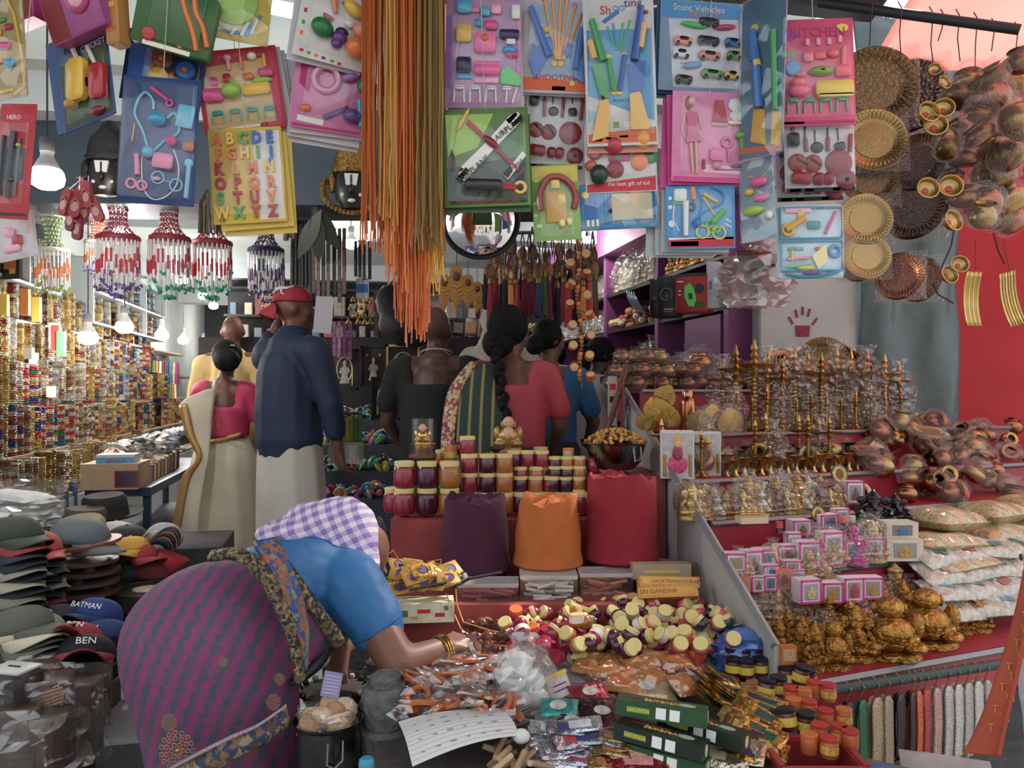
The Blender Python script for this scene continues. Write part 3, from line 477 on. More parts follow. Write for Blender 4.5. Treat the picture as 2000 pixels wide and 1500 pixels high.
def emb_me():
    def f():
        b = B()
        for r_ in (.52, .3): b.tube([(r_ * math.cos(a), r_ * math.sin(a), .016) for a in [i * math.pi / 16 for i in range(32)]], .014, 5, closed=True)
        for i in range(20): b.ball((.42 * math.cos(i * math.pi / 10), .42 * math.sin(i * math.pi / 10), .016), (.035, .035, .014), 6)
        b.tube([(-.14, .1, .016), (-.02, .14, .016), (0, .04, .016), (-.06, .0, .016), (.02, -.06, .016), (-.02, -.16, .016), (-.14, -.12, .016)], .02, 5)
        b.tube([(0, 0, .016), (.1, .02, .016), (.16, -.08, .016)], .02, 5)
        return b.me()
    return memo('emb', f)
HB = 'brass ware hanging at the stall'
def hang_plate(label, px, py, r, Y, mat=BR, yaw=0, pitch=0, wrap=True, cat='plate'):
    t = T('thali_plate', label, cat, P(px, py, Y), (R(90 + pitch), 0, R(yaw)), HB, s=r / F * Y)
    ob('dish', plate_me(), mat, t); ob('rim_ribs', ribs_me(), mat, t); ob('embossing', emb_me(), mat, t)
    if wrap: ob('plastic_wrap', memo('pw', lambda: B().box((0, 0, .05), (2.15, 2.1, .16), top=.85).me()), WRAP, t)
    return t
hang_plate('largest ribbed brass plate at the top of the hanging brass', 1706, 172, 78, 3.1, DBR, -14)
hang_plate('second ribbed brass plate below the largest', 1706, 274, 62, 3.06, BR, -10, -8)
hang_plate('third brass plate half hidden between two others', 1698, 350, 54, 3.08, DBR, -10, -10)
hang_plate('fourth scalloped brass plate level with the tool case', 1690, 428, 50, 3.02, BR2, -8, -8)
hang_plate('lowest round brass plate with ribbed rim', 1692, 500, 46, 3.0, BR2, -6, -10)
hang_plate('brass plate peeping out behind the lowest one', 1672, 516, 36, 3.06, DBR, -6, -10)
hang_plate('shiny copper plate wrapped in film beside the grey tarpaulin', 1757, 540, 46, 3.0, M('c07a4e', .22, 1.), -44, -4)
hang_plate('plain copper plate behind the shiny wrapped one', 1796, 546, 44, 3.08, CU, -52, -4)
hang_plate('dark copper plate edge-on beside the second brass plate', 1792, 318, 56, 3.2, M('6a4436', .35, 1.), -48, -6)
hang_plate('dark copper plate edge-on beside the fourth brass plate', 1790, 410, 62, 3.2, M('7a4a38', .33, 1.), -50, -14)
hang_plate('copper plate edge-on at the top behind the largest plate', 1775, 190, 70, 3.35, M('6a4436', .35, 1.), -40)
LOTA = [(.01, 0), (.45, .0), (.8, .2), (1., .55), (.98, .85), (.8, 1.15), (.6, 1.3), (.58, 1.42), (.78, 1.55), (.82, 1.58), (.74, 1.58), (.52, 1.42), (.5, 1.3)]
def lota_me(k=0):
    return memo(('lota', k), lambda: B().lathe([(r, z * (1, .8, 1.2)[k]) for r, z in LOTA], 22, cap=False).me())
CUP = [(.01, .02), (.4, .0), (.75, .1), (.95, .4), (1., .8), (1.08, .86), (1.0, .88), (.92, .8), (.84, .42), (.5, .16), (.01, .12)]
def pot(px, py, r, Y, label, mat=None, rot=None, wrap=True, kind='pot', group=HB, z0=None, k=0):
    loc = P(px, py, Y); s = r / F * Y
    if z0 is not None: loc.z = z0
    t = T('brass_' + kind if mat not in (CU,) else 'copper_' + kind, label, kind, loc, rot or (0, 0, U(0, 6)), group, s=s)
    if kind in ('pot',):
        ob('body', lota_me(k), mat or BR, t)
    else:
        ob('body', memo('cup', lambda: B().lathe(CUP, 20).me()), mat or BR, t)
    if wrap: ob('plastic_wrap', memo(('cw', (int(px) + k) % 5), lambda: crumple(1.22, 1.22, 2.15, int(px)).me()), WRAP, t)
    return t
PR = random.Random(11)
spots = [(1862, 190, 30), (1892, 165, 32), (1935, 200, 36), (1985, 160, 30), (1905, 225, 26), (1965, 245, 40), (1880, 262, 28), (1925, 262, 30), (1990, 300, 32), (1940, 300, 36), (1882, 310, 30), (1960, 348, 38), (1908, 348, 26), (1985, 390, 34), (1928, 392, 36), (1880, 392, 26), (1955, 425, 28), (1915, 432, 26), (1992, 432, 28), (1862, 345, 22), (1845, 290, 22), (1980, 205, 26), (1852, 265, 20), (1995, 130, 24), (1950, 150, 24)]
for i, (x, y, r) in enumerate(spots):
    pot(x, y + r * .5, r, 3.0 + PR.uniform(-.12, .2), '%s pot in film in the hanging cluster' % ('dark brass', 'bright brass', 'copper', 'brown metal')[i % 4], (DBR, BR, CU, M('8a6238', .3, 1.))[i % 4], (PR.uniform(-1.1, .6), PR.uniform(-.7, .7), 0), True, 'pot', 'wrapped pots hanging in a cluster', k=i % 3)
for x, y, r, lb in ((1806, 226, 20, 'upper small brass bowl with a red sticker'), (1840, 218, 19, 'small brass bowl beside the upper one'), (1806, 374, 20, 'small brass bowl facing out halfway down the cluster'), (1852, 370, 21, 'small brass bowl with red sticker halfway down the cluster'), (1822, 252, 21, 'third small brass bowl of the upper trio'), (1850, 436, 20, 'small brass bowl above the lowest pair'), (1846, 540, 17, 'lowest small brass bowl hanging over the grey tarpaulin'), (1870, 520, 16, 'small brass bowl beside the lowest one'), (1838, 166, 13, 'little brass cup at the top of the cluster'), (1823, 140, 12, 'little brass pot near the canopy')):
    t = pot(x, y, r, 2.86, lb, BR2, (R(78), 0, R(PR.uniform(-20, 20))), False, 'bowl')
    ob('sticker', B().lathe([(.3, .18), (.3, .2)], 14), M('c8452c', .5), t)
# brass rings and strips hanging in front of the red tarpaulin
for k, (x, lb) in enumerate(((1905, 'flat brass blades hanging in a bunch before the red tarpaulin'), (1972, 'bent brass blades with red stickers at the right edge'))):
    t = T('brass_blade_bunch', lb, 'brass ware', P(x, 530, 3.0), (0, R(0 if k == 0 else -14), R(10)))
    for i in range(7 if k == 0 else 6):
        xx = (i - 3) * (.0105 if k == 0 else .014)
        ob('blade', B().grid(lambda u, v: (xx + (u - .5) * .009, math.sin(v * 3.1) * .018 + i * .002, .0 - v * .2), 2, 10).me(), BR if i % 2 else GOLD, t).modifiers.new('t', 'SOLIDIFY').thickness = .003
    ob('wire', B().tube([(0, 0, 0), (0, 0, .12)], .0016, 4), IRON, t)
for k, (x, y0, y1) in enumerate(((1757, 15, 110), (1818, 25, 150), (1870, 30, 120), (1940, 48, 100), (1700, 10, 90), (1985, 55, 120), (1840, 30, 80), (1905, 36, 140))):
    ob('wire_hook', B().tube([P(x - 3, y0 - 12, 3.1), P(x + 4, y0, 3.08), P(x, (y0 + y1) / 2, 3.05), P(x + U(-8, 8), y1, 3.05)], .0022, 5), IRON, label='bent wire hook holding brass ware from the iron pole', cat='hook', group='wire hooks on the awning pole')
for k, (a, b_, c_) in enumerate(((P(1865, 440, 2.95), P(1858, 480, 2.95), P(1838, 525, 2.95)), (P(1940, 455, 2.95), P(1950, 490, 2.95), P(1962, 515, 2.95)), (P(1822, 552, 2.95), P(1832, 575, 2.95), P(1862, 592, 2.95)))):
    ob('black_lace', B().tube([a, b_, c_], .003, 5), M('1c1c1e', .6), label=('short dark cord above the lowest brass bowl', 'short dark cord dangling over the red tarpaulin', 'thin dark cord across the grey tarpaulin')[k], cat='cord')
# bulbs
GLOW = M('fff6ec', .4, emit=190.)
BULB = [(.02, -1.1), (.5, -1.05), (.9, -.8), (1., -.4), (.92, -.05), (.8, .12)]; NECK = [(.8, .12), (.62, .5), (.4, .85), (.36, 1.25), (.2, 1.3)]
def bulb(label, px, py, r, Y, glow=True, up=None, big=False):
    c = P(px, py, Y); s = r / F * Y
    t = T('light_bulb', label, 'light bulb', c, (0, 0, 0), 'bare LED bulbs in the shop', s=s)
    ob('globe', memo('globe', lambda: B().lathe(BULB, 20).me()), GLOW, t); ob('neck', memo('neck', lambda: B().lathe(NECK, 16).me()), M('d4d6d6', .4), t)
    ob('socket', memo('sock', lambda: B().lathe([(.42, 1.2), (.45, 1.9), (.3, 2.1)], 14).me()), M('8a8c8c' if not big else '6c6e70', .5), t)
    zt = up if up else 2.9
    ob('cord', B().tube([(0, 0, 2.0), (0, 0, max(2.3, (zt - c.z) / s))], .06, 5), M('3a3c40', .6), t)
bulb('large lit LED bulb hanging under the pink toy box', 92, 335, 32, 3.2, big=True, up=3.35)
for lb, x, y, r, Y in (('lit bulb inside the red and white bead chandelier', 240, 446, 17, 4.6), ('brightest lit bulb low over the bangle shelves', 172, 652, 19, 5.2), ('lit bulb in front of the grey shelf unit', 243, 632, 17, 6.2), ('lit bulb beside the end of the wall shelves', 316, 650, 13, 7.4), ('lit bulb near the far end of the bangle wall', 358, 661, 10, 8.6), ('small lit bulb above the striped hair of the bald man', 397, 665, 7, 10.5),
                     ('flat lit ceiling bulb between two chandeliers', 355, 541, 13, 7.2), ('lit ceiling bulb right of the green bead tips', 397, 574, 10, 8.6), ('third ceiling bulb in the row receding into the shop', 417, 594, 9, 9.8), ('lit ceiling bulb beside the orange threads', 686, 471, 14, 6.4), ('lit bulb by the pink beam over the shelves', 1148, 464, 10, 6.5), ('far lit bulb seen under the yellow threads', 862, 616, 7, 9.5), ('tiny far bulb below the third ceiling bulb', 455, 637, 7, 12.5), ('tiny far bulb under the hanging fabrics', 662, 612, 8, 9.5), ('tiny far bulb behind the gold wooden masks', 898, 603, 6, 10.), ('lit bulb half hidden by the red tassels', 1050, 518, 7, 8.)):
    bulb(lb, x, y, r, Y)
t = T('tube_light', 'lit tube light between toy cards at the top', 'lamp', P(548, 22, 3.9), (0, R(14), R(-8)))
ob('tube', B().tube([(-.11, 0, 0), (.11, 0, 0)], .022, 12), M('fff8f0', .4, emit=9.), t); ob('end_cap', B().box((-.125, 0, 0), (.03, .05, .05)), M('d0d4d4', .4), t); ob('housing', B().box((0, .03, .03), (.28, .03, .05)), M('c8cccc', .5), t)
# bead chandeliers
def chandelier(label, px, py, Y, s, cr, ct, cn, ring):
    """px, py: the ring; s: ring radius in px"""
    r = s / F * Y; t = T('bead_chandelier', label, 'chandelier', P(px, py, Y), group='bead chandeliers by the bangle wall', s=r)
    b = B(); prof = lambda f: 1. - .6 * math.sin(min(1, f * 2.2) * math.pi / 2) + (.3 * max(0, f - .6) / .4)
    for sg in (-1, 1):
        for i in range(14):
            b.tube([(prof(k / 8) * math.cos(i * .4488 + sg * k * .2244), prof(k / 8) * math.sin(i * .4488 + sg * k * .2244), k / 8 * 2.2) for k in range(9)], .035, 4)
    ob('bead_net', b, M(cn, .3, coat=.4), t); kn = B()
    for k in range(1, 9):
        for i in range(14): kn.ball((prof(k / 8) * math.cos(i * .4488 + k * .2244), prof(k / 8) * math.sin(i * .4488 + k * .2244), k / 8 * 2.2), .06, 6, k=4)
    tag(ob('net_beads', kn, M('dfe2e2', .15, coat=.5), t), kind='stuff')
    ob('ring', B().lathe([(1.0, -.14), (1.07, -.1), (1.09, .05), (1.02, .14), (.9, .1)], 28), M(ring, .6), t)
    ob('top_ring', B().tube([(.7 * math.cos(a), .7 * math.sin(a), 2.2) for a in [i * math.pi / 8 for i in range(16)]], .05, 6, closed=True), M(ring, .6), t)
    ob('cord', B().tube([(0, 0, 2.2), (0, 0, 3.4)], .03, 4), M('9aa0a0', .5), t); w_ = B(); q = B(); g = B()
    for i in range(26):
        a = 2 * math.pi * i / 26; L = 1.5 + 1.0 * abs(math.sin(a * 2.0)); x, y = math.cos(a), math.sin(a); k0 = .45 + .75 * abs(math.sin(a * 2))
        w_.tube([(x, y, -.12), (x, y, -k0)], .045, 5); q.tube([(x, y, -k0), (x, y, -k0 - .7)], .06, 5); w_.tube([(x, y, -k0 - .7), (x, y, -L)], .04, 5)
        if i % 2 == 0:
            for _ in range(4): g.ball((x + U(-.1, .1), y + U(-.1, .1), -L - U(.0, .25)), .085, 6, k=4)
    for z, rr, n_ in ((-2.5, .55, 9), (-2.95, .25, 6)):
        for i in range(n_):
            a = 2 * math.pi * i / n_; w_.tube([(rr * math.cos(a), rr * math.sin(a), -1.2), (rr * math.cos(a), rr * math.sin(a), z)], .03, 4)
            for _ in range(3): g.ball((rr * math.cos(a) + U(-.1, .1), rr * math.sin(a) + U(-.1, .1), z + U(-.1, .1)), .09, 6, k=4)
    tag(ob('crystal_fringe', w_, M('d8dede', .12, coat=.6), t), kind='stuff'); tag(ob('bead_fringe', q, M(cr, .3, coat=.4), t), kind='stuff'); tag(ob('bead_tips', g, M(ct, .25, coat=.5), t), kind='stuff')
chandelier('red and white bead chandelier with purple tips in front of bulb', 231, 466, 4.4, 38, 'b82a3c', '6a4a90', '9c3040', '8e2030')
chandelier('red and white bead chandelier with green tips between two bulbs', 330, 468, 4.5, 38, 'b82a3c', '1c9a7c', '9c3040', '8e2030')
chandelier('red and white bead chandelier with green tips under the dried flowers', 414, 476, 4.7, 36, 'b82a3c', '1c9a7c', '9c3040', '8e2030')
chandelier('purple and white bead chandelier right of the others', 520, 490, 5.0, 33, '4a2c6c', '4a2c6c', '3a2a5c', '3a2a5c')
chandelier('green and orange bead chandelier over the left shelves', 102, 490, 4.5, 30, 'd86a24', '8a9a3c', '6a8a3c', 'd0ccc0')
chandelier('orange and violet bead chandelier behind the leftmost red one', 190, 474, 4.9, 22, 'd86a24', '6a4aa0', 'c86a3c', 'd0ccc0')
# deity masks on the lintel
def mask(label, px, py, Y, h, cm, ct, gold):
    s = h / F * Y; t = T('deity_mask', label, 'mask', P(px, py, Y), (0, 0, R(6)), s=s)
    b = B().lathe([(.02, -.5), (.16, -.48), (.25, -.34), (.27, -.15), (.24, .0), (.22, .12), (.24, .2), (.2, .4), (.1, .5), (.03, .55)], 22, XF(s=(1, .6, 1)))
    ob('head', b, ct, t); ob('crown', B().lathe([(.28, .04), (.3, .1), (.27, .14), (.26, .26), (.22, .38), (.13, .48), (.05, .6), (.01, .62)], 22, XF((0, .0, 0), s=(1, .66, 1))), cm, t)
    ob('brow_mark', B().prism([(-.1, .0), (.1, .0), (.075, -.17), (-.075, -.17)], -.19, -.1), M('e4e4de', .6), t); ob('brow_line', B().box((0, -.195, -.08), (.025, .01, .12)), M('3a2020', .6), t)
    ob('chin_mark', B().ball((0, -.13, -.38), (.06, .03, .03), 10), M('e4e4de', .6), t); ob('nose', B().ball((0, -.17, -.22), (.04, .05, .09), 10), ct, t)
    for sx in (-1, 1): ob('ear_ornament', B().ball((sx * .29, 0, -.1), (.07, .05, .16), 10), cm, t); ob('mark', B().ball((sx * .13, -.14, -.3), (.03, .02, .03), 8), M('d8d8d2', .6), t)
    if gold:
        g = B()
        for i in range(26): g.ball((.42 * math.sin(-1.9 + i * .15) , -.05, -.2 - .35 * math.cos(-1.9 + i * .15)), .05, 8)
        ob('gold_collar', g, cm, t)
BLK = M('141417', .35, n=.2, ns=30)
mask('black deity face mask with white brow mark on the lintel', 207, 320, 4.2, 130, M('1c1c20', .3, n=.3, ns=40, bump=.4, bs=40), BLK, False)
mask('gold-crowned black deity mask on the lintel beside the threads', 688, 345, 4.15, 132, M('8a6420', .3, .9, n=.5, ns=30, bump=.5, bs=40), BLK, True)
# bunch of little sandals
for i, (x, y, a, c_) in enumerate(((128, 395, 20, 'b83a44'), (148, 398, 12, 'c04a50'), (170, 380, -6, 'c8404a'), (187, 408, -24, 'd0505a'), (140, 425, 10, '8a2a40'), (152, 442, 4, 'a03048'), (165, 412, 18, 'b03848'))):
    t = T('key_ring_sandal', 'little pink-red sandal key ring in the bunch under the big bulb', 'key ring', P(x, y, 3.05 + i * .006), (0, R(a), R(U(-25, 25))), 'sandal key rings')
    s_ = .032; b = B(); pr = [(math.cos(k * math.pi / 10) * s_ * .62, (1 if k < 10 else -1) * 0 + math.sin(k * math.pi / 10) * s_ * .62 + (s_ if k <= 10 else -s_)) for k in range(20)]
    ob('sole', b.prism(pr, -.008, .008), M(c_, .5), t); ob('insole_print', B().lathe([(1, .0), (1, .001)], 16, XF((0, -.0085, -.012), s=(s_ * .42, 1, s_ * .6)) @ FACE), M('e8b4a0', .5), t)
    ob('strap', B().tube([(-s_ * .55, -.006, .0), (0, -.016, .018), (s_ * .55, -.006, .0)], .004, 6), M('d8808c', .5), t); ob('loop', B().tube([(0, 0, s_ * 1.5), ((150 - x) / F * 3, 0, .09 + (y - 390) / F * 3)], .0016, 4), M('d88aa0', .5), t)
# tassels on the rail
TC = ['7a1e2c', '22305c', '7a1e2c', 'c8862c', '96283a', '1a1a24', '1e5c3a', 'a02838', 'b03a3a', '1a1a24', '96283a']
def tassel(px, py, Y, h, c_, med, i):
    k = h / F * Y; t = T('tassel_hanging', 'dark wall tassel with medallion on the rail' if med else ('plain %s tassel hanging on the rail' % {'7a1e2c': 'maroon', '22305c': 'navy blue', 'c8862c': 'amber', '1e5c3a': 'green', '96283a': 'crimson', '1a1a24': 'black', 'b03a3a': 'red', 'a02838': 'deep red'}[c_]), 'tassel', P(px, py, Y), (0, 0, U(-1, 1)), 'tassels on the rail', s=(k * .62, k * .62, k))
    ob('loop_cord', B().tube([(0, 0, .9), (-.06, 0, .7), (0, 0, .5), (.06, 0, .7), (0, 0, .9)], .02, 5), M('3a1a20', .7), t)
    if med: ob('medallion', B().lathe([(.15, -.02), (.17, 0), (.15, .02), (.08, .03)], 16, XF((0, 0, .42)) @ FACE), M('6a4a2a', .4, .6), t)
    ob('cap', B().lathe([(.07, .16), (.1, .2), (.09, .3), (.03, .34)], 12), M('7a5c2c', .4, .8), t)
    b = B(); rd = random.Random(i)
    for j in range(12):
        a = j * .52; b.tube([(.05 * math.cos(a), .05 * math.sin(a), .2), (.085 * math.cos(a), .085 * math.sin(a), -.2), (.1 * math.cos(a), .1 * math.sin(a), -.55 - rd.uniform(0, .06))], .03, 5)
    ob('fringe', b, M(c_, .8), t)
ti = 0
for row, (x0, x1, n, y, Y, h) in enumerate(((950, 1165, 22, 562, 4.3, 92), (960, 1160, 18, 540, 4.5, 96), (985, 1150, 14, 572, 4.15, 88))):
    for i in range(n):
        ti += 1; tassel(x0 + (x1 - x0) * i / (n - 1) + U(-3, 3), y + U(-14, 14), Y + U(-.1, .1), h * U(.85, 1.15), TC[(ti * 5 + row) % 11], ti % 2 == 0, ti)
for i, (x, y, s_) in enumerate(((868, 570, 32), (892, 562, 40), (914, 570, 32), (932, 580, 28))):   # gold wooden masks
    t = T('wooden_mask', ('long gold carved wooden mask hanging under the mirror', 'largest gold carved wooden mask under the mirror', 'gold carved wooden mask next to the tassels', 'small brown carved mask next to the tassels')[i], 'mask', P(x, y, 4.3), s=s_ / F * 4.3)
    ob('plaque', B().prism([(-.3, .9), (-.15, 1.05), (.15, 1.05), (.3, .9), (.38, .2), (.3, -.5), (0, -1.15), (-.3, -.5), (-.38, .2)], -.08, .05), M('a87828', .4, .4, n=.4, ns=20), t)
    ob('face', B().ball((0, -.1, .55), (.18, .12, .24), 12), M('5c2c1c', .5), t); b = B()
    for k in range(5): b.tube([(-.26 + k * .03, -.1, .1 - k * .22), (0, -.14, -.02 - k * .22), (.26 - k * .03, -.1, .1 - k * .22)], .035, 5)
    ob('carved_ridges', b, M('c89838', .4, .4), t); ob('hook', B().tube([(0, 0, 1.0), (0, 0, 1.9)], .02, 4), IRON, t)
# garland of beads and little drums
t = T('bead_garland', 'orange bead garland with little drums hanging before the purple shelves', 'garland', P(1128, 470, 3.6)); o0 = P(1128, 470, 3.6); BC = [M('c8641c', .4), M('d8942c', .4), M('8a2420', .4), M('5a6a24', .4)]
for i in range(34):
    p = P(1128 + math.sin(i * .35) * 3 + i * .22, 470 + i * 8.2, 3.6) - o0; ob('bead', memo('gb', lambda: B().ball((0, 0, 0), (1, 1, 1.1), 10).me()), BC[(i * 3) % 4], t, p, s=.0105)
ob('string', B().tube([(0, 0, .35), P(1136, 760, 3.6) - o0], .002, 4), M('8a3420', .6), t)
for i in range(13):
    y = 495 + i * 20; sd_ = -1 if i % 2 else 1; p = P(1130 + i * .6 + sd_ * U(12, 20), y, 3.6) - o0
    d = ob('little_drum', memo('gd', lambda: B().lathe([(.8, -.7), (1, -.6), (.9, 0), (1, .6), (.8, .7)], 14).me()), M(('b4561e', 'a8702c', '9c3a24')[i % 3], .5), t, p, (U(.6, 2), U(-.6, .6), 0), .021)
    ob('drum_skin', memo('gs', lambda: B().lathe([(.86, .7), (.8, .74)], 14).me()), M('d8b878', .6), d)
    ob('tie', B().tube([p, P(1130, y - 10, 3.6) - o0], .0016, 4), M('8a3420', .6), t)
# dotted pink film bag of brown toys
t = T('film_bag', 'crinkled pink-dotted film bag of copper-brown combs by the tool case', 'bag', P(1478, 600, 2.75), s=1.)
ob('bag', crumple(.125, .07, .22, 5, n=18, m=12).me(), film(.22, .2, 1., 14, 'e8b8b4', .2), t)
for i in range(9):
    b = rbox(.06, .012, .1, .02); ob('brown_comb', b, M(('8c4a30', 'a05a38', '6c2c24')[i % 3], .35), t, (U(-.06, .06), U(-.02, .02), .04 + U(0, .05)), (U(-.4, .4), U(-1.2, 1.2), U(-.6, .6)))
ob('dotted_panel', B().ball((.05, -.05, .09), (.05, .02, .04), 14), M('d8c4c0', .5), t); ob('knot', B().lathe([(.05, .18), (.015, .21), (.05, .27)], 12), film(.3, .2, 1., 20, 'e8b8b4', .3), t)
# ---------------------------------------------------------------- the stepped brass stall
SA = R(23); SO = Vector((.70, 2.225, 0)); SU = Vector((math.cos(SA), math.sin(SA), 0)); SD = Vector((-math.sin(SA), math.cos(SA), 0))
def ST(u, d, z=0.): return SO + SU * u + SD * d + Vector((0, 0, z))
def on(px, d, z):
    """point on a tread: picture column px, distance d behind the stall front, height z"""
    k = (px - 1000) / F; a = SO.dot(SD); Y = (d + a) / (SD.y + SD.x * k); return Vector((k * Y, Y, z))
TR = [(0., .69), (.353, .9), (.59, 1.04), (.832, 1.155), (1.114, 1.313), (1.6, 1.5), (1.95, 1.5)]     # (front, height) of the treads
RED = M('a01f30', .4, n=.08, ns=4); SIL = M('85888a', .45, .6)
stall = T('stepped_stall', 'red stepped display stall with silver-edged shelves for brass ware', 'display stall', SO)
for i in range(6):
    d0, z = TR[i]; d1 = TR[i+1][0] + .0; b = B(); pts = [(.345 * d0 + .04, d0), (2.5, d0), (2.5, d1), (.345 * d1 + .04, d1)]
    lo = [SU * u + SD * d + Vector((0, 0, z - .02)) for u, d in pts]; hi = [p + Vector((0, 0, .02)) for p in lo]
    b.add(lo + hi, [(3,2,1,0),(4,5,6,7),(0,1,5,4),(1,2,6,5),(2,3,7,6),(3,0,4,7)]); ob('shelf_board', b, RED, stall)
    zl = TR[i-1][1] if i else .55; b = B(); a0, a1 = SU * (.345 * d0 + .04) + SD * d0, SU * 2.5 + SD * d0
    b.add([a0 + Vector((0, 0, zl)), a1 + Vector((0, 0, zl)), a1 + Vector((0, 0, z - .02)), a0 + Vector((0, 0, z - .02))] + [p + SD * .015 for p in (a0 + Vector((0, 0, zl)), a1 + Vector((0, 0, zl)), a1 + Vector((0, 0, z - .02)), a0 + Vector((0, 0, z - .02)))], [(0,1,2,3),(7,6,5,4),(0,4,5,1),(1,5,6,2),(2,6,7,3),(3,7,4,0)]); ob('riser', b, RED, stall)
    e0, e1 = a0 + Vector((0, 0, z - .012)) - SD * .006, a1 + Vector((0, 0, z - .012)) - SD * .006
    ob('edge_strip', B().tube([e0, e1], .011, 4), SIL, stall)
# slanted divider between the powder table and the stall
def wquad(name, pts, th, mat, parent=None, **kw):
    pts = [Vector(p) for p in pts]; n = (pts[1]-pts[0]).cross(pts[3]-pts[0]).normalized() * th; m = len(pts)
    return ob(name, B().add(pts + [p + n for p in pts], [tuple(range(m)), tuple(range(2*m-1, m-1, -1))] + [(i, i+m, (i+1) % m + m, (i+1) % m) for i in range(m)]), mat, parent, **kw)
pa, pb = P(1216, 757, 3.95), P(1512, 1262, 2.22); dv = T('divider_panel', 'slanted grey divider board with silver edge and red hand print', 'divider', (pa.x, pa.y, 0)); o0 = Vector((pa.x, pa.y, 0))
wquad('board', [pa - o0, pb - o0, Vector((pb.x, pb.y, .55)) - o0, Vector((pa.x, pa.y, .55)) - o0], .02, M('a9a5a4', .6, n=.12, ns=5, bump=.1), dv)
ob('edge_trim', B().tube([pa - o0, pb - o0], .012, 4), SIL, dv)
b = B(); q = P(1222, 815, 3.84) - o0
for dx, dz, a in ((-.05, .05, .4), (-.02, .1, .15), (.02, .12, -.1), (.05, .08, -.4), (0, 0, 0), (-.02, -.06, .3), (.03, -.05, -.2)): b.ball(q + Vector((-.018, -dx, dz - .02)), (.006, .022, .05), 8, None)
ob('red_print', b, M('9c3644', .8), dv)
b = B().box((0, 0, 0), (.012, 1.0, .07)); 
def lampstand(px, d, z, h, mat, label, tier=True, wrap=True, group='brass oil lamps on the stall'):
    p = on(px, d, z); s = h / F * p.y
    t = T('brass_oil_lamp', label, 'oil lamp', p, (0, 0, U(0, 6)), group, s=s)
    def prof():
        pr = [(.01, 0), (.17, 0), (.18, .02), (.13, .06), (.07, .1), (.045, .14), (.06, .16), (.03, .18)]
        for k in range(9): z_ = .2 + k * .045; pr += [(.028, z_), (.045, z_ + .015), (.028, z_ + .03)]
        return pr + [(.05, .63), (.03, .66), (.03, .68)]
    ob('stem', memo('lampst', lambda: B().lathe(prof(), 14).me()), mat, t)
    ob('oil_dish', memo('lampd', lambda: B().lathe([(.02, .67), (.1, .68), (.2, .71), (.215, .725), (.19, .72), (.02, .7)], 20, wob=lambda a, i: 1 + .1 * abs(math.cos(a * 2.5)) ** 6).me()), mat, t)
    ob('finial', memo('lampf', lambda: B().lathe([(.03, .7), (.05, .74), (.025, .78), (.055, .82), (.025, .86), (.04, .89), (.01, 1.)], 12).me()), mat, t)
    if wrap: ob('plastic_wrap', memo(('lw', int(px) % 4), lambda: crumple(.26, .26, 1.08, int(px), n=10, m=8).me()), WRAP, t)
for i, (px, h, w_) in enumerate(((1437, 168, 0), (1473, 176, 0), (1500, 150, 1), (1528, 140, 0), (1552, 155, 1), (1578, 148, 1), (1604, 150, 0), (1634, 158, 1), (1662, 150, 0), (1694, 150, 1), (1728, 142, 0), (1756, 120, 1), (1412, 138, 1), (1516, 120, 0), (1590, 118, 0), (1646, 122, 1), (1545, 100, 0), (1710, 110, 0))):
    nm = ('tallest brass lamp standing unwrapped next to the leaf plates', 'tall unwrapped brass lamp second from the leaf plates')[i] if i < 2 else 'brass oil lamp in the crowded top row'
    lampstand(px, 1.2 + (i % 3) * .09 + (.1 if i > 11 else 0), 1.313, h, (BR, BR2, GOLD)[i % 3], nm, wrap=bool(w_), group='brass lamps in the top row')
for i, px in enumerate((1370, 1385, 1475, 1495, 1512, 1560, 1578, 1600, 1620, 1292)):
    lampstand(px, .9 + (i % 2) * .1, 1.155, 92 + (i * 7) % 22, (BR, BR2)[i % 2], 'short brass lamp on the second shelf', wrap=i % 3 == 1, group='short lamps on the second shelf')
VASE = [(.01, 0), (.3, 0), (.32, .05), (.14, .3), (.1, .55), (.14, .75), (.3, 1.1), (.48, 1.32), (.52, 1.35), (.44, 1.33), (.2, 1.0)]
for i, px in enumerate((1420, 1440, 1535, 1548, 1570, 1588, 1612, 1632, 1655, 1672, 1690, 1458)):
    p = on(px, .92 + (i % 3) * .06, 1.155); t = T('brass_goblet', 'small brass goblet in film on the second shelf', 'goblet', p, (0, 0, 0), 'brass goblets on the second shelf', s=.062 + (i % 3) * .008)
    ob('cup', memo('vase', lambda: B().lathe(VASE, 18).me()), (BR, BR2, DBR)[i % 3], t); ob('plastic_wrap', memo(('vw', i % 3), lambda: crumple(.5, .5, 1.6, i, n=10).me()), WRAP, t)
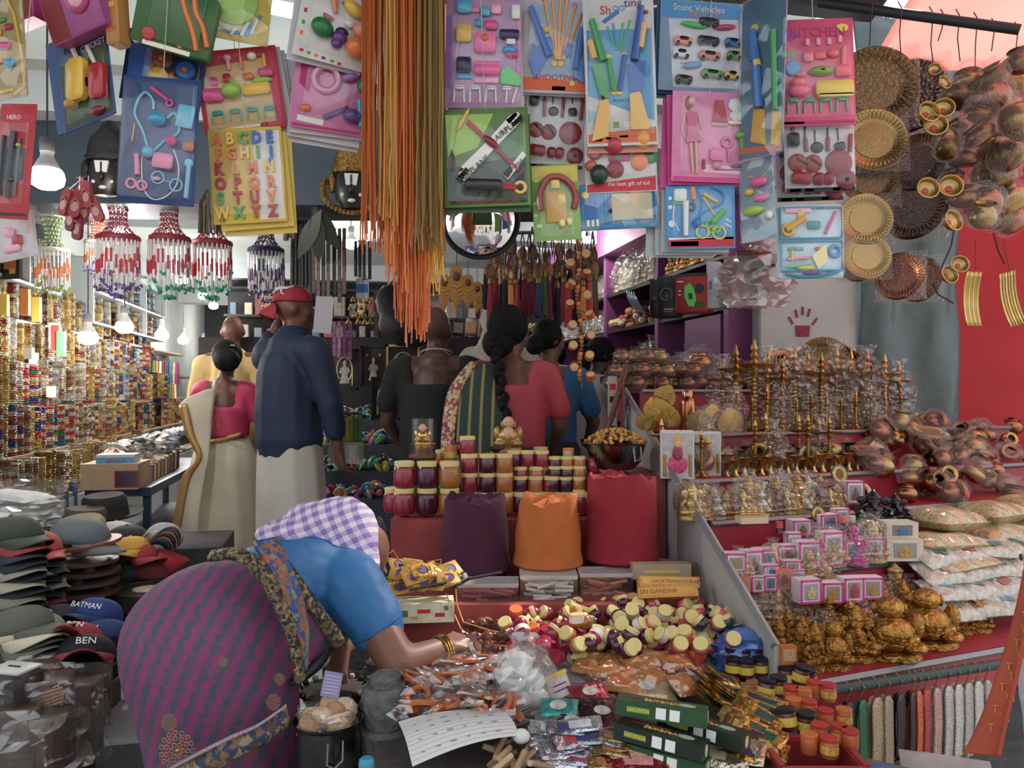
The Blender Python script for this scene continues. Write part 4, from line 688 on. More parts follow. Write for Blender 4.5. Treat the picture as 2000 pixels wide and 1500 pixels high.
# leaf shaped brass plates at the stall's near corner
for i, (px, py, r, yw, rl) in enumerate(((1262, 822, 22, 20, 10), (1288, 800, 24, -10, -20), (1308, 815, 22, 0, 8), (1300, 772, 22, -20, 30), (1272, 795, 20, 30, -8), (1390, 815, 26, 10, 4), (1365, 822, 22, -14, 8), (1425, 822, 26, 12, -10))):
    p = P(px, py, 3.45); t = T('leaf_plate', 'leaf-shaped embossed brass plate leaning on the top shelf', 'plate', p, (R(10), R(rl), R(yw)), 'leaf-shaped brass plates', s=r / F * 3.45)
    pr = [(math.sin(a) * (1 - .25 * math.cos(a)), .9 * math.cos(a) * (1.15 if math.cos(a) > .9 else 1)) for a in [k * math.pi / 12 for k in range(24)]][::-1]
    ob('leaf', B().prism(pr, -.05, .02), GOLD, t); g = B()
    for k in range(-3, 4): g.tube([(0, -.06, -.6 + k * .1), (.25 * (1 if k % 2 else -1), -.07, -.2 + k * .16), (.55 * (1 if k % 2 else -1), -.06, .1 + k * .14)], .035, 5)
    ob('veins', g, BR2, t)
    if i > 4: ob('plastic_wrap', memo(('lfw', i), lambda: crumple(1.1, .4, 2.4, i).me()), WRAP, t, (0, 0, -1.1))
# copper bottle
p = on(1343, 1.2, 1.313); t = T('copper_bottle', 'tall copper water bottle standing against the red riser', 'bottle', p, s=.062)
ob('body', B().lathe([(.01, 0), (.5, 0), (.56, .1), (.56, 2.0), (.5, 2.3), (.36, 2.5)], 24), M('b86e48', .2, 1., n=.08, ns=8), t); ob('cap', B().lathe([(.38, 2.5), (.38, 2.9), (.34, 2.95)], 20), M('c07a54', .25, 1.), t)
# pots on the stall top
PT = random.Random(3)
for row, (y0, n) in enumerate(((0, 8), (1, 7), (2, 4))):
    for i in range(n):
        px = 1194 + i * 25 + row * 10; p = on(px, 1.7 + (i % 2) * .09, 1.5 + row * .066)
        t = T('copper_pot', 'little copper pot in film, %s layer on the stall top' % ('bottom', 'middle', 'top')[row], 'pot', p, (0, 0, PT.uniform(0, 6)), 'small wrapped pots stacked on the stall top', s=.04 * PT.uniform(.9, 1.12))
        ob('body', lota_me(0), PT.choice([CU, BR2, M('a87850', .3, 1.), CU]), t); ob('plastic_wrap', memo(('sw', i % 3), lambda: crumple(1.2, 1.2, 1.7, i, n=10).me()), WRAP, t)
def bigpot(px, d, z, s, mat, lb, k=0, wrap=True):
    t = T('copper_pot', lb, 'pot', on(px, d, z), (0, 0, U(0, 6)), s=s); ob('body', lota_me(k), mat, t)
    if wrap: ob('plastic_wrap', crumple(1.25, 1.25, 2.2, int(px), n=16).me(), WRAP, t)
bigpot(1366, 1.75, 1.5, .062, CU, 'large round copper pot, lower of two stacked pots', 1); bigpot(1366, 1.78, 1.585, .07, M('b87a48', .25, 1.), 'brass-rimmed copper pot topmost of the two stacked pots', 0)
bigpot(1430, 1.8, 1.5, .075, BR2, 'wrapped brass pot beside the stacked copper pots', 1); bigpot(1398, 1.7, 1.5, .06, CU, 'wrapped copper pot behind the tallest lamp', 1); bigpot(1330, 1.75, 1.57, .055, CU, 'wrapped copper pot left of the two stacked pots', 1)
bigpot(1465, 1.75, 1.5, .07, M('a88a3c', .25, 1.), 'wrapped brass pot with wide mouth over the lamps', 1)
for i in range(7):
    p = on(1535 + i * 6, 1.6, 1.54 + i * .012); t = T('copper_plate', 'copper plate in film leaning in the stack on the stall top', 'plate', p, (R(70 - i * 4), R(12), R(20)), 'copper plates on the stall top', s=.17 - i * .006)
    ob('dish', plate_me(), M('b4704a', .22, 1., n=.1, ns=10), t)
for i in range(9):
    p = on(1605 + i * 11, 1.52, 1.62 - i * .012); t = T('brass_tray', 'brass tray standing in the row against the grey tarpaulin', 'plate', p, (R(80), 0, R(-42 - i)), 'brass trays standing in a row', s=.15 - i * .004)
    ob('dish', plate_me(), DBR, t); ob('rim_ribs', ribs_me(), DBR, t)
for k, (px, d, z, s) in enumerate(((1570, 1.7, 1.46, .2), (1640, 1.72, 1.44, .22), (1715, 1.6, 1.36, .2))):
    ob('film_sheet', crumple(s, s * .5, s * 1.3, 40 + k, False, 16, 8), BAG, None, on(px, d, z), label='loose clear film heaped over the plates, ' + ('near the copper plates', 'over the tray row', 'at the tarpaulin end')[k], cat='film')
# boxed deity pictures
for i, (px, w_, cb, lb) in enumerate(((1322, 64, 'c83a70', 'white picture box with a goddess seated in pink, leftmost on the second shelf'), (1378, 54, 'a86a2c', 'white picture box with red-brown deity group beside the goddess box'))):
    p = on(px, .9 + i * .05, 1.155); W = w_ / F * p.y; H = .185 - i * .01; t = T('picture_box', lb, 'box', p, (0, 0, R(-6 + i * 10)))
    ob('carton', B().box((0, 0, H/2), (W, .05, H)), M('c8c4be', .5, n=.05), t); ob('picture', B().box((0, -.026, H/2), (W * .9, .002, H * .9)), M('b0aca8', .4, n=.2, ns=40), t)
    g = B(); g.ball((0, -.028, H * .3), (W * .3, .006, H * .2), 12); ob('robe', g, M(cb, .5, n=.3, ns=60), t); ob('torso', B().ball((0, -.03, H * .52), (W * .16, .006, H * .18), 12), M('8c2c4c' if i == 0 else '9c6a30', .5, n=.3, ns=50), t)
    ob('face', B().ball((0, -.032, H * .72), (W * .1, .006, H * .08), 12), M('d8a070', .5), t); ob('crown', B().lathe([(W * .1, 0), (W * .12, H * .04), (W * .03, H * .13)], 10, XF((0, -.03, H * .77), s=(1, .2, 1))), M('c89a3c', .4, .5), t)
    for sx in (-1, 1): ob('lamp_print', B().tube([(sx * W * .38, -.028, H * .06), (sx * W * .38, -.028, H * .5)], .006, 6), M('a8843c', .4, .5), t)
# idols
def idol_b(kind, rd):
    """one joined little figure: base, legs, belly, arms, head, crown (unit height 1)"""
    b = B().lathe([(.36, 0), (.38, .04), (.34, .1), (.36, .13), (.3, .15)], 16, XF(s=(1, .75, 1)))
    if kind == 'laugh':
        b.ball((0, 0, .3), (.36, .3, .2), 14); b.ball((0, -.06, .42), (.28, .28, .24), 14); b.ball((0, -.02, .76), (.17, .17, .18), 14)
        for s in (-1, 1): b.ball((s * .3, 0, .5), (.1, .12, .2), 10); b.ball((s * .24, -.2, .24), (.15, .16, .09), 10); b.ball((s * .17, 0, .74), (.04, .05, .1), 8)
        b.ball((0, -.17, .74), (.04, .04, .03), 6)
    elif kind == 'stand':
        b.lathe([(.26, .1), (.28, .2), (.2, .45), (.22, .6), (.26, .68), (.1, .74), (.08, .78)], 14, XF(s=(1, .7, 1))); b.ball((0, 0, .84), (.12, .12, .13), 12); b.lathe([(.12, .88), (.14, .92), (.06, .99), (.01, 1.05)], 12)
        for s in (-1, 1): b.tube([(s * .24, 0, .66), (s * .34, -.06, .5), (s * .2, -.18, .46)], .06, 8); b.ball((s * .16, -.05, .2), (.12, .12, .16), 10)
    else:
        b.ball((0, 0, .22), (.36, .26, .11), 14); b.ball((0, -.02, .42), (.2, .18, .2), 14); b.ball((0, -.04, .68), (.13, .13, .14), 12); b.lathe([(.14, .74), (.16, .78), (.13, .84), (.08, .92), (.02, 1.02)], 12)
        for s in (-1, 1): b.tube([(s * .19, 0, .52), (s * .32, -.04, .4), (s * .28, -.18, .3)], .06, 8); b.ball((s * .26, -.12, .22), (.16, .14, .08), 10); b.ball((s * .2, 0, .62), (.05, .05, .08), 8)
        if kind == 'gan':
            b.tube([(0, -.16, .66), (0, -.22, .54), (.04, -.22, .42), (.12, -.2, .38)], [.06, .05, .045, .03], 8)
            for s in (-1, 1): b.ball((s * .2, -.02, .7), (.12, .03, .12), 10)
        if kind == 'arch':
            b.tube([(.4 * math.cos(a), .14, .45 + .5 * math.sin(a)) for a in [-.5 + k * .3 for k in range(15)]], .05, 6)
    return b
def idol_me(kind): return memo(('idol', kind), lambda: idol_b(kind, random).me(60))
def idol(px, d, z, h, kind, mat, label, group=None, wrap=False, yaw=None, wide=1.):
    p = on(px, d, z); s = h / F * p.y; t = T('idol', label, 'idol', p, (0, 0, yaw if yaw is not None else U(-.4, .4)), group, s=(s * wide, s * wide, s))
    ob('figure', idol_me(kind), mat, t)
    if wrap: ob('plastic_wrap', memo(('iw', int(px) % 4), lambda: crumple(.48, .4, 1.2, int(px), n=12).me()), WRAP, t)
    return t
KS = ['gan', 'sit', 'stand', 'arch', 'laugh']
IR = random.Random(9)
for i in range(16): idol(1522 + (i % 8) * 46 + (i // 8) * 20, .17 + (i // 8) * .12, .69, IR.uniform(66, 92), KS[(i * 2 + 1) % 5], GP, 'golden idol in the packed %s row of the bottom shelf' % ('middle', 'back')[i // 8], 'packed golden idols on the bottom shelf', i % 5 == 2)
GS = 'gilt statues on the bottom shelf'
for i, (px, d, h, k, w_, lb) in enumerate(((1737, .06, 128, 'laugh', 1.25, 'larger golden laughing figure with broad base, at the front'), (1808, .1, 120, 'laugh', 1.3, 'golden seated figure group with broad base right of the larger one'), (1627, .05, 100, 'laugh', .95, 'golden standing laughing figure holding a bowl'), (1672, .08, 104, 'gan', 1.0, 'golden elephant-headed idol leaning between two laughing figures'), (1592, .06, 92, 'gan', .9, 'golden idol at the near corner of the bottom shelf'), (1562, .1, 84, 'sit', .9, 'small golden seated idol next to the divider'), (1540, .22, 80, 'sit', .9, 'golden idol behind the small orange box'),
                                         (1850, .12, 62, 'sit', .9, 'small golden idol with dark shadow, first of three at the end'), (1880, .14, 60, 'arch', .9, 'small golden idol in the middle of three at the end'), (1908, .14, 66, 'arch', 1.1, 'last small golden idol at the shelf end'), (1618, .22, 92, 'stand', .9, 'slender golden standing idol in second row'), (1660, .25, 112, 'arch', 1.2, 'golden idol under a big arch in second row'), (1712, .24, 84, 'sit', .9, 'golden pear-shaped idol in second row'), (1765, .26, 92, 'arch', 1., 'golden arched idol behind the larger figures'), (1500, .2, 70, 'gan', .9, 'golden idol beside the divider edge'), (1845, .26, 66, 'arch', 1., 'dark golden arched frame idol'), (1880, .26, 70, 'sit', 1., 'dark golden oil lamp idol near the bags'))):
    idol(px, d, .69, h, k, GP, lb, GS, False, wide=w_)
idol(1690, .16, .69, 74, 'sit', M('c46a8c', .4, n=.6, ns=20), 'little white, pink and blue painted idol among the golden ones', None, True)
idol(1748, .32, .69, 112, 'stand', M('b08a50', .4, n=.7, ns=14), 'tall painted idol with dark blue patches behind the golden ones')
idol(1668, .35, .9, 74, 'stand', M('c03a86', .3), 'magenta plastic idol in front of the pink boxes', None, True)
idol(1704, .36, .9, 80, 'arch', M('c0a86c', .35, .4), 'pale gilt arched idol beside the magenta one', None, True)
for i, (px, d, z, h) in enumerate(((1470, .3, .75, 56), (1490, .33, .8, 60), (1448, .36, .86, 50), (1520, .3, .75, 70), (1545, .32, .8, 66), (1510, .36, .9, 56), (1560, .28, .74, 76), (1600, .36, .86, 86), (1580, .34, .86, 70), (1630, .36, .9, 66), (1440, .4, .9, 44), (1455, .34, .9, 46))):
    idol(px, d, z, h, KS[i % 5], M(('b08c50', 'c8a870', '9c7838', 'c89c6c')[i % 4], .35, .4, n=.3, ns=20), 'film-wrapped gilt idol in the crowd by the divider', 'wrapped idols by the divider', True)
for i, (px, d, h) in enumerate(((1352, .64, 72), (1372, .66, 62), (1395, .68, 56), (1418, .64, 52), (1440, .68, 58), (1462, .66, 74), (1490, .7, 58), (1516, .66, 70), (1540, .7, 62), (1558, .66, 66), (1578, .72, 60), (1345, .72, 66), (1482, .74, 60), (1530, .76, 56), (1560, .76, 56), (1600, .74, 60))):
    idol(px, d, 1.04, h, KS[(i * 3) % 5], M(('c0a468', 'b8924c', 'cfc0a0', 'a8843c')[i % 4], .32, .55, n=.25, ns=20), 'wrapped gilt idol in the third shelf row', 'wrapped idols on the third shelf', i % 3 != 0)
for i in range(17): idol(1366 + i * 17, .612, 1.04, IR.uniform(40, 56), KS[(i * 2) % 5], M(('c0a468', 'b8924c', 'b0a890', '9c7438', '8a6a5c')[i % 5], .3, .6, n=.3, ns=20), 'small gilt idol along the front edge of the third shelf', 'small idols along the third shelf edge', i % 2 == 0)
for i in range(18):
    t = T('brass_goblet', 'little brass goblet along the front edge of the second shelf', 'goblet', on(1420 + i * 17, .862, 1.155), (0, 0, 0), 'little goblets along the second shelf edge', s=.042 + (i % 3) * .006); ob('cup', memo('vase', lambda: None), (BR, GOLD, BR2)[i % 3], t)
for i in range(12): lampstand(1440 + i * 29, 1.14, 1.313, IR.uniform(62, 90), (GOLD, BR)[i % 2], 'small brass lamp along the front edge of the top shelf', wrap=i % 3 == 0, group='small lamps along the top shelf edge')
for i in range(14):
    t = T('film_bundle', 'small film-wrapped brass piece laid along the stall shelves', 'bundle', on(1350 + i * 26, (.7, .95)[i % 2], (1.075, 1.2)[i % 2]), (IR.uniform(-1, 1), IR.uniform(-1, 1), 0), 'film-wrapped pieces on the shelves', s=.045); ob('piece', lota_me(i % 3), (BR2, CU, BR)[i % 3], t); ob('plastic_wrap', memo(('sw', i % 3), lambda: crumple(1.2, 1.2, 1.7, i, n=10).me()), WRAP, t)
# oval and diamond frames, black idols, bottles on the pink boxes
def frame(px, d, z, w_, h_, kind, lb):
    p = on(px, d, z); t = T('oval_plaque', lb, 'picture frame', p, (R(-12), 0, R(U(-15, 15))), s=w_ / F * p.y / 2); k = h_ / w_; n = 20 if kind == 'o' else 4
    pts = [(math.cos(a) , math.sin(a) * k + k) for a in [i * 2 * math.pi / n + (0) for i in range(n)]]
    ob('back_plate', B().prism(pts, 0, .14), M('14161c', .2, coat=.6), t); ob('gold_plate', B().prism([(x * .72, (z_ - k) * .72 + k) for x, z_ in pts], -.05, 0), M('b88a3c', .28, .9, n=.4, ns=6), t)
    ob('gold_ring', B().tube([(x * .8, -.04, (z_ - k) * .8 + k) for x, z_ in pts], .05, 6, closed=True), GOLD, t)
    ob('image', B().prism([(x * .5, (z_ - k) * .55 + k) for x, z_ in pts], -.08, -.05), M('6a4420', .3, .6, n=.5, ns=8), t)
frame(1640, .62, 1.06, 30, 42, 'o', 'black oval stand frame with gold plate, lower of the tall pair'); frame(1642, .72, 1.12, 34, 40, 'o', 'black oval stand frame with gold plate, behind the tall pair'); frame(1602, .62, 1.06, 40, 36, 'd', 'diamond-shaped black and gold stand frame'); frame(1600, .5, 1.02, 30, 34, 'o', 'small faceted oval stand frame over the pink boxes')
idol(1706, .5, 1.0, 66, 'gan', M('17181c', .3), 'black crouching elephant-headed idol in front of the grain bags', wide=1.5); idol(1748, .5, 1.0, 56, 'gan', M('17181c', .3), 'smaller black idol right of the crouching one', wide=1.3)
for i, (px, c_) in enumerate(((1648, 'd86a6c'), (1664, 'cfc4a4'), (1684, '1f7a4a'), (1522, 'c03038'))):
    p = on(px, .44, 1.01); t = T('perfume_bottle', ('little bottle with pink cap on a pink box', 'little cream bottle on a pink box', 'little bottle with green cap on a pink box', 'little bottle with red cap by the gilt box')[i], 'bottle', p, s=.012)
    ob('base', B().lathe([(1.1, 0), (1., .3), (.6, 1.2), (.6, 1.4)], 12), M('16161a', .3), t); ob('cap', B().lathe([(1., 1.4), (1., 3.2), (.9, 3.3)], 12), M(c_, .4), t)
# pink and white idol boxes
PK = ink('d83a8c'); 
def gift_box(px, d, z, w_, h_, lb, c_='p', img=0, grp='boxed idols in pink and white cartons'):
    p = on(px, d, z); W, H = w_ / F * p.y, h_ / F * p.y; t = T('idol_box', lb, 'box', p, (0, 0, R(8 + U(-8, 8))), grp); D = W * .7
    ob('carton', B().box((0, 0, H/2), (W, D, H)), M({'p': 'd8c8cc', 'o': 'd0704c', 'g': 'c8bca8', 'w': 'd4d0cc'}[c_], .45, n=.08), t)
    if c_ in 'pw':
        b = B(); e = W * .09
        for x, zz, a, d_ in ((0, H-e/2, W, e), (0, e/2, W, e), (-W/2+e/2, H/2, e, H), (W/2-e/2, H/2, e, H)): b.box((x, -D/2 - .0005, zz), (a, .002, d_))
        ob('pink_border', b, M('cc3c88', .4), t)
    ob('window', B().box((0, -D/2 - .0012, H * .5), (W * .62, .002, H * .66)), M(('8c8880', '9c98a0', '77706a')[img % 3], .15), t)
    o = ob('idol_inside', idol_me(KS[img % 5]), M(('b4883c', '8c5a34', '3c6ca0', 'b03a50', 'c8b070')[img % 5], .4, .3, n=.4, ns=10), t, (0, -D/2 - .003, H * .2), s=(W * .5, W * .06, H * .56))
for i, (px, d, z, w_, h_, m_) in enumerate(((1434, .36, .9, 40, 48, 0), (1466, .38, .9, 40, 46, 1), (1494, .38, .9, 44, 46, 2), (1532, .4, .9, 36, 46, 3), (1575, .36, .905, 46, 52, 3), (1620, .36, .905, 44, 66, 0), (1660, .36, .905, 40, 46, 2), (1700, .36, .905, 42, 46, 1), (1575, .36, .83, 46, 46, 4), (1620, .36, .82, 42, 40, 0), (1660, .35, .82, 42, 46, 3), (1698, .35, .82, 42, 42, 0), (1548, .44, .92, 30, 50, 4), (1612, .5, 1.0, 40, 28, 2), (1560, .52, .98, 40, 30, 1), (1640, .52, 1.0, 30, 34, 1))):
    gift_box(px, d - (.12 if z < .85 else 0), z, w_, h_, 'pink-bordered idol box with clear window on the stall', 'p', m_)
gift_box(1752, .36, .98, 62, 30, 'buff box with three small figures on top of the box stack', 'g', 2, None); gift_box(1756, .34, .905, 70, 42, 'buff long window box with a row of gilt figures', 'g', 0, None); gift_box(1665, .62, 1.06, 36, 44, 'white box with red picture behind the oval frame', 'w', 1, None)
for i, (px, d, z, w_, h_, c_) in enumerate(((1450, .31, .86, 26, 30, 'o'), (1478, .31, .86, 26, 30, 'w'), (1502, .31, .86, 26, 30, 'w'), (1528, .31, .86, 34, 38, 'o'), (1556, .31, .86, 28, 34, 'w'), (1436, .33, .885, 28, 28, 'w'), (1545, .33, .9, 34, 26, 'w'), (1500, .335, .9, 36, 22, 'w'))):
    gift_box(px, d, z, w_, h_, 'small film-wrapped idol box with red and green print', c_, i, 'small boxes below the pink ones')
t = T('gilt_gift_box', 'clear box with gilt idol row on the left pink boxes', 'box', on(1468, .5, 1.04), (0, 0, R(10))); ob('base', B().box((0, 0, .012), (.1, .05, .024)), M('c8b48c', .5), t); ob('cover', B().box((0, 0, .045), (.1, .05, .045)), CLEAR, t)
for k in range(4): ob('gilt_figure', idol_me('sit'), GOLD, t, (-.034 + k * .023, 0, .024), s=.034)
# heap of wrapped pots at the stall's far end
HR = random.Random(21)
for i in range(70):
    px = HR.uniform(1690, 1990); f = (px - 1690) / 300; d = HR.uniform(.62, 1.25); z = 1.04 + max(0, (d - .62)) * .42 + HR.uniform(0, .06) - .06 * f
    r = HR.uniform(.036, .054)
    t = T('brass_pot', '%s pot in the heap beside the grain bags' % ('polished brass', 'copper', 'pale brass', 'copper', 'brown')[i % 5], 'pot', on(px, d, z), (HR.uniform(-1.2, .5), HR.uniform(-.9, .9), HR.uniform(0, 6)), 'heap of wrapped pots at the stall end', s=r)
    ob('body', lota_me(i % 3), (BR, CU, BR2, CU, M('8a5a3c', .3, 1.))[i % 5], t)
    if i % 3: ob('plastic_wrap', memo(('hw', i % 4), lambda: crumple(1.3, 1.3, 2.2, i, n=11).me()), WRAP, t)
hang_plate('brass tray lying flat in film on top of the pot heap', 1812, 845, 30, 3.7, BR2, 10, -72); hang_plate('steel-rimmed copper pan lid on the second shelf', 1690, 880, 22, 3.5, CU, 0, -70)
# grain bags and snack packets
def pillow(w_, d, h, seed):
    rd = random.Random(seed); o1, o2 = rd.uniform(0, 6), rd.uniform(0, 6)
    def fn(u, v):
        x, y = (u * 2 - 1), (v * 2 - 1); e = max(0, 1 - abs(x) ** 3.2) ** .55 * max(0, 1 - abs(y) ** 3.2) ** .55; return x, y, e
    b = B()
    for sg in (1, -1):
        def g(u, v):
            x, y, e = fn(u, v); return (x * w_ / 2, y * d / 2, sg * e * h / 2 * (1 + .12 * math.sin(x * 5 + o1) * math.cos(y * 4 + o2)) + h / 2)
        b.grid(g if sg > 0 else (lambda u, v: g(1 - u, v)), 14, 10)
    return b
GR = M('c4b078', .5, n=.35, ns=120, bump=.5, bs=150); 
for i, (px, d, z, w_, dd, h_, yw) in enumerate(((1845, .42, .97, .24, .2, .085, 10), (1935, .46, .97, .24, .2, .085, 16), (2010, .5, .98, .24, .2, .085, 4), (1835, .36, .90, .3, .2, .08, 8), (1945, .4, .905, .28, .2, .08, 12), (2040, .44, .91, .28, .2, .08, 12), (1860, .3, .86, .28, .2, .05, 8), (1960, .34, .86, .28, .2, .05, 8))):
    t = T('grain_bag', 'clear bag of cream grain stacked beside the boxes' if i else 'plumpest clear grain bag on top, next to the black idol', 'bag', on(px, d, z), (U(-.08, .08), U(-.06, .06), R(yw + 14)), 'stacked grain bags'); ob('grain', pillow(w_, dd, h_, i), GR, t); ob('film', pillow(w_ * 1.05, dd * 1.05, h_ * 1.06, i), film(.14, .15, .5, 20), t)
SNK = M('bfb8a4', .5, n=.3, ns=60, bump=.5, bs=90)
for i in range(15):
    px = 1820 + (i % 4) * 52 + (i // 4) * 12; d = .3 - (i // 4) * .045; z = .9 - (i // 4) * .05; t = T('snack_packet', 'clear packet of white puffed snacks with printed label below the grain bags', 'packet', on(px, d, z), (R(22 + U(-6, 6)), U(-.1, .1), R(14 + U(-14, 14))), 'snack packets heaped under the grain bags')
    ob('packet', pillow(.17, .13, .045, 60 + i), SNK, t); ob('film', pillow(.18, .14, .047, 60 + i), film(.14, .14, .6, 20), t); ob('label', B().box((U(-.02, .02), -.01, .047), (.05, .03, .001), XF(rot=(0, 0, U(-.6, .6)))), M(('3a6a5c', '9c4a3c', '2c8a98')[i % 3], .4, n=.3, ns=60), t)
t = T('sweet_bag', 'clear bag of pink sweets between idols and snack packets', 'bag', on(1800, .3, .76), (R(-20), 0, R(10)))
for i in range(30): ob('sweet', memo('sw', lambda: rbox(.02, .02, .018, .006).me()), M('b84878', .4), t, (-.05 + (i % 6) * .021, U(-.01, .01), (i // 6) * .02))
ob('film', crumple(.09, .04, .15, 4).me(), WRAP, t)
# rod with bead necklaces
r0, r1 = P(1625, 1347, 2.12), P(1960, 1296, 2.36)
ob('necklace_rod', B().tube([r0, r1], .014, 10), M('3c4a48', .5, .4), label='dark rod under the stall carrying bead necklaces', cat='rod')
NS = random.Random(5)
for i, (f, c_, n, L, lb) in enumerate(((.07, '15161a', 5, .13, 'black bead strands at the near end of the rod'), (.14, '1a6a3c', 6, .26, 'shiny green bead necklaces on the rod'), (.22, 'b8a080', 8, .2, 'beige bead necklaces next to the green ones'), (.28, 'ad9878', 6, .24, 'second bunch of beige bead necklaces'), (.35, '2c1420', 7, .15, 'dark maroon bead necklaces on the rod'), (.42, '3a1a24', 6, .17, 'second bunch of dark maroon necklaces'), (.455, 'd8682c', 4, .17, 'bright orange bead necklaces on the rod'), (.5, 'b83c40', 5, .17, 'coral red bead necklaces on the rod'), (.56, 'c49a90', 6, .17, 'red and white bead necklaces on the rod'), (.63, 'bfbab2', 7, .18, 'white bead necklaces next to the red and white ones'), (.69, 'c8c4bc', 7, .18, 'second bunch of white bead necklaces'), (.75, 'b4b0a8', 7, .18, 'third bunch of white bead necklaces'), (.81, 'c4c0b8', 7, .17, 'fourth bunch of white bead necklaces'), (.87, 'a8a49c', 5, .16, 'white bead necklaces nearest the orange shawl'))):
    p = r0.lerp(r1, f); t = T('necklace_bunch', lb, 'necklace', p, (0, 0, R(35)), 'bead necklaces on the rod')
    for j in range(n):
        xx = (j - n / 2) * .0062; LL = L * NS.uniform(.95, 1.05); b = B()
        b.tube([(xx * .3, -.012, -.035), (xx, -.016, -.05), (xx, -.018, -.05 - LL * .5), (xx, -.014, -.05 - LL), (xx, 0, -.06 - LL), (xx, .012, -.05 - LL), (xx, .014, -.1), (xx * .3, .0, -.035)], .0034, 6); o = ob('strand', b, M(c_, .3, n=.5, ns=260), t)
    ob('wire_hook', B().tube([(0, 0, -.045), (0, -.018, .0), (0, 0, .018), (0, .018, .0)], .0018, 5), M('9a8c50', .4, .7), t)
# ---------------------------------------------------------------- the powder table
TZ = .69
def onz(px, py, z):
    Y = (CZ - z) * F / (py - HZ); return Vector(((px - 1000) / F * Y, Y, z))
tb = T('sales_table', 'red wooden sales table carrying powders, pots and packets', 'table', (0.1, 2.3, 0))
wood = M('8a3330', .55, n=.2, ns=6)
def tbox(nm, x0, x1, y0, y1, z0, z1, mat=wood): return ob(nm, B().box(((x0+x1)/2 - .1, (y0+y1)/2 - 2.3, (z0+z1)/2), (x1-x0, y1-y0, z1-z0)), mat, tb)
tbox('table_top', -.32, .6, 1.5, 2.66, .62, .66, M('4a4440', .6, n=.2)); tbox('back_step', -.40, .56, 2.66, 3.5, .62, .795); tbox('step_board', -.40, .5, 2.62, 2.66, .62, .81, M('9c3a34', .5, n=.15, ns=8)); 
for x in (-.28, .56):
    for y in (1.6, 3.4): tbox('leg', x, x + .05, y, y + .05, 0, .62)
tbox('jar_step', -.46, .3, 3.1, 3.6, .62, 1.005, M('96322f', .55, n=.25, ns=7)); tbox('bowl_step', .3, .6, 3.2, 3.6, .62, 1.16)
# powder cones in metal pots
def cone(label, px, pyb, pyt, wb, wt, Y, h, seed, rim):
    k = Y / F; rd = random.Random(seed); zb = CZ - (pyb - HZ) * k; H = (pyb - pyt) * k; rb, rt = wb / 2 * k, wt / 2 * k; t = T('powder_heap', label, 'powder', (P(px, 0, Y).x, Y, .797), (0, 0, 0)); z0 = zb - .797; n = 44
    nz = [rd.uniform(-1, 1) for _ in range(n)]; nz = [(nz[i] + nz[i-1] + nz[i-2] + nz[i-3]) / 4 for i in range(n)]; b = B()
    lv = [(rb * .96, -.02), (rb * 1.0, 0), (rb * .985, .06), (rb * .93, .2), (rb * .88 + rt * .06, .45), (rt * 1.0, .8), (rt * .985, .97), (rt * .93, 1.0), (rt * .8, .93), (rt * .6, .9), (rt * .4, .94), (rt * .18, .99), (.002, .99)]
    def fn(u, v):
        i = int(round(u * n)) % n; j = int(round(v * (len(lv) - 1))); r, z = lv[j]; a = 2 * math.pi * u; q = 0
        if j >= 6: q = nz[i] * (.13 if j < 8 else .16) * min(1, r / rt * 1.6) + .02 * math.sin(a * 3 + j + seed) + rd.uniform(-.018, .018)
        return (r * math.cos(a) * (1 + (nz[i] * .01)), r * math.sin(a), z0 + H * (z + q * .9))
    b.grid(fn, n, len(lv) - 1, cu=True); m = M(h, .95, n=.1, ns=16, bump=.12, bs=120); ob('powder', b, m, t)
    ob('pot', B().lathe([(.01, 0), (rb * .72, 0), (rb * .8, z0 * .3), (rb * .78, z0 * .35), (rb * .92, z0 * .95), (rb * .95, z0)], 28), M(rim, .45, .3, n=.3, ns=10), t)
cone('purple kumkum powder cone in a dark pot', 928, 1108, 968, 142, 122, 2.98, '471530', 1, '3a1c28'); cone('orange powder cone in a brass pot', 1070, 1098, 972, 138, 116, 2.92, 'b45c12', 2, '7a4a2c'); cone('crimson kumkum powder cone, tallest of three', 1214, 1088, 930, 146, 134, 2.97, '8f1426', 3, '5a1c24')
# jars
JAR = {'round': [(.01, 0), (.42, .0), (.5, .08), (.52, .3), (.52, .75), (.46, .95), (.4, 1.0)], 'straight': [(.01, 0), (.46, 0), (.5, .05), (.5, .9), (.46, .96)], 'pot': [(.01, 0), (.4, 0), (.5, .12), (.52, .36), (.46, .55), (.42, .58)]}
LID = {'round': [(.46, .97), (.47, 1.17), (.44, 1.2), (.01, 1.2)], 'straight': [(.5, .92), (.51, 1.12), (.48, 1.15), (.01, 1.15)], 'pot': [(.47, .54), (.48, .78), (.45, .81), (.01, .81)]}
LIDC = M('d8c472', .5); PW = {'r': M('8c1c34', .25, n=.06, coat=.4), 'v': M('4a1430', .25, coat=.4), 'o': M('a4601c', .3, coat=.4), 'p': M('c8485a', .3, coat=.4), 'g': M('26302a', .3, coat=.3), 'n': M('5a2a20', .3, coat=.3), 'k': M('b02a50', .25, coat=.4)}
CN = {'r': 'crimson', 'v': 'purple', 'o': 'ochre', 'p': 'coral pink', 'g': 'dark green', 'n': 'brown', 'k': 'magenta'}
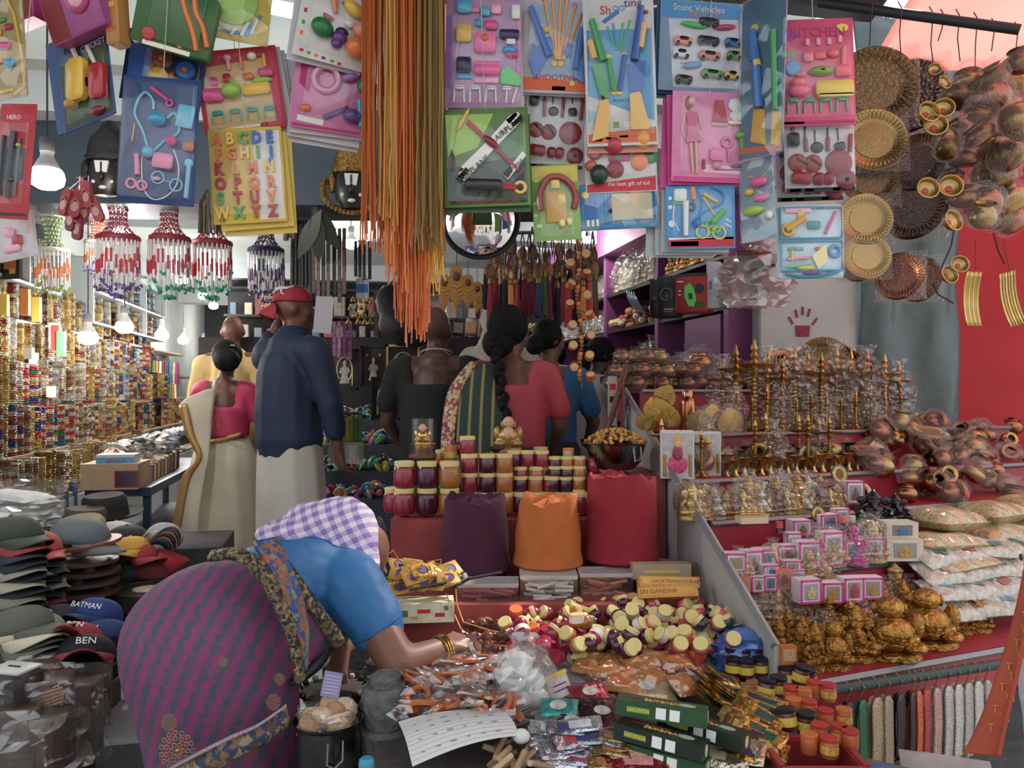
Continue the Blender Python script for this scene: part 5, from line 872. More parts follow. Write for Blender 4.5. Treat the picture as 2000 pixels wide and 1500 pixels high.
def jar(kind, c_, loc, s, label, group, rot=(0, 0, 0), lid=LIDC, lab=None, cat='jar', name='powder_jar'):
    t = T(name, label, cat, loc, rot, group, s=s)
    ob('body', memo(('j', kind), lambda: B().lathe(JAR[kind], 18).me()), PW[c_] if c_ in PW else c_, t); ob('lid', memo(('l', kind), lambda: B().lathe(LID[kind], 18).me()), lid, t)
    if lab: ob('label', memo(('lb', kind), lambda: B().lathe([(.525, .25), (.525, .72)], 18, cap=False).me()), lab, t)
    return t
def row(kind, y, Y, wpx, items, group, where):
    for px, c_ in items:
        jar(kind, c_, P(px, y, Y), wpx / F * Y, '%s jar of %s powder %s' % ({'round': 'round cream-lidded', 'straight': 'cream-lidded'}[kind], CN[c_], where), group, (0, 0, U(0, 6)))
J1 = 'large powder jars'; J2 = 'powder jars behind the cones'
row('round', 1003, 3.18, 42, ((790, 'r'), (834, 'v'), (878, 'o')), J1, 'in the lower row of large jars'); row('round', 1000, 3.3, 40, ((770, 'r'),), J1, 'at the left end of the large jars'); row('round', 951, 3.18, 42, ((790, 'r'), (834, 'v'), (878, 'o')), J1, 'in the upper row of large jars')
row('straight', 1000, 3.22, 34, ((916, 'r'), (951, 'v'), (986, 'o'), (1020, 'v'), (1050, 'r'), (1080, 'o'), (1108, 'v'), (1135, 'r')), J2, 'hidden low behind the cones')
row('straight', 961, 3.22, 33, ((917, 'r'), (952, 'v'), (985, 'o')), J2, 'in the second row of straight jars'); row('straight', 924, 3.22, 33, ((917, 'r'), (952, 'v'), (985, 'o')), J2, 'in the top row of straight jars'); row('straight', 886, 3.25, 30, ((913, 'r'),), None, 'standing alone on the top row')
row('straight', 963, 3.25, 29, ((1016, 'v'), (1046, 'o'), (1076, 'r')), J2, 'in the third row by the orange cone'); row('straight', 944, 3.27, 29, ((1016, 'r'), (1047, 'o')), J2, 'in the second row by the orange cone'); row('straight', 912, 3.28, 28, ((1004, 'v'), (1030, 'r'), (1058, 'r')), J2, 'in the top row by the orange cone'); row('straight', 944, 3.42, 28, ((1072, 'r'),), J2, 'set back by the orange cone'); row('straight', 905, 3.45, 28, ((1056, 'r'),), J2, 'furthest back by the orange cone')
row('straight', 960, 3.24, 25, ((1105, 'v'), (1131, 'o'), (1080, 'v')), J2, 'in the lower row near the crimson cone'); row('straight', 939, 3.26, 25, ((1084, 'v'), (1107, 'v'), (1131, 'o')), J2, 'in the middle row near the crimson cone'); row('straight', 920, 3.28, 25, ((1083, 'v'), (1107, 'o'), (1131, 'o')), J2, 'in the top row near the crimson cone'); row('straight', 985, 3.22, 25, ((1131, 'v'),), J2, 'at the bottom near the crimson cone')
jar('straight', 'r', P(1158, 924, 3.3), .052, 'red-lidded jar of crimson powder beside the bowl', None, lid=M('b02a30', .4)); jar('straight', M('a89070', .15), P(1110, 900, 3.32), .045, 'clear jar with orange lid near the bowl', None, lid=M('d8742c', .4)); jar('straight', M('a86a50', .2), P(880, 900, 3.3), .052, 'clear jar with orange lid left of the lone crimson jar', None, lid=M('d8742c', .4), lab=M('d8a838', .4)); jar('straight', 'n', P(892, 888, 3.42), .046, 'brown-lidded jar behind the orange-lidded one', None, lid=M('5a2c24', .4)); jar('straight', 'o', P(862, 905, 3.45), .05, 'cream-lidded ochre jar behind the acrylic case', None)
# turmeric roots in a steel bowl
c = P(1202, 915, 3.32); t = T('steel_bowl', 'round steel bowl with handle heaped with turmeric', 'bowl', c, s=.125)
ob('bowl', B().lathe([(.01, 0), (.6, 0), (.82, .25), (.98, .8), (1.06, .84), (1.0, .85), (.9, .7), (.01, .6)], 30), M('8a8c90', .2, 1., n=.1), t); ob('handle', B().tube([(.7, -.72, .75), (.72, -.82, .4), (.5, -.92, .3), (.46, -.86, .75)], .03, 6), SIL, t)
TR_ = random.Random(2)
for i in range(150):
    a, q = TR_.uniform(0, 6.28), TR_.random() ** .55; r = q * .98; h = .86 + (1 - q * q) * .42
    ob('turmeric_root', memo('tur', lambda: B().ball((0, 0, 0), (.062, .085, .052), 8).me()), M(('b8801c', 'a87018', 'c89428')[i % 3], .75, n=.3, ns=8, bump=.3), None, c + Vector((r * math.cos(a), r * math.sin(a), h)) * .125, (TR_.uniform(0, 3), TR_.uniform(0, 3), TR_.uniform(0, 3)), .125, 'yellow turmeric root heaped in the steel bowl', 'turmeric', 'turmeric roots in the steel bowl')
# gilt idol in an acrylic case, bald idol, brown cup
c = P(826, 893, 3.25); t = T('idol_case', 'clear acrylic case with a gilt seated idol on a gold ingot', 'ornament', c); ob('base', B().lathe([(.055, 0), (.055, .012)], 24), M('6a2c2c', .4), t); ob('case', B().lathe([(.055, .012), (.055, .15)], 24), CLEAR, t); ob('case_top', B().lathe([(.056, .15), (.056, .153)], 24), CLEAR, t)
ob('ingot', B().lathe([(.028, .012), (.036, .03), (.052, .055), (.03, .05)], 20, XF(s=(1, .7, 1))), GOLD, t); ob('figure', idol_me('laugh'), GOLD, t, (0, 0, .05), s=.085); ob('face', B().ball((0, -.006, .117), (.014, .013, .016), 12), M('d8a890', .5), t)
c = P(993, 882, 3.45); t = T('laughing_idol', 'bald pink-faced laughing idol in gold robe behind the jars', 'idol', c, s=.155); ob('robe', idol_me('laugh'), M('b8924c', .35, .4, n=.4, ns=20), t); ob('face', B().ball((0, -.03, .78), (.16, .17, .18), 14), M('d8a888', .5), t); ob('chest', B().ball((0, -.2, .5), (.16, .14, .18), 12), M('d8a888', .5), t); ob('pedestal', B().box((0, 0, -.03), (.8, .6, .1)), M('a85c3c', .5), t); ob('eyes', B().ball((-.06, -.19, .8), (.02, .02, .015), 6).ball((.06, -.19, .8), (.02, .02, .015), 6), M('2a1a18', .5), t)
c = P(968, 882, 3.3); t = T('clay_cup', 'brown clay cup on a foot beside the bald idol', 'cup', c, s=.04); ob('cup', B().lathe([(.4, -.5), (.5, -.4), (.3, 0), (.95, .3), (1., .5), (.9, .48), (.2, .1)], 20), M('4a2a24', .5), t)
# clear boxes of sticks, incense cartons
BS = random.Random(4)
def stick_box(px0, px1, pyt, pyb, Y, c_, lb, n=34):
    k = Y / F; W = (px1 - px0) * k; H = (pyb - pyt) * k; t = T('clear_box', lb, 'box', P((px0 + px1) / 2, pyb, Y))
    D = .11; ob('box', B().box((0, D/2, H/2), (W, D, H)), film(.12, .2, milk=.03), t); ob('rim', B().box((0, D/2, H), (W * 1.02, D * 1.02, .006)).box((0, 0, H * .96), (W, .004, .012)), film(.2, .2, milk=.35), t); b = B()
    for i in range(n): 
        x, y, z = BS.uniform(-W*.3, W*.3), BS.uniform(.006, D * .8), BS.uniform(.008, H * .78); a = BS.uniform(-.25, .25); L = W * .16
        ob('stick', memo(('stk', round(L, 3)), lambda: B().tube([(-L, 0, 0), (L, 0, 0)], .0058, 6).me()), M(c_, .6, n=.1), t, (x, y, z), (0, a, BS.uniform(-.2, .2)))
stick_box(893, 1012, 1142, 1196, 2.72, 'a85458', 'clear box of rose pink sticks', 40); stick_box(1016, 1128, 1126, 1186, 2.74, 'cfc8c0', 'clear box of white sticks', 44); stick_box(1133, 1236, 1122, 1174, 2.76, 'b8684c', 'clear box of pinkish brown sticks', 38)
def carton(label, loc, d, rot, mat, bits=(), txt=(), cat='box', name='carton', group=None):
    """d: width, depth, height; bits: (x, z, w, h, colour) printed on the front; txt: (string, x, z, size, colour) likewise"""
    t = T(name, label, cat, loc, rot, group); ob('box', B().box((0, 0, d[2]/2), d), mat, t)
    for x, z, a, h, c_ in bits: ob('print', B().box((x, -d[1]/2 - .0004, z), (a, .001, h)), ink(c_), t)
    for s_, x, z, q, c_ in txt: text(s_, ink(c_), t, (x, -d[1]/2 - .0012, z), q, ext=.0002)
    return t
YE = M('c88a20', .5, n=.1)
carton('yellow incense carton lettered on its long side, upper one', P(1306, 1150, 2.68), (.2, .04, .036), (R(-28), R(2), R(4)), YE, [(0, .02, .18, .022, 'd8a838')], [('GAYATRIMANTHRAM', .02, .019, .017, 'R')]); carton('yellow incense carton lettered on its long side, front one', P(1305, 1170, 2.62), (.19, .04, .036), (R(-32), R(-3), R(-2)), YE, [(0, .02, .17, .024, 'd09a2c')], [('SRI GANDHA', -.03, .02, .02, 'R')]); carton('plain wooden incense carton behind the yellow ones', P(1290, 1128, 2.8), (.2, .05, .05), (0, 0, R(2)), M('a89478', .5), [(0, .025, .12, .01, 'd8b030')])
carton('brown cardboard strip along the divider board', P(1320, 1128, 2.9), (.2, .02, .06), (0, 0, R(-38)), M('7c5c44', .7, n=.1))
# yellow badge pouches with cords
YR = random.Random(8)
carton('printed floral carton under the yellow badges', P(828, 1208, 2.62), (.19, .1, .06), (0, 0, R(6)), M('d8d0a8', .5, n=.15, ns=40), [(-.06, .03, .02, .02, '3a7a5c'), (0, .036, .04, .012, 'r'), (.05, .024, .03, .012, 'r'), (-.03, .016, .02, .01, 'c8a030'), (.07, .045, .014, .014, '3a7a5c')])
for i in range(24):
    px, z = YR.uniform(772, 880), .86 + (i // 6) * .016 + YR.uniform(0, .008); t = T('badge_pouch', 'yellow badge pouch on a looped cord in the heap', 'badge', (P(px, 0, 2.66).x, 2.66 + YR.uniform(-.04, .07), z), (R(38 + YR.uniform(-14, 14)), YR.uniform(-.25, .25), YR.uniform(-.8, .8)), 'yellow badge pouches in a heap')
    ob('pouch', memo('pch', lambda: rbox(.075, .055, .006, .008).me()), M('c8961c', .5, n=.1), t); ob('emblem', memo('emb2', lambda: B().lathe([(.016, .0065), (.015, .008)], 14).me()), M('4a4a80', .5), t); ob('emblem_ring', memo('emb3', lambda: B().tube([(.019 * math.cos(a), .019 * math.sin(a), .007) for a in [k * .524 for k in range(12)]], .0015, 5, closed=True).me()), M('b84a2c', .5), t)
    a0 = YR.uniform(0, 6); ob('cord', B().tube([(.03 * math.cos(a0), .02 * math.sin(a0), .006), (.06 * math.cos(a0 + .5), .05 * math.sin(a0 + .5), .02), (.06 * math.cos(a0 + 1.4), .05 * math.sin(a0 + 1.4), .014), (.03 * math.cos(a0 + 1.8), .02, .006)], .0017, 5), M('c8a030', .6), t)
ob('ochre_lace', B().tube([P(890, 1150, 2.6), P(892, 1180, 2.58), P(905, 1215, 2.5), P(960, 1232, 2.42), P(1030, 1245, 2.36), P(1055, 1275, 2.3), P(1072, 1305, 2.24)], .0022, 6), M('c88a30', .6), label='loose ochre cord trailing from the badges over the pots', cat='cord')
ob('ochre_lace', B().tube([P(872, 1160, 2.6), P(885, 1195, 2.57), P(900, 1228, 2.45), P(935, 1258, 2.36), P(990, 1262, 2.3)], .0022, 6), M('c88a30', .6), label='second ochre cord ending beside the clear bag', cat='cord')
carton('small blue and white card leaning on the pink stick box', P(905, 1140, 2.64), (.05, .004, .03), (R(-30), R(-30), 0), M('3a6aa8', .5), [(.018, .015, .01, .028, 'w')])
pole('metal_scoop', P(800, 1152, 2.55), P(980, 1118, 2.68), .005, M('3a3634', .4, .6), 'dark metal rod lying across the badges', 'rod')
# pots in the pile
QR = random.Random(12)
def pot_c(px):
    if px < 990: return QR.choice('nnnr')
    if px < 1110: return QR.choice('kkrkr')
    if px < 1165: return QR.choice('ookv')
    if px < 1270: return QR.choice('vvvpv')
    if px < 1370: return QR.choice('pppgv')
    return QR.choice('gpgp')
cnt = 0
for layer in range(3):
    for iy in range(6):
        for ix in range(24):
            px = 915 + ix * 22.5 + QR.uniform(-5, 5) + (iy % 2) * 9; py = 1288 - iy * 21 + QR.uniform(-4, 4)
            top = 1176 + max(0, 1100 - px) * .22 + max(0, px - 1400) * .8; bot = 1292 - max(0, px - 1250) * .1
            if px > 1440 or py < top + layer * 9 or py > bot - layer * 6 or px < 900: continue
            if layer == 2 and QR.random() < .45 or layer == 0 and QR.random() < .3: continue
            z = .70 + layer * .03 + iy * .014; c_ = pot_c(px); p = onz(px, py, z); cnt += 1
            if c_ == 'n': lid = M('6a4030', .35, .3)
            elif c_ == 'k': lid = QR.choice([M('a81c38', .35), M('b02038', .3), M('d0641e', .4)])
            else: lid = LIDC
            jar('pot', c_, p, .044 if c_ not in 'n' else .034, '%s pot with %s lid tumbled in the pile' % (CN[c_], 'cream' if lid is LIDC else 'matching'), 'tumbled powder pots', (QR.uniform(-1.5, 1.1), QR.uniform(-1.2, 1.2), QR.uniform(0, 6)), lid, M('d0ccc4', .5) if QR.random() < .12 else None, 'pot', 'powder_pot')
ob('pile_tray', B().box((0, 0, .02), (.82, .42, .04)), film(.12, .2, milk=.3), None, (.17, 2.44, .662), (0, 0, R(3)), label='low clear tray under the tumbled pots', cat='tray')
# packets of orange handled cutters in a carton
t = T('cutter_carton', 'brown cardboard carton full of orange cutters', 'box', onz(880, 1390, TZ)); ob('front_wall', B().box((0, -.0, .01), (.27, .006, .07), XF(rot=(R(10), 0, 0))), M('8a6440', .7, n=.1), t); ob('side_wall', B().box((-.13, .16, .0), (.006, .32, .06)), M('7a5838', .7), t)
KR = random.Random(6)
for i in range(36):
    px, py = KR.uniform(795, 1000), KR.uniform(1292, 1385); z = .715 + KR.uniform(0, .03) + (1385 - py) * .0004; t = T('cutter_packet', 'orange-handled cutter sealed in clear film in the cardboard carton', 'cutter', onz(px, py, z), (R(30 + KR.uniform(-22, 22)), KR.uniform(-.4, .4), KR.uniform(0, 6)), 'orange cutters in film', s=1.35)
    ob('handle', memo('oh', lambda: B().tube([(.03 * math.cos(a), .017 * math.sin(a), .004) for a in [k * .449 for k in range(14)]], .0055, 6, closed=True).me()), M('d0691e', .4), t); ob('pivot', memo('op', lambda: B().lathe([(.01, 0), (.01, .008), (.006, .01)], 12).me()), M('4a3a34', .4), t)
    ob('blade', memo('obl', lambda: B().box((.055, 0, .003), (.06, .012, .004)).me()), M(('b8a89c', 'c86a30')[i % 2], .3, .3), t); ob('film', memo('ofl', lambda: pillow(.14, .055, .016, 3).me()), film(.2, .12, .9, 30), t)
# paper sheet
def psheet(u, v): return (u - .5) * .24, (v - .5) * .15, .02 * math.sin(u * 2.6 + v) + .012 * math.sin(v * 4)
t = ob('paper_bill', B().grid(psheet, 14, 10), M('c9c9c2', .7), None, onz(895, 1430, .735), (R(12), R(-6), R(18)), label='ruled white paper bill lying over the carton', cat='paper')
for i in range(12): ob('ruled_line', B().grid(lambda u, v: (psheet(u, .06 + i * .075)[0], psheet(u, .06 + i * .075)[1] + v * .0008, psheet(u, .06 + i * .075)[2] + .0012), 14, 1), M('a4a6a8', .7), t)
for i in range(22): ob('figure_print', B().box((0, 0, 0), (.006 + (i % 3) * .004, .003, .0006)), M('888a90', .7), t, (lambda p: (p[0], p[1], p[2] + .0018))(psheet(.12 + (i % 6) * .14, .12 + (i // 6) * .2)))
# clear bag of white balls
t = T('cotton_bag', 'clear bag of white cotton balls beside the paper bill', 'bag', onz(1022, 1390, .7)); 
for i in range(9): ob('cotton_ball', B().ball((0, 0, 0), .03, 12), M('cfcdc8', .8), t, (KR.uniform(-.04, .04), KR.uniform(-.02, .05), .03 + (i // 3) * .038), s=(1.1, 1, .9))
ob('film', crumple(.075, .06, .19, 15, n=16).me(), film(.2, .14, 1., 12, milk=.12), t)
ob('cotton_ball', B().ball((0, 0, .016), (.02, .018, .016), 12), M('cfcdc8', .8), None, onz(1018, 1452, .72), label='single white cotton ball by the wooden sticks', cat='cotton ball')
# orange powder packets, red tins, blue bag
OP = M('b8701c', .4, n=.15, ns=14)
for i in range(17):
    px, py = (1140, 1182, 1225, 1160, 1205, 1250, 1300, 1275, 1320, 1230, 1190, 1262, 1340, 1215, 1285, 1150, 1330)[i], (1285, 1278, 1290, 1300, 1306, 1310, 1320, 1335, 1305, 1335, 1322, 1290, 1330, 1345, 1300, 1312, 1345)[i]
    t = T('powder_packet', 'clear pillow packet of orange powder behind the green boxes', 'packet', onz(px, py, .71 + (i % 3) * .012), (R(24 + KR.uniform(-18, 18)), KR.uniform(-.3, .3), KR.uniform(-.7, .7)), 'orange powder packets'); ob('powder', pillow(.09, .07, .03, i), OP if i % 6 else M('4a1c28', .4), t); ob('film', pillow(.1, .075, .032, i), film(.16, .1, .6, 25), t)
for i, (px, py, z) in enumerate(((1322, 1312, .7), (1358, 1318, .7), (1345, 1300, .7), (1330, 1285, .74), (1360, 1292, .735))):
    t = jar('straight', M('8a2420', .4), onz(px, py, z), .05, 'flat red tin with orange print near the orange packets', 'red tins', lid=M('a8341e', .4), lab=M('b8501e', .4, n=.4, ns=4), cat='tin', name='tin')
t = T('blue_bag', 'crumpled translucent blue plastic bag at the divider foot', 'bag', onz(1452, 1302, .7)); ob('film', crumple(.085, .07, .1, 22, False, 18, 8).me(), M('3a62b0', .25, n=.3, ns=20, bump=.6, bs=20, coat=.5), t); ob('fold', B().ball((0, 0, .06), (.08, .07, .05), 16), M('4a78c4', .25, bump=.8, bs=16, coat=.5), t)
# black capped jars with yellow labels, orange jars
BKL = M('17181c', .4); YL = M('d0b41c', .45, n=.2, ns=3); MJ = M('5c1a20', .3, coat=.3); OJ = M('b4561c', .3, coat=.3, n=.1)
for i, (px, py, z) in enumerate(((1432, 1318, .71), (1457, 1322, .71), (1484, 1318, .71), (1430, 1298, .72), (1456, 1300, .72), (1480, 1300, .72))):
    jar('straight', MJ, onz(px, py, z), .042, 'black-capped maroon jar with yellow label in the tight group of six', 'six black-capped jars', lid=BKL, lab=YL)
for i, (px, py, z, lb) in enumerate(((1495, 1365, .7, 'tilted black-capped jar beside a red carton'), (1520, 1358, .7, 'black-capped jar with tipped yellow label'), (1535, 1338, .7, 'black-capped jar behind the tipped one'), (1560, 1335, .71, 'black-capped jar beside the divider'), (1578, 1338, .7, 'maroon-capped jar with yellow label'), (1522, 1428, .69, 'black-capped jar standing before the gold foils'), (1575, 1432, .69, 'black-capped jar in front of the orange jars'), (1540, 1425, .7, 'black-capped jar half hidden behind another'))):
    jar('straight', MJ, onz(px, py, z), .044, lb, None, (U(-.2, .2), U(-.15, .25), 0), lid=BKL, lab=YL)
for i, (px, py, z) in enumerate(((1545, 1375, .7), (1570, 1378, .7), (1590, 1362, .7), (1618, 1368, .7), (1550, 1398, .7), (1580, 1402, .7), (1612, 1420, .69), (1648, 1418, .69), (1600, 1450, .69), (1640, 1452, .69), (1580, 1470, .69), (1620, 1478, .69), (1660, 1462, .69))):
    jar('straight', OJ, onz(px, py, z), .038, 'orange powder jar near the red tub', 'orange jars at the table corner', lid=M(('b8281c', 'c86a1c', 'b8301c')[i % 3], .4), lab=M('c8942c', .4, n=.3, ns=4) if i % 2 else None)
# red tub
p = onz(1600, 1475, .66); t = T('red_tub', 'red plastic tub of jars at the table corner', 'tub', (p.x - .04, p.y - .07, .57)); b = B()
b.box((0, -.07, .06), (.17, .008, .13)).box((0, .07, .06), (.17, .008, .13)).box((-.083, 0, .06), (.008, .14, .13)).box((.083, 0, .06), (.008, .14, .13)).box((0, 0, .0), (.17, .14, .008)); ob('tub', b, M('9c2a30', .4, n=.1), t); ob('rim', B().box((0, -.078, .125), (.19, .012, .012)).box((0, .078, .125), (.19, .012, .012)).box((-.09, 0, .125), (.012, .15, .012)).box((.09, 0, .125), (.012, .15, .012)), M('a83038', .35), t)
# green incense boxes
GB = M('1d4a26', .4, n=.12, ns=20); DG = M('16281e', .4)
for i, (px, py, z, yw, mt, lb) in enumerate(((1292, 1402, .765, -16, GB, 'bright green incense carton on top of the dark ones'), (1290, 1458, .72, -30, DG, 'dark green incense carton, front of the crossed pair'), (1372, 1438, .72, -36, DG, 'dark green incense carton, rear of the crossed pair'), (1292, 1492, .68, -28, GB, 'green incense carton at the bottom of the stack'))):
    p = onz(px, py, z); t = carton(lb, p, (.2, .055, .034), (R(-4), R(3), R(yw)), mt, [(.0, .017, .022, .024, 'w'), (.03, .017, .022, .024, 'w'), (-.05, .017, .05, .012, '6a9a30')], [('SAKUNDA', -.05, .017, .011, 'y')])
    ob('end_emblem', B().lathe([(.011, 0), (.011, .0012)], 16, XF((.1002, 0, .018), (0, R(90), 0), (1.2, .8, 1))), M('d8d0a0', .5), t); text('Sambrani', ink('d8b838'), t, (0, .0, .0346), .022, (0, 0, 0)); ob('top_oval', B().lathe([(.012, .0345), (.012, .0352)], 16, XF((.055, 0, 0), s=(1.6, .9, 1))), M('9ab08c', .5), t); ob('top_stripe', B().box((-.03, .012, .0345), (.09, .008, .0006)), M('8a3a30', .5), t)
# foil packets
def foil(n, x0, x1, y0, y1, z0, dz, cols, label, group, sz, yaw=0., spread=.5, lab=None, seed=1, tilt=0):
    rd = random.Random(seed)
    for i in range(n):
        px, py = x0 + (x1 - x0) * rd.random(), y0 + (y1 - y0) * (i / n); t = T('foil_packet', label, 'packet', onz(px, py, z0 + dz * i + rd.uniform(0, .004)), (R(20) + rd.uniform(-.15, .15), tilt + rd.uniform(-.12, .12), yaw + rd.uniform(-spread, spread)), group)
        ob('sachet', memo(('foil', sz), lambda: pillow(sz[0], sz[1], sz[2], 9).me()), M(cols[i % len(cols)], .22, .85, n=.15, ns=60, bump=.5, bs=40), t)
        if lab: ob('label', memo(('fl', sz), lambda: B().box((0, 0, sz[2] * 1.0), (sz[0] * .5, sz[1] * .5, .001)).me()), M(lab[i % len(lab)], .4, n=.3, ns=50), t)
foil(26, 1385, 1420, 1380, 1318, .7, .0016, ('b08a2c', 'c8a23c'), 'gold foil sachet in the standing fan', 'gold foil sachets', (.085, .05, .009), .6, .3, ('1c3a30', '2c2c34'), 2, .5); foil(26, 1440, 1500, 1470, 1360, .69, .002, ('b08a2c', 'd0ac48', '8a6a24'), 'gold foil sachet in the sliding stack', 'gold foil sachets in the sliding stack', (.09, .05, .008), -.5, .35, ('2a2040', '1c4a3a', 'b09a3c'), 3, .2)
foil(26, 1075, 1140, 1490, 1415, .685, .0022, ('a8acb4', 'bfc2c8', '8e939c'), 'silver foil sachet with red and blue print in the stack', 'silver sachets in the stack', (.1, .045, .007), .15, .25, ('9c3040', 'b8bcc4', '2c3a6a'), 4); foil(14, 1165, 1195, 1492, 1430, .685, .003, ('a88a50', 'b0a4a0'), 'brown and silver sachet next to the silver stack', 'brown and silver sachets', (.085, .04, .007), -.1, .3, ('9c6a30', '3a3050'), 5)
foil(7, 1215, 1255, 1490, 1435, .685, .004, ('a83a40',), 'red paper packet in front of the green cartons', 'red paper packets', (.13, .07, .012), .1, .25, ('c8807c',), 6); foil(5, 1370, 1420, 1490, 1462, .66, .006, ('c0b89c',), 'cream paper packet under the gold sachets', 'cream paper packets', (.17, .07, .014), -.35, .12, ('4a2c34', 'b0a888'), 7)
for lb, px, py, z, w_, d_, c_, yw in (('teal and silver foil sachet near the yellow card', 1092, 1390, .73, .09, .06, '2a8c84', -.2), ('red pouch with round white print', 1150, 1362, .73, .1, .07, '8c2c34', .3), ('dark brown powder pouch beside the green cartons', 1172, 1400, .71, .11, .1, '3a2028', .2), ('black foil sachet in front of the teal one', 1120, 1420, .715, .08, .04, '20222c', -.4), ('silver crinkled film packet by the orange powder', 1260, 1352, .715, .15, .07, 'a89a6c', .1), ('maroon film packet in front of the orange powder', 1190, 1350, .71, .13, .07, '6a4044', 0)):
    t = T('pouch', lb, 'packet', onz(px, py, z), (R(26), U(-.1, .1), yw)); ob('pouch', pillow(w_, d_, .022, len(lb)), M(c_, .25, .4, n=.25, ns=40, bump=.5, bs=30), t); ob('label', B().lathe([(.016, .0222), (.016, .0232)], 14, XF(s=(1.3, .9, 1))), M('b8b4ac', .4, n=.3, ns=60), t)
carton('yellow header card on a clear packet beside the cotton bag', onz(1100, 1362, .73), (.055, .003, .07), (R(-50), R(-24), 0), M('c8b8b0', .5, n=.2, ns=60), [(0, .064, .06, .012, 'd8c020'), (0, .035, .04, .004, 'v'), (0, .02, .04, .004, 'v')])
ob('yellow_strip', B().box((0, 0, 0), (.06, .006, .004)), M('d8c420', .5), None, onz(1140, 1342, .735), (0, R(4), 0), label='narrow yellow plastic strip on the packets', cat='strip')
for i in range(22):
    ob('wooden_stick', memo('wst', lambda: B().tube([(-.035, 0, 0), (.035, 0, 0)], .0065, 7).me()), M(('a88a60', 'b89a70', '947a58')[i % 3], .7, n=.1), None, onz(KR.uniform(968, 1060), KR.uniform(1450, 1496), .68 + (i % 4) * .01), (KR.uniform(-.3, .3), KR.uniform(-.5, .5), KR.uniform(.3, 1.3)), 1., 'short pale wooden stick in the heap at the table front', 'stick', 'wooden sticks at the table front')
for i in range(16):
    ob('grey_pencil', memo('gpn', lambda: B().tube([(-.05, 0, 0), (.05, 0, 0)], .004, 6).me()), M(('5a5450', '746c64', '3c4a44')[i % 3], .5), None, onz(KR.uniform(985, 1060), KR.uniform(1395, 1440), .7 + (i % 4) * .008), (0, KR.uniform(-.3, .3), KR.uniform(.2, .9)), 1., 'thin grey stick in the bundle behind the cotton ball', 'stick', 'thin grey sticks')
for i, (px, py, c_) in enumerate(((1432, 1345, '8c2c2c'), (1470, 1350, 'a8784c'), (1500, 1345, 'b08a5c'), (1465, 1372, '9c3a30'), (1430, 1312, 'a8823c'))):
    carton(('red carton below the six jars', 'small kraft carton under the black-capped jars', 'kraft carton beside the divider', 'little red and white carton with print', 'gilt carton behind the gold sachets')[i], onz(px, py, .68), (.07, .05, .03), (0, 0, R(-20 + i * 14)), M(c_, .5, n=.15), [(0, .016, .05, .014, 'c8b88c')])
carton('orange matchbox-like carton with a goddess print at the divider foot', P(1538, 1296, 2.22), (.045, .02, .05), (0, 0, R(6)), M('b8602c', .5), [(0, .026, .034, .034, 'c8883c'), (0, .026, .016, .024, 'e6e0d8'), (.002, .03, .008, .01, 'n')])
t = carton('glossy picture magazine lying below the necklaces', P(1790, 1560, 1.75), (.2, .13, .012), (R(28), R(4), R(-24)), M('6a5a3c', .4, n=.3, ns=30), (), (), 'magazine', 'picture_album')
for x, y, a, d, c_ in ((-.06, .045, .06, .03, '4a6a98'), (.03, .05, .1, .02, 'b8b4a8'), (-.01, 0, .05, .05, 'c8782c'), (.06, -.01, .05, .06, '8a8478'), (-.07, -.03, .04, .05, 'a8a49c')): ob('print', B().box((x, y, .0126), (a, d, .001)), ink(c_), t)
ob('white_cloth', pillow(.2, .14, .04, 5), M('b8b4b0', .85, n=.1), None, P(1850, 1530, 1.95), (R(20), 0, R(-20)), 1., 'folded white cloth under the necklaces', 'cloth')
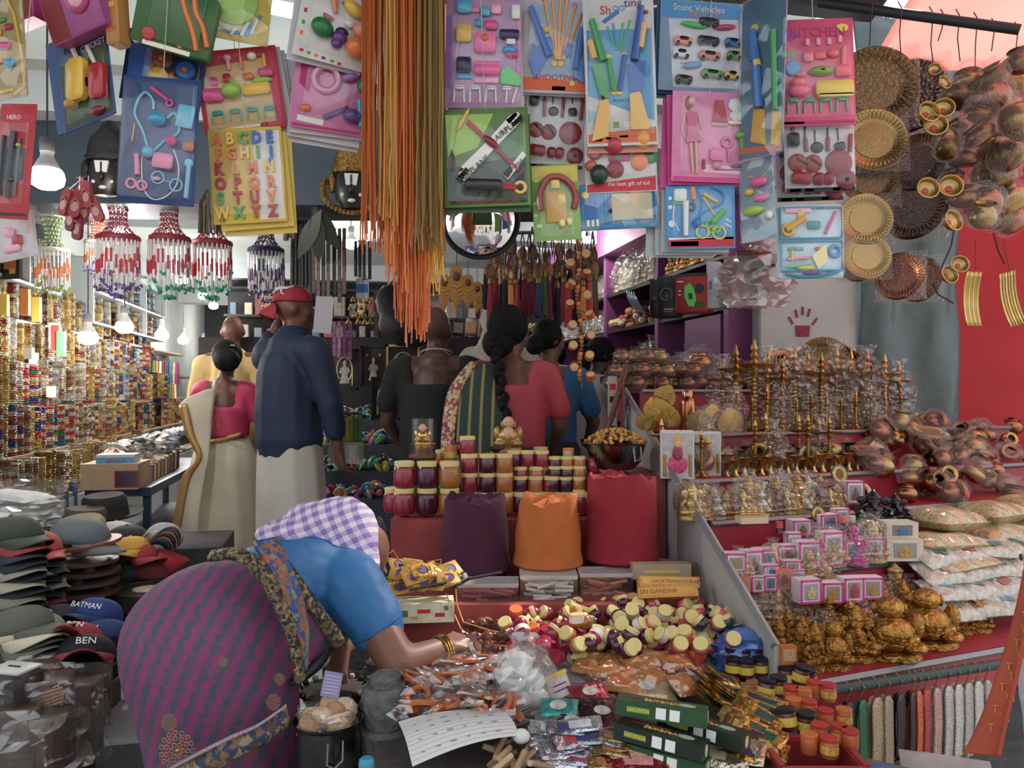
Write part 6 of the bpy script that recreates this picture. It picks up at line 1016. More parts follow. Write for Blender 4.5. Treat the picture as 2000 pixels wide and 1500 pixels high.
# ---------------------------------------------------------------- left side: bangle wall, counter, hats, drums, wrapped boxes
def band_mat(cols, rough=.2, metal=.4, sc=42., spark=.4):
    """bangles: every ring takes its own colour from the list, with glittering facets"""
    k = ('band', tuple(cols), sc)
    if k in MC: return MC[k]
    m = bpy.data.materials.new('bangle_colours'); m.use_nodes = True; nt = m.node_tree; b = nt.nodes['Principled BSDF']; b.inputs['Roughness'].default_value = rough; b.inputs['Metallic'].default_value = metal
    tc = nt.nodes.new('ShaderNodeTexCoord'); sx = nt.nodes.new('ShaderNodeSeparateXYZ'); nt.links.new(tc.outputs['Object'], sx.inputs[0])
    oi = nt.nodes.new('ShaderNodeObjectInfo'); ad = nt.nodes.new('ShaderNodeMath'); ad.operation = 'MULTIPLY_ADD'; ad.inputs[1].default_value = sc; nt.links.new(sx.outputs[2], ad.inputs[0]); r9 = nt.nodes.new('ShaderNodeMath'); r9.operation = 'MULTIPLY'; r9.inputs[1].default_value = 97; nt.links.new(oi.outputs['Random'], r9.inputs[0]); nt.links.new(r9.outputs[0], ad.inputs[2])
    fl_ = nt.nodes.new('ShaderNodeMath'); fl_.operation = 'FLOOR'; nt.links.new(ad.outputs[0], fl_.inputs[0]); wn = nt.nodes.new('ShaderNodeTexWhiteNoise'); wn.noise_dimensions = '1D'; nt.links.new(fl_.outputs[0], wn.inputs['W'])
    rp = nt.nodes.new('ShaderNodeValToRGB'); rp.color_ramp.interpolation = 'CONSTANT'; e = rp.color_ramp.elements
    while len(e) < len(cols): e.new(.5)
    for i, h in enumerate(cols): e[i].position = i / len(cols); e[i].color = lin(h)
    nt.links.new(wn.outputs['Value'], rp.inputs[0]); vo = nt.nodes.new('ShaderNodeTexVoronoi'); vo.inputs['Scale'].default_value = 160; nt.links.new(tc.outputs['Object'], vo.inputs['Vector'])
    mx = nt.nodes.new('ShaderNodeMix'); mx.data_type = 'RGBA'; mx.blend_type = 'MULTIPLY'; mx.inputs['Factor'].default_value = spark; nt.links.new(rp.outputs[0], mx.inputs['A']); nt.links.new(vo.outputs['Color'], mx.inputs['B']); nt.links.new(mx.outputs['Result'], b.inputs['Base Color'])
    bp = nt.nodes.new('ShaderNodeBump'); bp.inputs['Strength'].default_value = 1.; bp.inputs['Distance'].default_value = .03; nt.links.new(vo.outputs['Distance'], bp.inputs['Height']); nt.links.new(bp.outputs[0], b.inputs['Normal'])
    MC[k] = m; return m
BM = {'gold': band_mat(('c8a040', 'e0c070', 'a87c2c', 'd8b860')), 'silver': band_mat(('d0d0c8', 'a8a8a4', 'c8b888', 'e4e4dc')), 'multi': band_mat(('c83a3c', '2c5ca0', 'd8c8a8', '2a8a5c', 'd8a030', '7a3a8c', 'd8d4cc', 'c85a2c')), 'glit': band_mat(('d8c8a0', 'b88a60', 'c8c4b8', 'a86a50')), 'dark': band_mat(('4a3024', '6a4a2c', '2c2420', '8a6a3c')), 'blue': band_mat(('8c9cac', 'b0bcc8', '6a7c90', 'd0d4d8')), 'warm': band_mat(('d0a050', 'c8782c', '8a3a2c', 'd8c880'))}
DESC = {'gold': 'gold', 'silver': 'silver', 'multi': 'many-coloured', 'glit': 'glittering champagne', 'dark': 'dark brown', 'blue': 'blue-silver', 'warm': 'amber and gold'}
def stack_me(n, r):
    def f():
        pr = []
        for i in range(n): z = i * .0135; pr += [(r * .9, z), (r, z + .003), (r, z + .0105), (r * .9, z + .0133)]
        return B().lathe(pr, 14).me()
    return memo(('stk', n, r), f)
cw = M('c0c6c4', .5, n=.05); cb = M('8c7c60', .5, n=.2)
bc = T('bangle_counter', 'white stepped bangle counter along the left wall', 'counter', S(-1.95, 5, FZ), (0, 0, TH)); 
LV = [(.86, -1.66), (1.13, -1.78), (1.40, -1.88), (1.67, -1.98), (1.96, -2.08)]
for i, (z, x) in enumerate(LV):
    ob('step_board', B().box((( x - 2.3) / 2 + 1.95, 2.5, z - FZ - .015), (2.28 + x, 9.5 if i < 4 else 8, .02)), cb, bc)
ob('front_panel', B().box((-1.68 + 1.95, 2.5, .26), (.03, 9.5, .54)), cw, bc)
BRN = random.Random(31)
SEQ = [['gold', 'glit', 'gold', 'glit', 'silver', 'glit'], ['multi', 'multi', 'glit', 'gold', 'multi', 'glit'], ['multi', 'glit', 'silver', 'glit', 'multi', 'gold'], ['glit', 'gold', 'silver', 'warm', 'gold', 'glit'], ['gold', 'warm', 'gold', 'dark', 'silver', 'blue']]
for li, (z, x) in enumerate(LV):
    for j in range(50 if li else 34):
        y = 4.45 + j * .1 + BRN.uniform(-.01, .01)
        if y > 8.6: y = 8.6 + (j - 41) * .13
        n = BRN.randint(18, 20); kd = BRN.choice(SEQ[li]); far = y > 7.6
        if far: kd = BRN.choice(['multi', 'warm', 'dark', 'blue', 'gold', 'multi'])
        sx = BRN.uniform(.9, 1.08)
        o = ob('bangle_stack', stack_me(n, .044), BM[kd], None, S(x - .07 + BRN.uniform(-.012, .012), y, z), (0, 0, BRN.uniform(0, 6)), (sx, sx, BRN.uniform(.92, 1.1)), '%s%s bangle column on the %s counter step' % ('far ' if far else '', DESC[kd], ('lowest', 'second', 'third', 'fourth', 'top')[li]), 'bangles', 'bangle columns on the left counter')
# coloured bangle tubes at the far end
CB = ['c89a2c', '3a5a2c', 'b86a2c', '7a2c3c', '2c4a7a', 'c8b890', '8a3a6a', '1c2c30', '4a7a3c', 'd0c4b0', '5a3a2c', '2c7a9c', 'a83a7a']
for row_ in range(4):
    for j in range(26):
        px = 215 + j * 5.2 - row_ * 2 + (0 if row_ else 4); y0 = (750, 790, 840, 880)[row_] - j * (.0, -.1, .9, 1.4)[row_]; Y = 7.4 + j * .09 - row_ * .25
        ob('bangle_tube', memo('btube', lambda: B().lathe([(.016, 0), (.017, .01), (.017, .24), (.016, .25)], 10).me()), M(CB[(j * 7 + row_ * 3) % 13], .35, .2, n=.35, ns=40), None, P(px, y0, Y), (U(-.05, .05), U(-.05, .05), 0), (.9, .9, 1.0 if row_ < 2 else .9), 'slim bangle tube in the %s row beyond the bulbs' % ('top', 'second', 'third', 'lowest')[row_], 'bangles', 'slim bangle tubes at the back of the left wall')
# wall shelf units
def shelf_unit(label, x, y0, y1, z0, z1, nb, nv, mat):
    t = T('wall_shelf', label, 'shelf', S(x, (y0+y1)/2, z0), (0, 0, TH)); L = y1 - y0; H = z1 - z0
    for i in range(nb): ob('board', B().box((0, 0, H * i / (nb - 1)), (.2, L, .02)), mat, t)
    for i in range(nv): ob('upright', B().box((0, -L/2 + L * i / (nv - 1), H/2), (.2, .02, H)), mat, t)
    return t
GW = M('9aa2a4', .5, .2)
shelf_unit('grey metal wall shelf of silver bangles above the near bangles', -2.16, 4.8, 6.6, 2.2, 2.72, 2, 4, GW); shelf_unit('grey wall shelf of bangle rolls behind the second bulb', -2.16, 7.4, 10.2, 2.06, 2.6, 3, 4, GW)
for k in range(46):
    y = 4.84 + (k % 24) * .073 if k < 24 else 7.45 + (k - 24) * .12; z = 2.212 if k < 24 else (2.08 if k % 2 else 2.345)
    o = ob('bangle_roll', stack_me(17, .033), BM[BRN.choice(['blue', 'silver', 'blue', 'glit'])], None, S(-2.13, y, z), (0, 0, U(0, 6)), (1, 1, 1.5 if k < 24 else .95), 'slim silver-blue bangle roll on the %s wall shelf' % ('near' if k < 24 else 'far'), 'bangles', 'bangle rolls on the wall shelves')
carton('black picture card with orange flowers at the left edge', P(22, 545, 5.0), (.16, .02, .2), (0, 0, R(-20)), M('1c1a1c', .5), [(0, .1, .1, .08, 'c8642c'), (.02, .05, .05, .04, 'd8a03c'), (-.02, .14, .06, .04, '9c3a24')], (), 'picture', 'picture_card')
for i, (x, y, c_) in enumerate(((8, 600, 'd8b82c'), (50, 590, 'd87820'), (72, 605, 'd8c030'), (110, 660, 'c83030'), (120, 672, '3aa050'), (105, 655, 'd8d4c8'), (66, 700, 'd8d8d0'), (57, 690, 'cfcfc8'), (100, 765, 'c8ccc8'), (72, 765, 'b8bcb8'))):
    ob('paper_tag', B().box((0, 0, 0), (.045, .045, .16 if i < 6 else .07)), M(c_, .5), None, P(x, y, 5.1 if x < 60 else 5.3), (0, 0, TH), label=('yellow wrapper at the far left of the bangles', 'orange upright wrapper among bangles', 'narrow yellow wrapper among bangles', 'red upright wrapper among bangles', 'small green wrapper among bangles', 'white upright wrapper among bangles', 'lower white paper tag on the bangles', 'upper white paper tag on the bangles', 'pale label box among coloured bangles', 'second pale label box among coloured bangles')[i], cat='wrapper')
# blue table with cartons
p0 = P(232, 958, 4.9); bt = T('blue_table', 'dark blue metal table with cartons beside the bangles', 'table', (p0.x, p0.y, FZ), (0, 0, TH)); zt = p0.z - FZ; BL = M('1f3352', .4, .3)
ob('table_top', B().box((.02, 1.0, zt), (.36, 2.2, .05)), BL, bt)
for x in (-.14, .17):
    for y in (-.05, 2.0): ob('leg', B().box((x, y, zt/2), (.04, .04, zt)), BL, bt)
ob('shelf', B().box((.02, 1.0, zt * .4), (.34, 2.1, .03)), BL, bt)
carton('open cardboard carton with a grey panel on the blue table', P(228, 951, 4.88), (.31, .3, .15), (0, 0, TH), M('a08a68', .7, n=.08), [(.09, .06, .13, .1, 'R'), (.09, .06, .115, .085, '5c6068')])
t = carton('light blue and white carton lying upside down on the cardboard', P(231, 911, 4.85), (.21, .14, .075), (0, 0, TH + .03), M('b8b4ac', .5), [(0, .03, .208, .058, '3c8cb4')])
text('ACB', ink('8c2c34'), t, (0, -.0725, .03), .05, (R(-90), 0, R(180)) if 0 else (R(90), R(180), 0))
GK = random.Random(17)
for i in range(60):
    px = GK.uniform(205, 350); py = 905 - (px - 205) * .25 + GK.uniform(-28, 14); Y = 4.95 + (px - 205) / 145 * 1.6
    ob('film_packet', memo(('gpk', i % 4), lambda: pillow(.1, .08, .035, i).me()), (film(.3, .12, 1., 30, milk=.25), M(GK.choice(['8a9c7c', 'a8a4a8', '7c8a9c', 'b09a8c', 'c8c4b8', '5c6c60']), .2, .5, n=.4, ns=60, bump=.6, bs=40))[i % 2], None, P(px, py, Y), (GK.uniform(-.6, .6), GK.uniform(-.6, .6), GK.uniform(0, 6)), 1., 'glinting clear trinket packet heaped on the blue table', 'packet', 'trinket packets on the blue table')
for i in range(18):
    px = 285 + i * 3.6; ob('note_book', B().box((0, 0, 0), (.012, .1, .13)), M(('c8b84c', '4a5a3c', 'b8743c', '3c4c60', 'c8c4b8', '7a3a3a')[i % 6], .5), None, P(px, 935 - i * 2.2, 5.0 + i * .06), (R(-8), 0, TH), label='thin coloured booklet standing in the row on the blue table', cat='booklet', group='booklets on the blue table')
# picture packs hanging on the counter front
for i, (x, y, w_, h_, Y) in enumerate(((82, 1008, 40, 52, 4.75), (108, 985, 22, 58, 4.9), (126, 985, 28, 52, 5.0), (142, 968, 28, 54, 5.15))):
    card('picture_pack', ('blue picture pack with a deity portrait, front of four', 'picture pack seen edge-on, second of four', 'blue deity picture pack, third of four', 'blue deity picture pack, last of four')[i], x, y, w_, h_, Y, 'portrait s b8744c 50 60 26 22 0 2; portrait s d8a050 50 40 14 10 0 3; title f e0a030 50 12 70 5; border_strip f 2c5a8c 50 92 90 6', '3a5f8c', yaw=(-8, -50, -34, -30)[i], string=False, poly=True, cat='picture')
# hats, caps, drums
def cap_obj(label, loc, s, c_, rot=(0, 0, 0), brim=None, group=None, button=True, kind='cap', txt=None):
    t = T('cap' if kind == 'cap' else 'hat', label, 'cap' if kind == 'cap' else 'hat', loc, rot, group, s=s)
    m = M(c_, .85, n=.12, ns=18, bump=.15)
    if kind == 'cap':
        ob('crown', memo('capc', lambda: B().grid(lambda u, v: (math.cos(u * 6.2832) * math.cos(v * 1.57) ** .75 * 1.0, math.sin(u * 6.2832) * math.cos(v * 1.57) ** .75 * 1.12, math.sin(v * 1.57) * .82 - .06 * math.cos(u * 18.85) * math.cos(v * 1.57) * 0), 24, 8, cu=True).me()), m, t).modifiers.new('t', 'SOLIDIFY').thickness = .03
        ob('brim', memo('capb', lambda: B().grid(lambda u, v: ((u - .5) * 1.75 * (1 - .15 * v), -math.sqrt(max(.02, 1.15 - ((u - .5) * 1.75) ** 2)) - v * 1.0 * (1 - (abs(u - .5) * 2) ** 3), .02 - .32 * ((u - .5) * 2) ** 2 * v - .12 * v), 14, 6).me()), M(brim or c_, .8, n=.1), t).modifiers.new('t', 'SOLIDIFY').thickness = .05
        if button: ob('button', memo('capt', lambda: B().ball((0, 0, .83), (.09, .09, .05), 8).me()), m, t)
        if txt: text(txt, ink('e6e2dc'), t, (0, -1.02, .42), .34, (R(72), 0, 0), ext=.01)
    else:
        ob('crown', memo('hatc', lambda: B().lathe([(.98, 0), (1., .1), (.92, .85), (.8, 1.0), (.3, .92), (.01, .9)], 26, XF(s=(1, 1.15, 1))).me()), m, t)
        ob('brim', memo('hatb', lambda: B().lathe([(.95, .0), (1.5, .05), (1.62, .16), (1.5, .1), (.95, .06)], 30, XF(s=(1, 1.15, 1))).me()), m, t); ob('band', memo('hatn', lambda: B().lathe([(1.01, .05), (1.0, .3)], 26, XF(s=(1, 1.15, 1)), cap=False).me()), M(brim or '2a2622', .7), t)
    return t
LC = 'stacked caps at the left edge'
for i in range(13):
    c_ = ('9c3a34', '1e2226', 'c8c4b4', '1c1e22', '8c8474', '22262c', 'b0a890', '20242a', '9c9484', '2a2e34', '2a3040', '9c3430', '3a4038')[i]
    cap_obj('cap in the tall brim-out stack at the left edge', P(24, 1215 - i * 13.5, 2.95), .1, c_, (R(-6), R(U(-5, 5)), R(60 + U(-10, 10))), None, LC)
for i in range(10):
    c_ = ('1e2226', 'b8b09c', '2a2e34', '8c2c30', '20262c', '9c9484', '1c2024', '3c443c', '22262c', 'a83c38')[i]
    cap_obj('cap in the shorter stack behind the left edge stack', P(66, 1205 - i * 14, 3.15), .1, c_, (R(-4), R(U(-5, 5)), R(48 + U(-10, 10))), None, 'shorter stack of caps')
for i in range(9):
    c_ = ('2a3c5c', '32445f', '28384f', '4c5648', '3c443c', '6a6c5c', '4a5048', 'c8bca0', '5a5e52')[i]
    cap_obj('cap in the camouflage and denim stack below', P(40, 1320 - i * 11, 2.75), .1, c_, (R(-12), R(U(-6, 6)), R(65 + U(-12, 12))), None, 'camouflage and denim caps')
gst = P(165, 1168, 3.45)
for i in range(6):
    c_ = ('6a5236', '6a5236', '4a3430', '4a3430', '4a3030', '5a3c34')[i]; t = T('wooden_stool', 'round low wooden stool in the stack under the grey cap', 'stool', gst + Vector((U(-.008, .008), 0, i * .043 - .09)), (0, 0, U(0, 6)), 'stacked round wooden stools', s=.135)
    ob('disc', memo('wsd', lambda: B().lathe([(.9, .18), (1., .2), (1., .3), (.92, .32)], 30).me()), M(c_, .55, n=.2, ns=5), t)
    for k in range(3): ob('foot', memo('wsf', lambda: B().lathe([(.16, 0), (.2, .2)], 10).me()), M(c_, .6), t, (.62 * math.cos(k * 2.1), .62 * math.sin(k * 2.1), 0))
t = T('wooden_stool', 'reddish low stool topmost of the stack, under the grey cap', 'stool', gst + Vector((.02, 0, .2)), (R(4), R(-6), 0), s=.13); ob('disc', B().lathe([(.9, .18), (1., .2), (1., .3), (.92, .32)], 30), M('7a4438', .5, n=.2, ns=5), t)
for k in range(3): ob('foot', B().lathe([(.2, -.05), (.16, .2)], 10), M('9c7450', .6), t, (.6 * math.cos(k * 2.1 + .4), .6 * math.sin(k * 2.1 + .4), 0))
cap_obj('plain grey flat cap lying on the wooden stools', gst + Vector((-.02, 0, .245)), .115, '5c6468', (R(6), R(4), R(70)), None, None, False)
cap_obj('tan rimmed hat behind the grey cap', P(160, 1060, 3.75), .11, '8c7a50', (R(10), 0, 0), '6a5a3c', None, True, 'hat'); cap_obj('brown felt hat behind the tan one', P(165, 1032, 4.0), .1, '4a3a2c', (0, R(4), 0), None, None, True, 'hat'); cap_obj('large black hat beside the table leg', P(205, 1008, 4.2), .11, '16171a', (R(4), 0, 0), None, None, True, 'hat'); cap_obj('green-rimmed white cap in front of the black hat', P(225, 1052, 3.9), .1, 'b8bab4', (R(-10), R(6), R(40)), '1f5a48'); cap_obj('dark cap beside the striped caps', P(248, 1060, 3.85), .1, '2a2426', (0, 0, R(20)))
for i in range(6): cap_obj('striped cap nested in the row beside the sari', P(300 + i * 4, 1078 - i * 5, 3.9 - i * .02), .085, ('5c7ca0', 'c8b8b0', '8c4a50', 'c8c4bc', 'a07c84', '9c9ca0')[i], (R(-30), R(14), R(30)), None, 'striped caps nested in a row')
for i in range(5): cap_obj(('yellow cap in the dark pile', 'red cloth cap in the dark pile', 'dark green cap in the pile', 'black knitted cap in the pile', 'maroon cap at the bottom of the pile')[i], P((256, 270, 262, 232, 290)[i], (1078, 1092, 1118, 1090, 1120)[i], 3.7), .085, ('c8962c', '9c2c30', '1c3a2c', '14161a', '6a2028')[i], (R(-10), R(U(-10, 10)), R(60 * i)))
t = T('santa_hat', 'red hat with white fur band at the end of the pile', 'hat', P(308, 1104, 3.75), (0, R(80), 0), s=.08); ob('cone', B().lathe([(1, 0), (.8, .6), (.4, 1.3), (.1, 1.8)], 18), M('a02430', .85), t); ob('fur_band', B().tube([(1.02 * math.cos(a), 1.02 * math.sin(a), 0) for a in [k * .393 for k in range(16)]], .2, 8, closed=True), M('d0ccc8', .9), t)
cap_obj('blue cap with lettering, upper of two by the drum', P(190, 1206, 3.0), .085, '1f3c7c', (R(-20), R(4), R(-8)), '1a2f60', None, True, 'cap', 'BATMAN'); cap_obj('blue cap with lettering, lower of two by the drum', P(205, 1246, 2.9), .08, '20386c', (R(-16), R(-6), R(-14)), '16264c', None, True, 'cap', 'BATM'); cap_obj('red and black cap with white lettering in front', P(165, 1290, 2.72), .1, '17181c', (R(-28), R(6), R(24)), '8c2c34', None, True, 'cap', 'BEN'); cap_obj('red cap brim lying behind the black cap', P(150, 1262, 2.8), .09, '9c2f34', (R(-40), R(6), R(10)), '9c2f34', None, True, 'cap', 'BEN')
cap_obj('navy cap with red-edged brim next to the stools', P(112, 1225, 3.0), .1, '2a3038', (R(-20), R(8), R(40)), '1e2636'); cap_obj('khaki cap beside the camouflage stack', P(70, 1240, 2.8), .095, '8a8670', (R(-14), R(20), R(50)))
for i in range(4):
    t = T('drum', ('pale-skinned hand drum on top of the drum stack', 'dark hand drum, second in the stack', 'dark hand drum, third in the stack', 'dark hand drum at the bottom of the stack')[i], 'drum', P(292, 1152, 3.5) - Vector((0, 0, i * .085)), (0, 0, 0), s=.14); ob('shell', B().lathe([(.96, -.5), (1., -.46), (1., .0), (.97, .04)], 32), M('241c1a', .5), t); ob('skin', B().lathe([(.95, .03), (.01, .05)], 32), M('a89a88', .6, n=.3, ns=3), t); ob('hoop', B().tube([(1.0 * math.cos(a), 1.0 * math.sin(a), .03) for a in [k * .262 for k in range(24)]], .03, 6, closed=True), M('3a2a20', .4), t)
for i in range(9): ob('folded_cloth', pillow(.3, .2, .05, 80 + i), M(('c4c8c8', 'b4babc', 'd0d2d0')[i % 3], .8, n=.05), None, P(28 + U(-10, 14), 1060 - i * 10, 3.9), (U(-.1, .1), U(-.1, .1), U(-.4, .4)), 1., 'white folded cloth in film in the heap at the left edge', 'cloth', 'white cloths at the left edge')
ob('film_sheet', crumple(.22, .15, .3, 77, False).me(), BAG, None, P(30, 1065, 3.9), label='clear film over the white cloths', cat='film')
ob('base_crate', rbox(1.0, .5, .42, .01), M('2c2c2e', .7, n=.2), None, (-1.98, 4.2, FZ), (0, 0, TH), label='dark crate under the hats by the table', cat='crate'); ob('base_crate', rbox(1.05, .55, .18, .01), M('2a2a2c', .7, n=.2), None, (-1.84, 3.62, FZ), (0, 0, TH), label='low dark platform under the stools and drums', cat='crate'); ob('base_crate', rbox(.5, .4, .5, .01), M('34322f', .7, n=.2), None, (-1.74, 2.95, .0), (0, 0, .1), label='dark crate under the cap stacks near the step', cat='crate')
# wrapped wooden boxes
WB = M('4a3022', .45, n=.25, ns=8)
for i, (px, py, Y, w_, h_, yw, lb) in enumerate(((150, 1480, 2.5, .13, .24, 10, 'tall wrapped brown wooden box beside the paving'), (75, 1500, 2.35, .16, .16, -6, 'wrapped wooden box with shiny film in the middle'), (30, 1510, 2.3, .12, .18, 12, 'round-edged wooden box at the lower left edge'), (90, 1400, 2.45, .15, .12, 24, 'film-wrapped wooden set above the middle box'), (28, 1395, 2.4, .13, .13, -14, 'dark box with white top and a slot'), (70, 1345, 2.55, .12, .08, 10, 'small wrapped bundle under the denim caps'))):
    t = T('wrapped_box', lb, 'box', P(px, py, Y), (0, 0, R(yw))); ob('box', rbox(w_, w_ * .8, h_, .012), WB if i != 4 else M('241e1c', .4), t); ob('plastic_wrap', crumple(w_ * .72, w_ * .62, h_ * 1.1, i, False, 14, 7).me(), WRAP, t)
    if i == 4: ob('top_plate', rbox(w_ * .9, w_ * .7, .01, .004), M('c8c8c4', .5), t, (0, 0, h_)); ob('slot', B().box((0, 0, h_ + .011), (.04, .008, .002)), M('141414', .5), t)
    if i == 3:
        for k in range(6): ob('wood_piece', B().tube([(-.05, -.06, .02 + k * .012), (.05, -.06, .05 + k * .01)], .006, 6), M('b08a68', .6), t)
ob('wooden_board', B().box((0, 0, .1), (.2, .012, .2)), M('4a3424', .6, n=.2), None, P(150, 1420, 2.62), (R(-8), 0, R(6)), label='plain brown board leaning behind the tall box', cat='board'); ob('camouflage_cloth', pillow(.16, .1, .12, 3), M('5c5a40', .9, n=.7, ns=26), None, P(48, 1400, 2.5), (R(20), R(40), .3), label='camouflage cloth tucked between the boxes', cat='cloth')
ob('base_crate', rbox(.66, .34, .34, .01), M('2a2826', .7, n=.2), None, (-1.62, 2.38, 0), (0, 0, .1), label='low dark crate under the wrapped boxes', cat='crate')
ob('steel_plate', B().lathe([(.01, 0), (.05, .002), (.06, .012)], 20), M('a0a4a4', .25, .9), None, P(215, 1325, 2.9), (R(30), R(-30), 0), (1.3, .7, 1), 'small shiny oval dish by the paving', 'dish')
# stone mortars, steel pot of sponges, bottle
ST_ = M('5c5c5a', .85, n=.3, ns=40, bump=.5, bs=80)
for i, (px, py, Y, r, h) in enumerate(((752, 1495, 2.02, .062, .2), (752, 1398, 2.12, .045, .05), (735, 1372, 2.4, .05, .1), (708, 1345, 2.55, .055, .15), (706, 1250, 2.55, .045, .12), (748, 1312, 2.55, .04, .1), (690, 1420, 2.35, .055, .1))):
    t = T('stone_mortar', ('large grey stone mortar with round lid in front', 'small stone mortar on the large one', 'stone mortar behind the small one', 'stone mortar in the rear stack, middle', 'stone mortar topmost of the rear stack', 'stone mortar beside the rear stack', 'stone mortar low behind the steel pot')[i], 'mortar', P(px, py, Y)); ob('body', B().lathe([(r * .8, 0), (r, h * .1), (r, h * .45), (r * .86, h * .5), (r * .95, h * .56), (r * .95, h * .9), (r * .8, h)], 24), ST_, t); ob('top', B().lathe([(r * .6, h), (r * .62, h + .02), (r * .4, h + .03)], 20), ST_, t)
ob('stone_block', rbox(.3, .5, .5, .02), M('2e2e2e', .9, n=.2), None, (-.36, 2.28, 0), label='dark block carrying the stone mortars', cat='block')
c = P(640, 1440, 1.95); t = T('steel_pot', 'dark steel pot with wire handle holding bagged sponges', 'pot', (c.x, c.y, .575), s=.082); ob('body', B().lathe([(.01, 0), (.88, 0), (.92, .1), (.95, 1.6), (1.04, 1.7), (1.05, 1.76), (.98, 1.72), (.9, 1.5), (.01, 1.3)], 32), M('55585a', .25, 1., n=.15, ns=6), t); ob('wire_handle', B().tube([(.6, -.76, 1.4), (.62, -.88, .9), (.4, -.96, .7), (.2, -.98, .8), (.22, -.94, 1.4)], .03, 6), SIL, t)
for i in range(14): ob('sponge', B().ball((0, 0, 0), (.05, .045, .04), 10), M(('b8946c', 'c4a888', 'a8805c')[i % 3], .9, n=.25, ns=40, bump=.5), None, Vector((c.x, c.y, .575)) + Vector((U(-.04, .04), U(-.04, .04), .125 + (i // 5) * .014)), (U(0, 3), U(0, 3), 0), .62, 'tan sponge under film in the steel pot', 'sponge', 'sponges in the steel pot')
ob('film_sheet', crumple(.066, .062, .07, 91, False).me(), film(.2, .14, 1., 20, milk=.1), None, (c.x, c.y, .675), label='clear film over the sponges in the pot', cat='film')
carton('small lilac price card standing in the steel pot', P(643, 1362, 1.98), (.045, .002, .06), (R(-8), R(10), 0), M('8a80a8', .6), [(0, .03 + k * .008 - .02, .036, .002, 'b8b0c8') for k in range(6)], (), 'card', 'price_card')
ob('stone_block', rbox(.2, .24, .573, .02), M('242424', .9), None, (c.x, c.y + .02, 0), label='dark stand under the steel pot', cat='block')
t = T('bottle', 'white bottle with turquoise flip cap at the bottom edge', 'bottle', P(716, 1560, 1.72), s=.02); ob('body', B().lathe([(.8, 0), (.85, .2), (.8, 3.0), (.7, 3.2)], 18), M('c0bfb4', .4), t); ob('cap', B().lathe([(.82, 3.2), (.86, 3.4), (.8, 4.1), (.6, 4.3)], 18), M('2a8aa8', .4), t)
t = T('bead_basket', 'dark beaded basket behind the steel pot', 'basket', P(650, 1345, 2.2), s=.09); ob('basket', B().lathe([(.7, -.6), (1, 0), (.9, .02)], 20), M('241a18', .6), t)
for k in range(16): ob('bead', B().ball((1.0 * math.cos(k * .39), 1.0 * math.sin(k * .39), .05), .1, 8), M('15110f' if k % 3 else 'b8a488', .4), t)
# ---------------------------------------------------------------- people
def soft(name, b, mat, parent, vox=.012, smooth=6, wr=0., ws=.12, label=None, loc=(0, 0, 0)):
    """joins overlapping shapes into one smooth skin; wr: depth of cloth wrinkles"""
    o = ob(name, b, mat, parent, loc, label=label); m = o.modifiers.new('skin', 'REMESH'); m.mode = 'VOXEL'; m.voxel_size = vox; m.use_smooth_shade = True
    s = o.modifiers.new('smooth', 'SMOOTH'); s.iterations = smooth; s.factor = .5
    if wr:
        tx = memo(('tex', ws), lambda: bpy.data.textures.new('wrinkle', 'CLOUDS')); tx.noise_scale = ws; d = o.modifiers.new('wrinkle', 'DISPLACE'); d.texture = tx; d.strength = wr; d.texture_coords = 'OBJECT' if 0 else 'LOCAL'
    return o
def limb(b, pts, rr):
    """tapered limb with round joints"""
    pts = [Vector(p) for p in pts]
    for i in range(len(pts) - 1):
        n = 4; 
        b.tube([pts[i].lerp(pts[i+1], k / n) for k in range(n + 1)], [rr[i] + (rr[i+1] - rr[i]) * k / n for k in range(n + 1)], 12)
    for p, r in zip(pts, rr): b.ball(p, r, 12)
    return b
def hand(b, w_, d, up, s=1., curl=.5, side=1):
    """palm and five fingers from wrist w_ along d; up: back of the hand"""
    w_, d, up = Vector(w_), Vector(d).normalized(), Vector(up).normalized(); x = d.cross(up).normalized() * side; up = x.cross(d).normalized() * side
    X = lambda a, c, e: w_ + (x * a + d * c + up * e) * s
    for a in (-.024, -.008, .008, .024): limb(b, [X(a * .6, .0, 0), X(a, .08, 0)], [.017 * s, .014 * s])
    for a, L in ((-.03, .06), (-.01, .075), (.011, .08), (.031, .07)):
        limb(b, [X(a, .08, 0), X(a * 1.15, .08 + L * .5, -.01 - .2 * L * curl), X(a * 1.2, .08 + L * .85, -.012 - .8 * L * curl)], [.0095 * s, .0088 * s, .0075 * s])
    limb(b, [X(.026, .025, 0), X(.055, .06, -.012), X(.058, .095, -.03)], [.014 * s, .011 * s, .009 * s])
def head(b, c, s=1., yaw=0., pitch=0.):
    """skull, jaw, nose, ears, brow; the face looks along +y before yaw"""
    X = Matrix.Translation(Vector(c)) @ Matrix.Rotation(yaw, 4, 'Z') @ Matrix.Rotation(pitch, 4, 'X') @ Matrix.Scale(s, 4)
    b.ball((0, -.01, .02), (.078, .098, .1), 18, X); b.ball((0, .03, -.05), (.058, .062, .07), 14, X); b.ball((0, .055, -.1), (.03, .03, .025), 10, X)
    b.tube([(0, .09, .02), (0, .112, -.028)], [.008, .017], 8, X); b.ball((0, .085, .035), (.06, .012, .012), 10, X); b.ball((0, .092, -.062), (.026, .012, .01), 10, X)
    for sx in (-1, 1): b.ball((sx * .08, -.012, -.005), (.012, .024, .034), 10, X); b.ball((sx * .04, .062, -.02), (.028, .03, .03), 10, X)
    return X
SK = M('6a4232', .5, n=.1, ns=10); SKD = M('4f3026', .5, n=.1, ns=10); SKL = M('82543f', .5, n=.1, ns=10); HAIR = M('070607', .62, n=.4, ns=80, bump=.3, bs=200)
